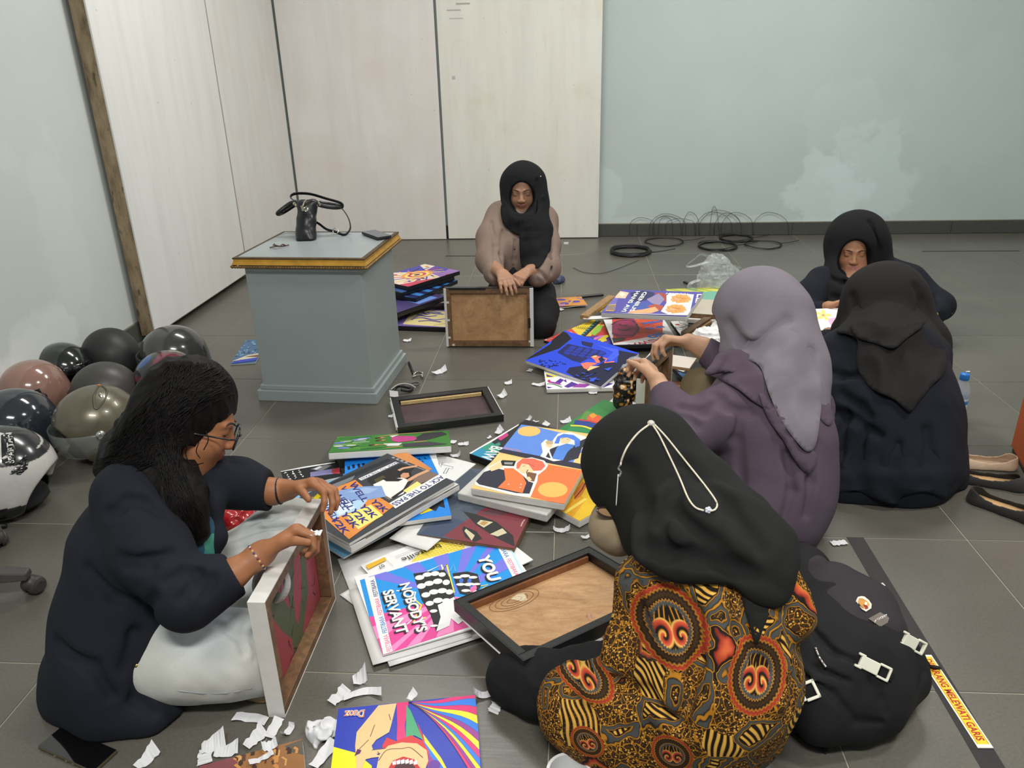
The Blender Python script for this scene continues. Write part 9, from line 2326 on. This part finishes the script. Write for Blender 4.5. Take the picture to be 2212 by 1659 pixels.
def clip_bundle():
	c = at_z(878, 836, 0); t = thing('tape_bundle', 'tangled black and white bundle on the floor beside the pedestal plinth', 'bundle', c)
	Q = lambda x, y, z: at_z(x, y, z); m = mat('bundle_black_mat', rgb(26, 26, 28), 0.3); m2 = mat('bundle_grey_mat', rgb(160, 160, 156), 0.35)
	MB().tube(catmull([Q(848, 846, .01), Q(860, 834, .02), Q(878, 836, .015), Q(890, 840, .01), Q(882, 844, .012), Q(866, 842, .02)], 5), 0.007, 7).build('black_strap', m, t, sm=True)
	MB().tube(catmull([Q(844, 842, .02), Q(858, 832, .03), Q(874, 829, .025), Q(888, 832, .02), Q(898, 838, .012)], 5), 0.004, 6).build('white_strap', m2, t, sm=True)
	MB().tube([Q(896, 829, .012)+np.array([.02*math.cos(a), .016*math.sin(a), 0]) for a in np.linspace(0, 2*math.pi, 14, endpoint=False)], 0.004, 6, True).build('ring', mat('bundle_dark_mat', rgb(84, 82, 78), 0.4), t, sm=True)
	MB().box((0, 0, 0), (.042, .03, .002), place(Q(841, 843, .022), (Q(862, 846, .0)-Q(841, 843, 0))/np.linalg.norm(Q(862, 846, .0)-Q(841, 843, 0)), np.array([.2, -.7, -.68]), np.array([0, -.7, .7]))).build('white_flap', M_PAPER, t)
	c = at_z(905, 808, 0); t = thing('metal_clip', 'small metal clip with hooks beside the pedestal plinth', 'clip', c); mb = MB()
	for pts in (((890, 814), (900, 811), (912, 810)), ((897, 806), (905, 803), (913, 806)), ((908, 803), (913, 808), (912, 814)), ((893, 810), (898, 805), (902, 803))): mb.tube(catmull([at_z(x, y, .006+.004*i) for i, (x, y) in enumerate(pts)], 4), 0.0045, 6)
	mb.build('hooks', mat('clip_metal_mat', rgb(176, 174, 166), 0.25, metal=0.7), t, sm=True)
	MB().tube([at_z(883, 783, .004), at_z(890, 800, .004), at_z(894, 810, .004)], 0.006, 6).build('black_arm', m, t, sm=True)
clip_bundle()
# ring of tape on the denim leg, tape tub at the front edge, phone
def tape_roll():
	c = K(586, 1262, 1.735); t = thing('tape_roll', 'white ring of tape resting on the pale denim leg', 'tape', c)
	nrm = -FW*0.75+UP*0.15-RT*0.25; nrm /= np.linalg.norm(nrm); u = np.cross(nrm, [0, 0, 1.0]); u /= np.linalg.norm(u); v = np.cross(nrm, u); T_ = place(c, u, v, nrm)
	MB().lathe([(0.0375, -0.010), (0.0440, -0.010), (0.0440, 0.010), (0.0375, 0.010), (0.0375, -0.010)], 30, T_).build('tape_ring', M_WRAPG, t, sm=False)
	c = at_z(1226, 1672, 0.0); c = K(1228, 1690, 1.50); t = thing('tape_roll', 'white round tub rim just entering the picture at the front edge', 'tub', (c[0], c[1], 0))
	T_ = Matrix.Translation(V3((c[0], c[1], 0)))
	MB().lathe([(0.0, 0.003), (0.034, 0.003), (0.038, 0.006), (0.040, 0.050), (0.043, 0.052), (0.043, 0.056), (0.037, 0.056), (0.035, 0.012), (0.0, 0.012)], 30, T_).build('tub', mat('white_tub_mat', rgb(222, 222, 220), 0.35), t, sm=False)
	MB().lathe([(0.0, 0.0135), (0.030, 0.0135)], 24, T_).build('tub_inside', mat('grey_inside_mat', rgb(140, 146, 152), 0.5, 0.3, 80), t)
tape_roll()
def phone():
	q = fit_quad([(135, 1569), (253, 1617), (203, 1668), (78, 1611)], 0.010); M_, W, H = q
	t = thing('mobile_phone', 'black mobile phone with a gold rim lying on the floor at the lower left', 'phone', M_ @ Vector((W/2, H/2, -0.01)))
	MB().box((0, 0, -0.009), (W, H, -0.0006), M_).build('rim', mat('phone_rim_mat', rgb(96, 88, 66), 0.3, metal=0.5), t, bevel=0.003)
	MB().box((0.0015, 0.0015, -0.0012), (W-0.0015, H-0.0015, 0.0), M_).build('screen', mat('phone_screen_mat', rgb(8, 8, 9), 0.04, 0.0, coat=1.0), t)
	mb = MB()
	for x in (.3, .5, .62): mb.box((W*x, H-0.0005, -0.007), (W*x+.006, H+0.0006, -0.004), M_)
	mb.build('buttons', MD_CHROME, t)
phone()
# paper scraps
M_SCR = mat('paper_scrap_mat', rgb(214, 214, 216), 0.75, 0.03, 30, bscale=40, bstr=0.2)
def scrap(label, px, py, l, w_, ang, curl=0.0, twist=0.0, z=0.002, seed=0, group=None, name='paper_scrap', fold=0.0):
	c = at_z(px, py, z); ca, sa = math.cos(math.radians(ang)), math.sin(math.radians(ang)); n = 8; top, bot = [], []; rnd = random.Random(seed+int(px))
	for i in range(n+1):
		t_ = i/n-0.5; a = t_*curl
		if abs(curl) > 0.01: x, h = l/curl*math.sin(a), l/curl*(1-math.cos(a))
		else: x, h = l*t_, 0.0
		wob = rnd.uniform(-.1, .1)*w_; side = fold*t_*t_*l*4
		for sgn in (-.5, .5):
			y = sgn*w_*(1+rnd.uniform(-.12, .12))+wob+side; hh = h+abs(twist)*w_*(t_+.5)*(1 if sgn*twist > 0 else 0)+0.003*rnd.random()
			p = c+np.array([x*ca-y*sa, x*sa+y*ca, hh]); top.append(p); bot.append(p+np.array([0, 0, -0.0008]))
	m = len(top); fs = []
	for i in range(n): a = 2*i; fs += [(a, a+1, a+3, a+2), (m+a+1, m+a, m+a+2, m+a+3), (a, a+2, m+a+2, m+a), (a+3, a+1, m+a+1, m+a+3)]
	fs += [(1, 0, m, m+1), (2*n, 2*n+1, m+2*n+1, m+2*n)]
	o = MB().add(top+bot, fs).build(name, M_SCR, sm=False); mz = min(v.co.z for v in o.data.vertices)
	if mz < 0.0005:
		for v in o.data.vertices: v.co.z += 0.0006-mz
	tag(o, label, 'scrap', group); return o
g = 'paper scraps below the held red and green frame'
scrap('curved white paper strip below the held red and green frame, longest of the scraps there', 546, 1550, .078, .024, -8, .5, 0, fold=-.10, group=g)
scrap('upright white paper strip right of the long curved strip', 592, 1575, .052, .023, 80, .5, .3, group=g)
scrap('small curled white scrap left of the pop-art canvas, beside the painted board', 622, 1582, .045, .015, 70, 3.0, 0, group=g)
scrap('torn white scrap with pointed ends at the upper edge of the painted board', 552, 1600, .050, .022, 60, .8, 1.0, group=g)
scrap('white scrap curled over the upper edge of the painted board', 583, 1612, .034, .026, 30, 1.8, 0, z=.026, group=g)
scrap('white scrap lying on the painted board', 565, 1640, .050, .013, 35, .9, 0, z=.0255, group=g)
g = 'paper scraps at the lower left'
scrap('folded white scrap, leftmost of three by the painted board\'s left end', 444, 1636, .040, .028, -70, .4, 0, group=g)
scrap('folded white scrap, uppermost of three by the painted board\'s left end', 463, 1614, .050, .028, 25, .9, 1.2, group=g)
scrap('white scrap, rightmost of three by the painted board\'s left end', 490, 1626, .050, .022, 12, .7, .8, group=g)
scrap('twisted white scrap between the phone and the painted board', 318, 1643, .050, .020, 65, .8, 1.2, group=g)
g = 'paper scraps around the pop-art canvas'
crumple('paper_scrap', 'crumpled white paper left of the pop-art canvas', 'scrap', [(690, 1572, 1.66, 15), (700, 1590, 1.65, 17), (712, 1578, 1.65, 10)], M_SCR, 0.016, (34, 34, 34), 9, 0.0035, g)
scrap('long white strip left of the pop-art canvas', 700, 1632, .070, .024, 68, .5, .4, group=g)
scrap('folded triangular white scrap above the pop-art canvas', 778, 1470, .034, .026, 20, 1.2, 1.2, group=g)
scrap('white strip at the upper left of the pop-art canvas, standing on its edge', 733, 1506, .050, .026, 60, .5, .3, group=g)
scrap('curved white strip above the pop-art canvas', 785, 1496, .085, .018, 12, .7, .3, fold=-.18, group=g)
scrap('small white tip on the upper edge of the pop-art canvas', 890, 1506, .026, .013, 60, 1.0, 1.0, z=.031, group=g)
scrap('curled white scrap at the right corner of the pop-art canvas', 1050, 1503, .075, .020, 10, 2.6, 0, group=g)
scrap('square white scrap right of the pop-art canvas', 1070, 1531, .028, .026, 70, .2, 0, group=g)
g = 'paper scraps among the piles'
for q in (('S shaped white scrap between the pedestal and the deep blue canvas', 949, 806, .075, .022, 28, 1.2, 1.0), ('small white scrap right of the S shaped scrap, by the black taped frame', 1098, 829, .034, .022, 5, 1.0, .5), ('white scrap left of the canvas with purple shapes', 1163, 833, .060, .016, -12, 1.0, .8), ('white scrap tucked under the front of the canvas with purple shapes', 1281, 849, .036, .020, -10, .6, 0),
		  ('curled white scrap at the right end of the black taped frame', 1084, 858, .050, .022, 40, 2.0, 1.0), ('white scrap on the tiles right of the pedestal body', 880, 737, .044, .020, -10, .8, .6), ('pointed white scrap under the left corner of the deep blue canvas', 1144, 801, .030, .022, 70, .5, 0),
		  ('curled white scrap above the coffee drinkers canvas, left one', 1139, 908, .050, .018, 40, 3.0, 0), ('thin white scrap above the coffee drinkers canvas, between two larger ones', 1158, 911, .026, .008, -20, 1.0, 0), ('square white scrap at the top edge of the coffee drinkers canvas', 1178, 919, .034, .024, 60, .3, .4), ('white scrap next to the landscape canvas', 1222, 912, .044, .018, 22, .8, .8),
		  ('folded white scrap beside the pink corner of the BAW canvas', 1078, 935, .042, .020, 62, 1.0, 1.0), ('tiny white scrap left of the BAW canvas', 1057, 946, .018, .010, 40, .5, .5), ('white scrap at the right end of the dancing figures canvas', 978, 955, .024, .022, 80, .2, 0), ('flat white scrap right of the dancing figures canvas', 1001, 960, .040, .018, 8, .2, .3),
		  ('rolled white scrap behind the wrapped sheet with letters NT', 983, 986, .075, .018, 20, 3.6, 0), ('white scrap at the left end of the black taped frame', 847, 900, .030, .014, 15, .6, .8),
		  ('curled white strip on the tiles right of the boat painting', 1213, 1148, .060, .018, 0, 2.0, .4), ('white strip below the tan face mask', 1270, 1160, .048, .012, 35, 1.2, .4)):
	scrap(*q, group=g)
g = 'paper scraps on the right side tiles'
for q in (('flat white scrap at the upper end of the black tape line', 1812, 1173, .046, .022, 10, .1, 0), ('small white scrap between the mauve dress and the tape line', 1741, 1178, .018, .012, 0, .2, 0), ('small white scrap lying on the black tape line', 1900, 1265, .026, .012, 15, .2, 0)):
	scrap(*q, group=g, z=.003)
scrap('tiny white crumb on the empty tiles right of the water bottle', 2091, 803, .016, .010, 0, .2, 0, group=g)
o = scrap('white tape piece pinched between the fingers on the held frame', 600, 1300, .026, .018, 0, .1, 0); o.location = V3(K(682, 1152, 1.66)-np.array(at_z(600, 1300, 0.002)))
o = scrap('yellow paper scrap between the blurred fingers of the far hand', 600, 1300, .020, .016, 60, .1, 0); o.data.materials[0] = mat('yellow_scrap_mat', rgb(238, 214, 40), 0.6); o.location = V3(K(686, 1074, 1.85)-np.array(at_z(600, 1300, 0.002)))
# marks on the panels
for (x, y, w_, h, c) in ((980, 168, .012, .012, rgb(186, 184, 178)), (1000, 8, .05, .006, rgb(176, 172, 160)), (980, 22, .05, .005, rgb(186, 182, 172)), (985, 40, .05, .004, rgb(190, 186, 176))):
	p = at_y(x, y, 6.116); MB().box((p[0]-w_, 6.1155, p[2]-h), (p[0]+w_, 6.1160, p[2]+h)).build('paper_remnant', mat('remnant_mat', c, 0.7), p4)
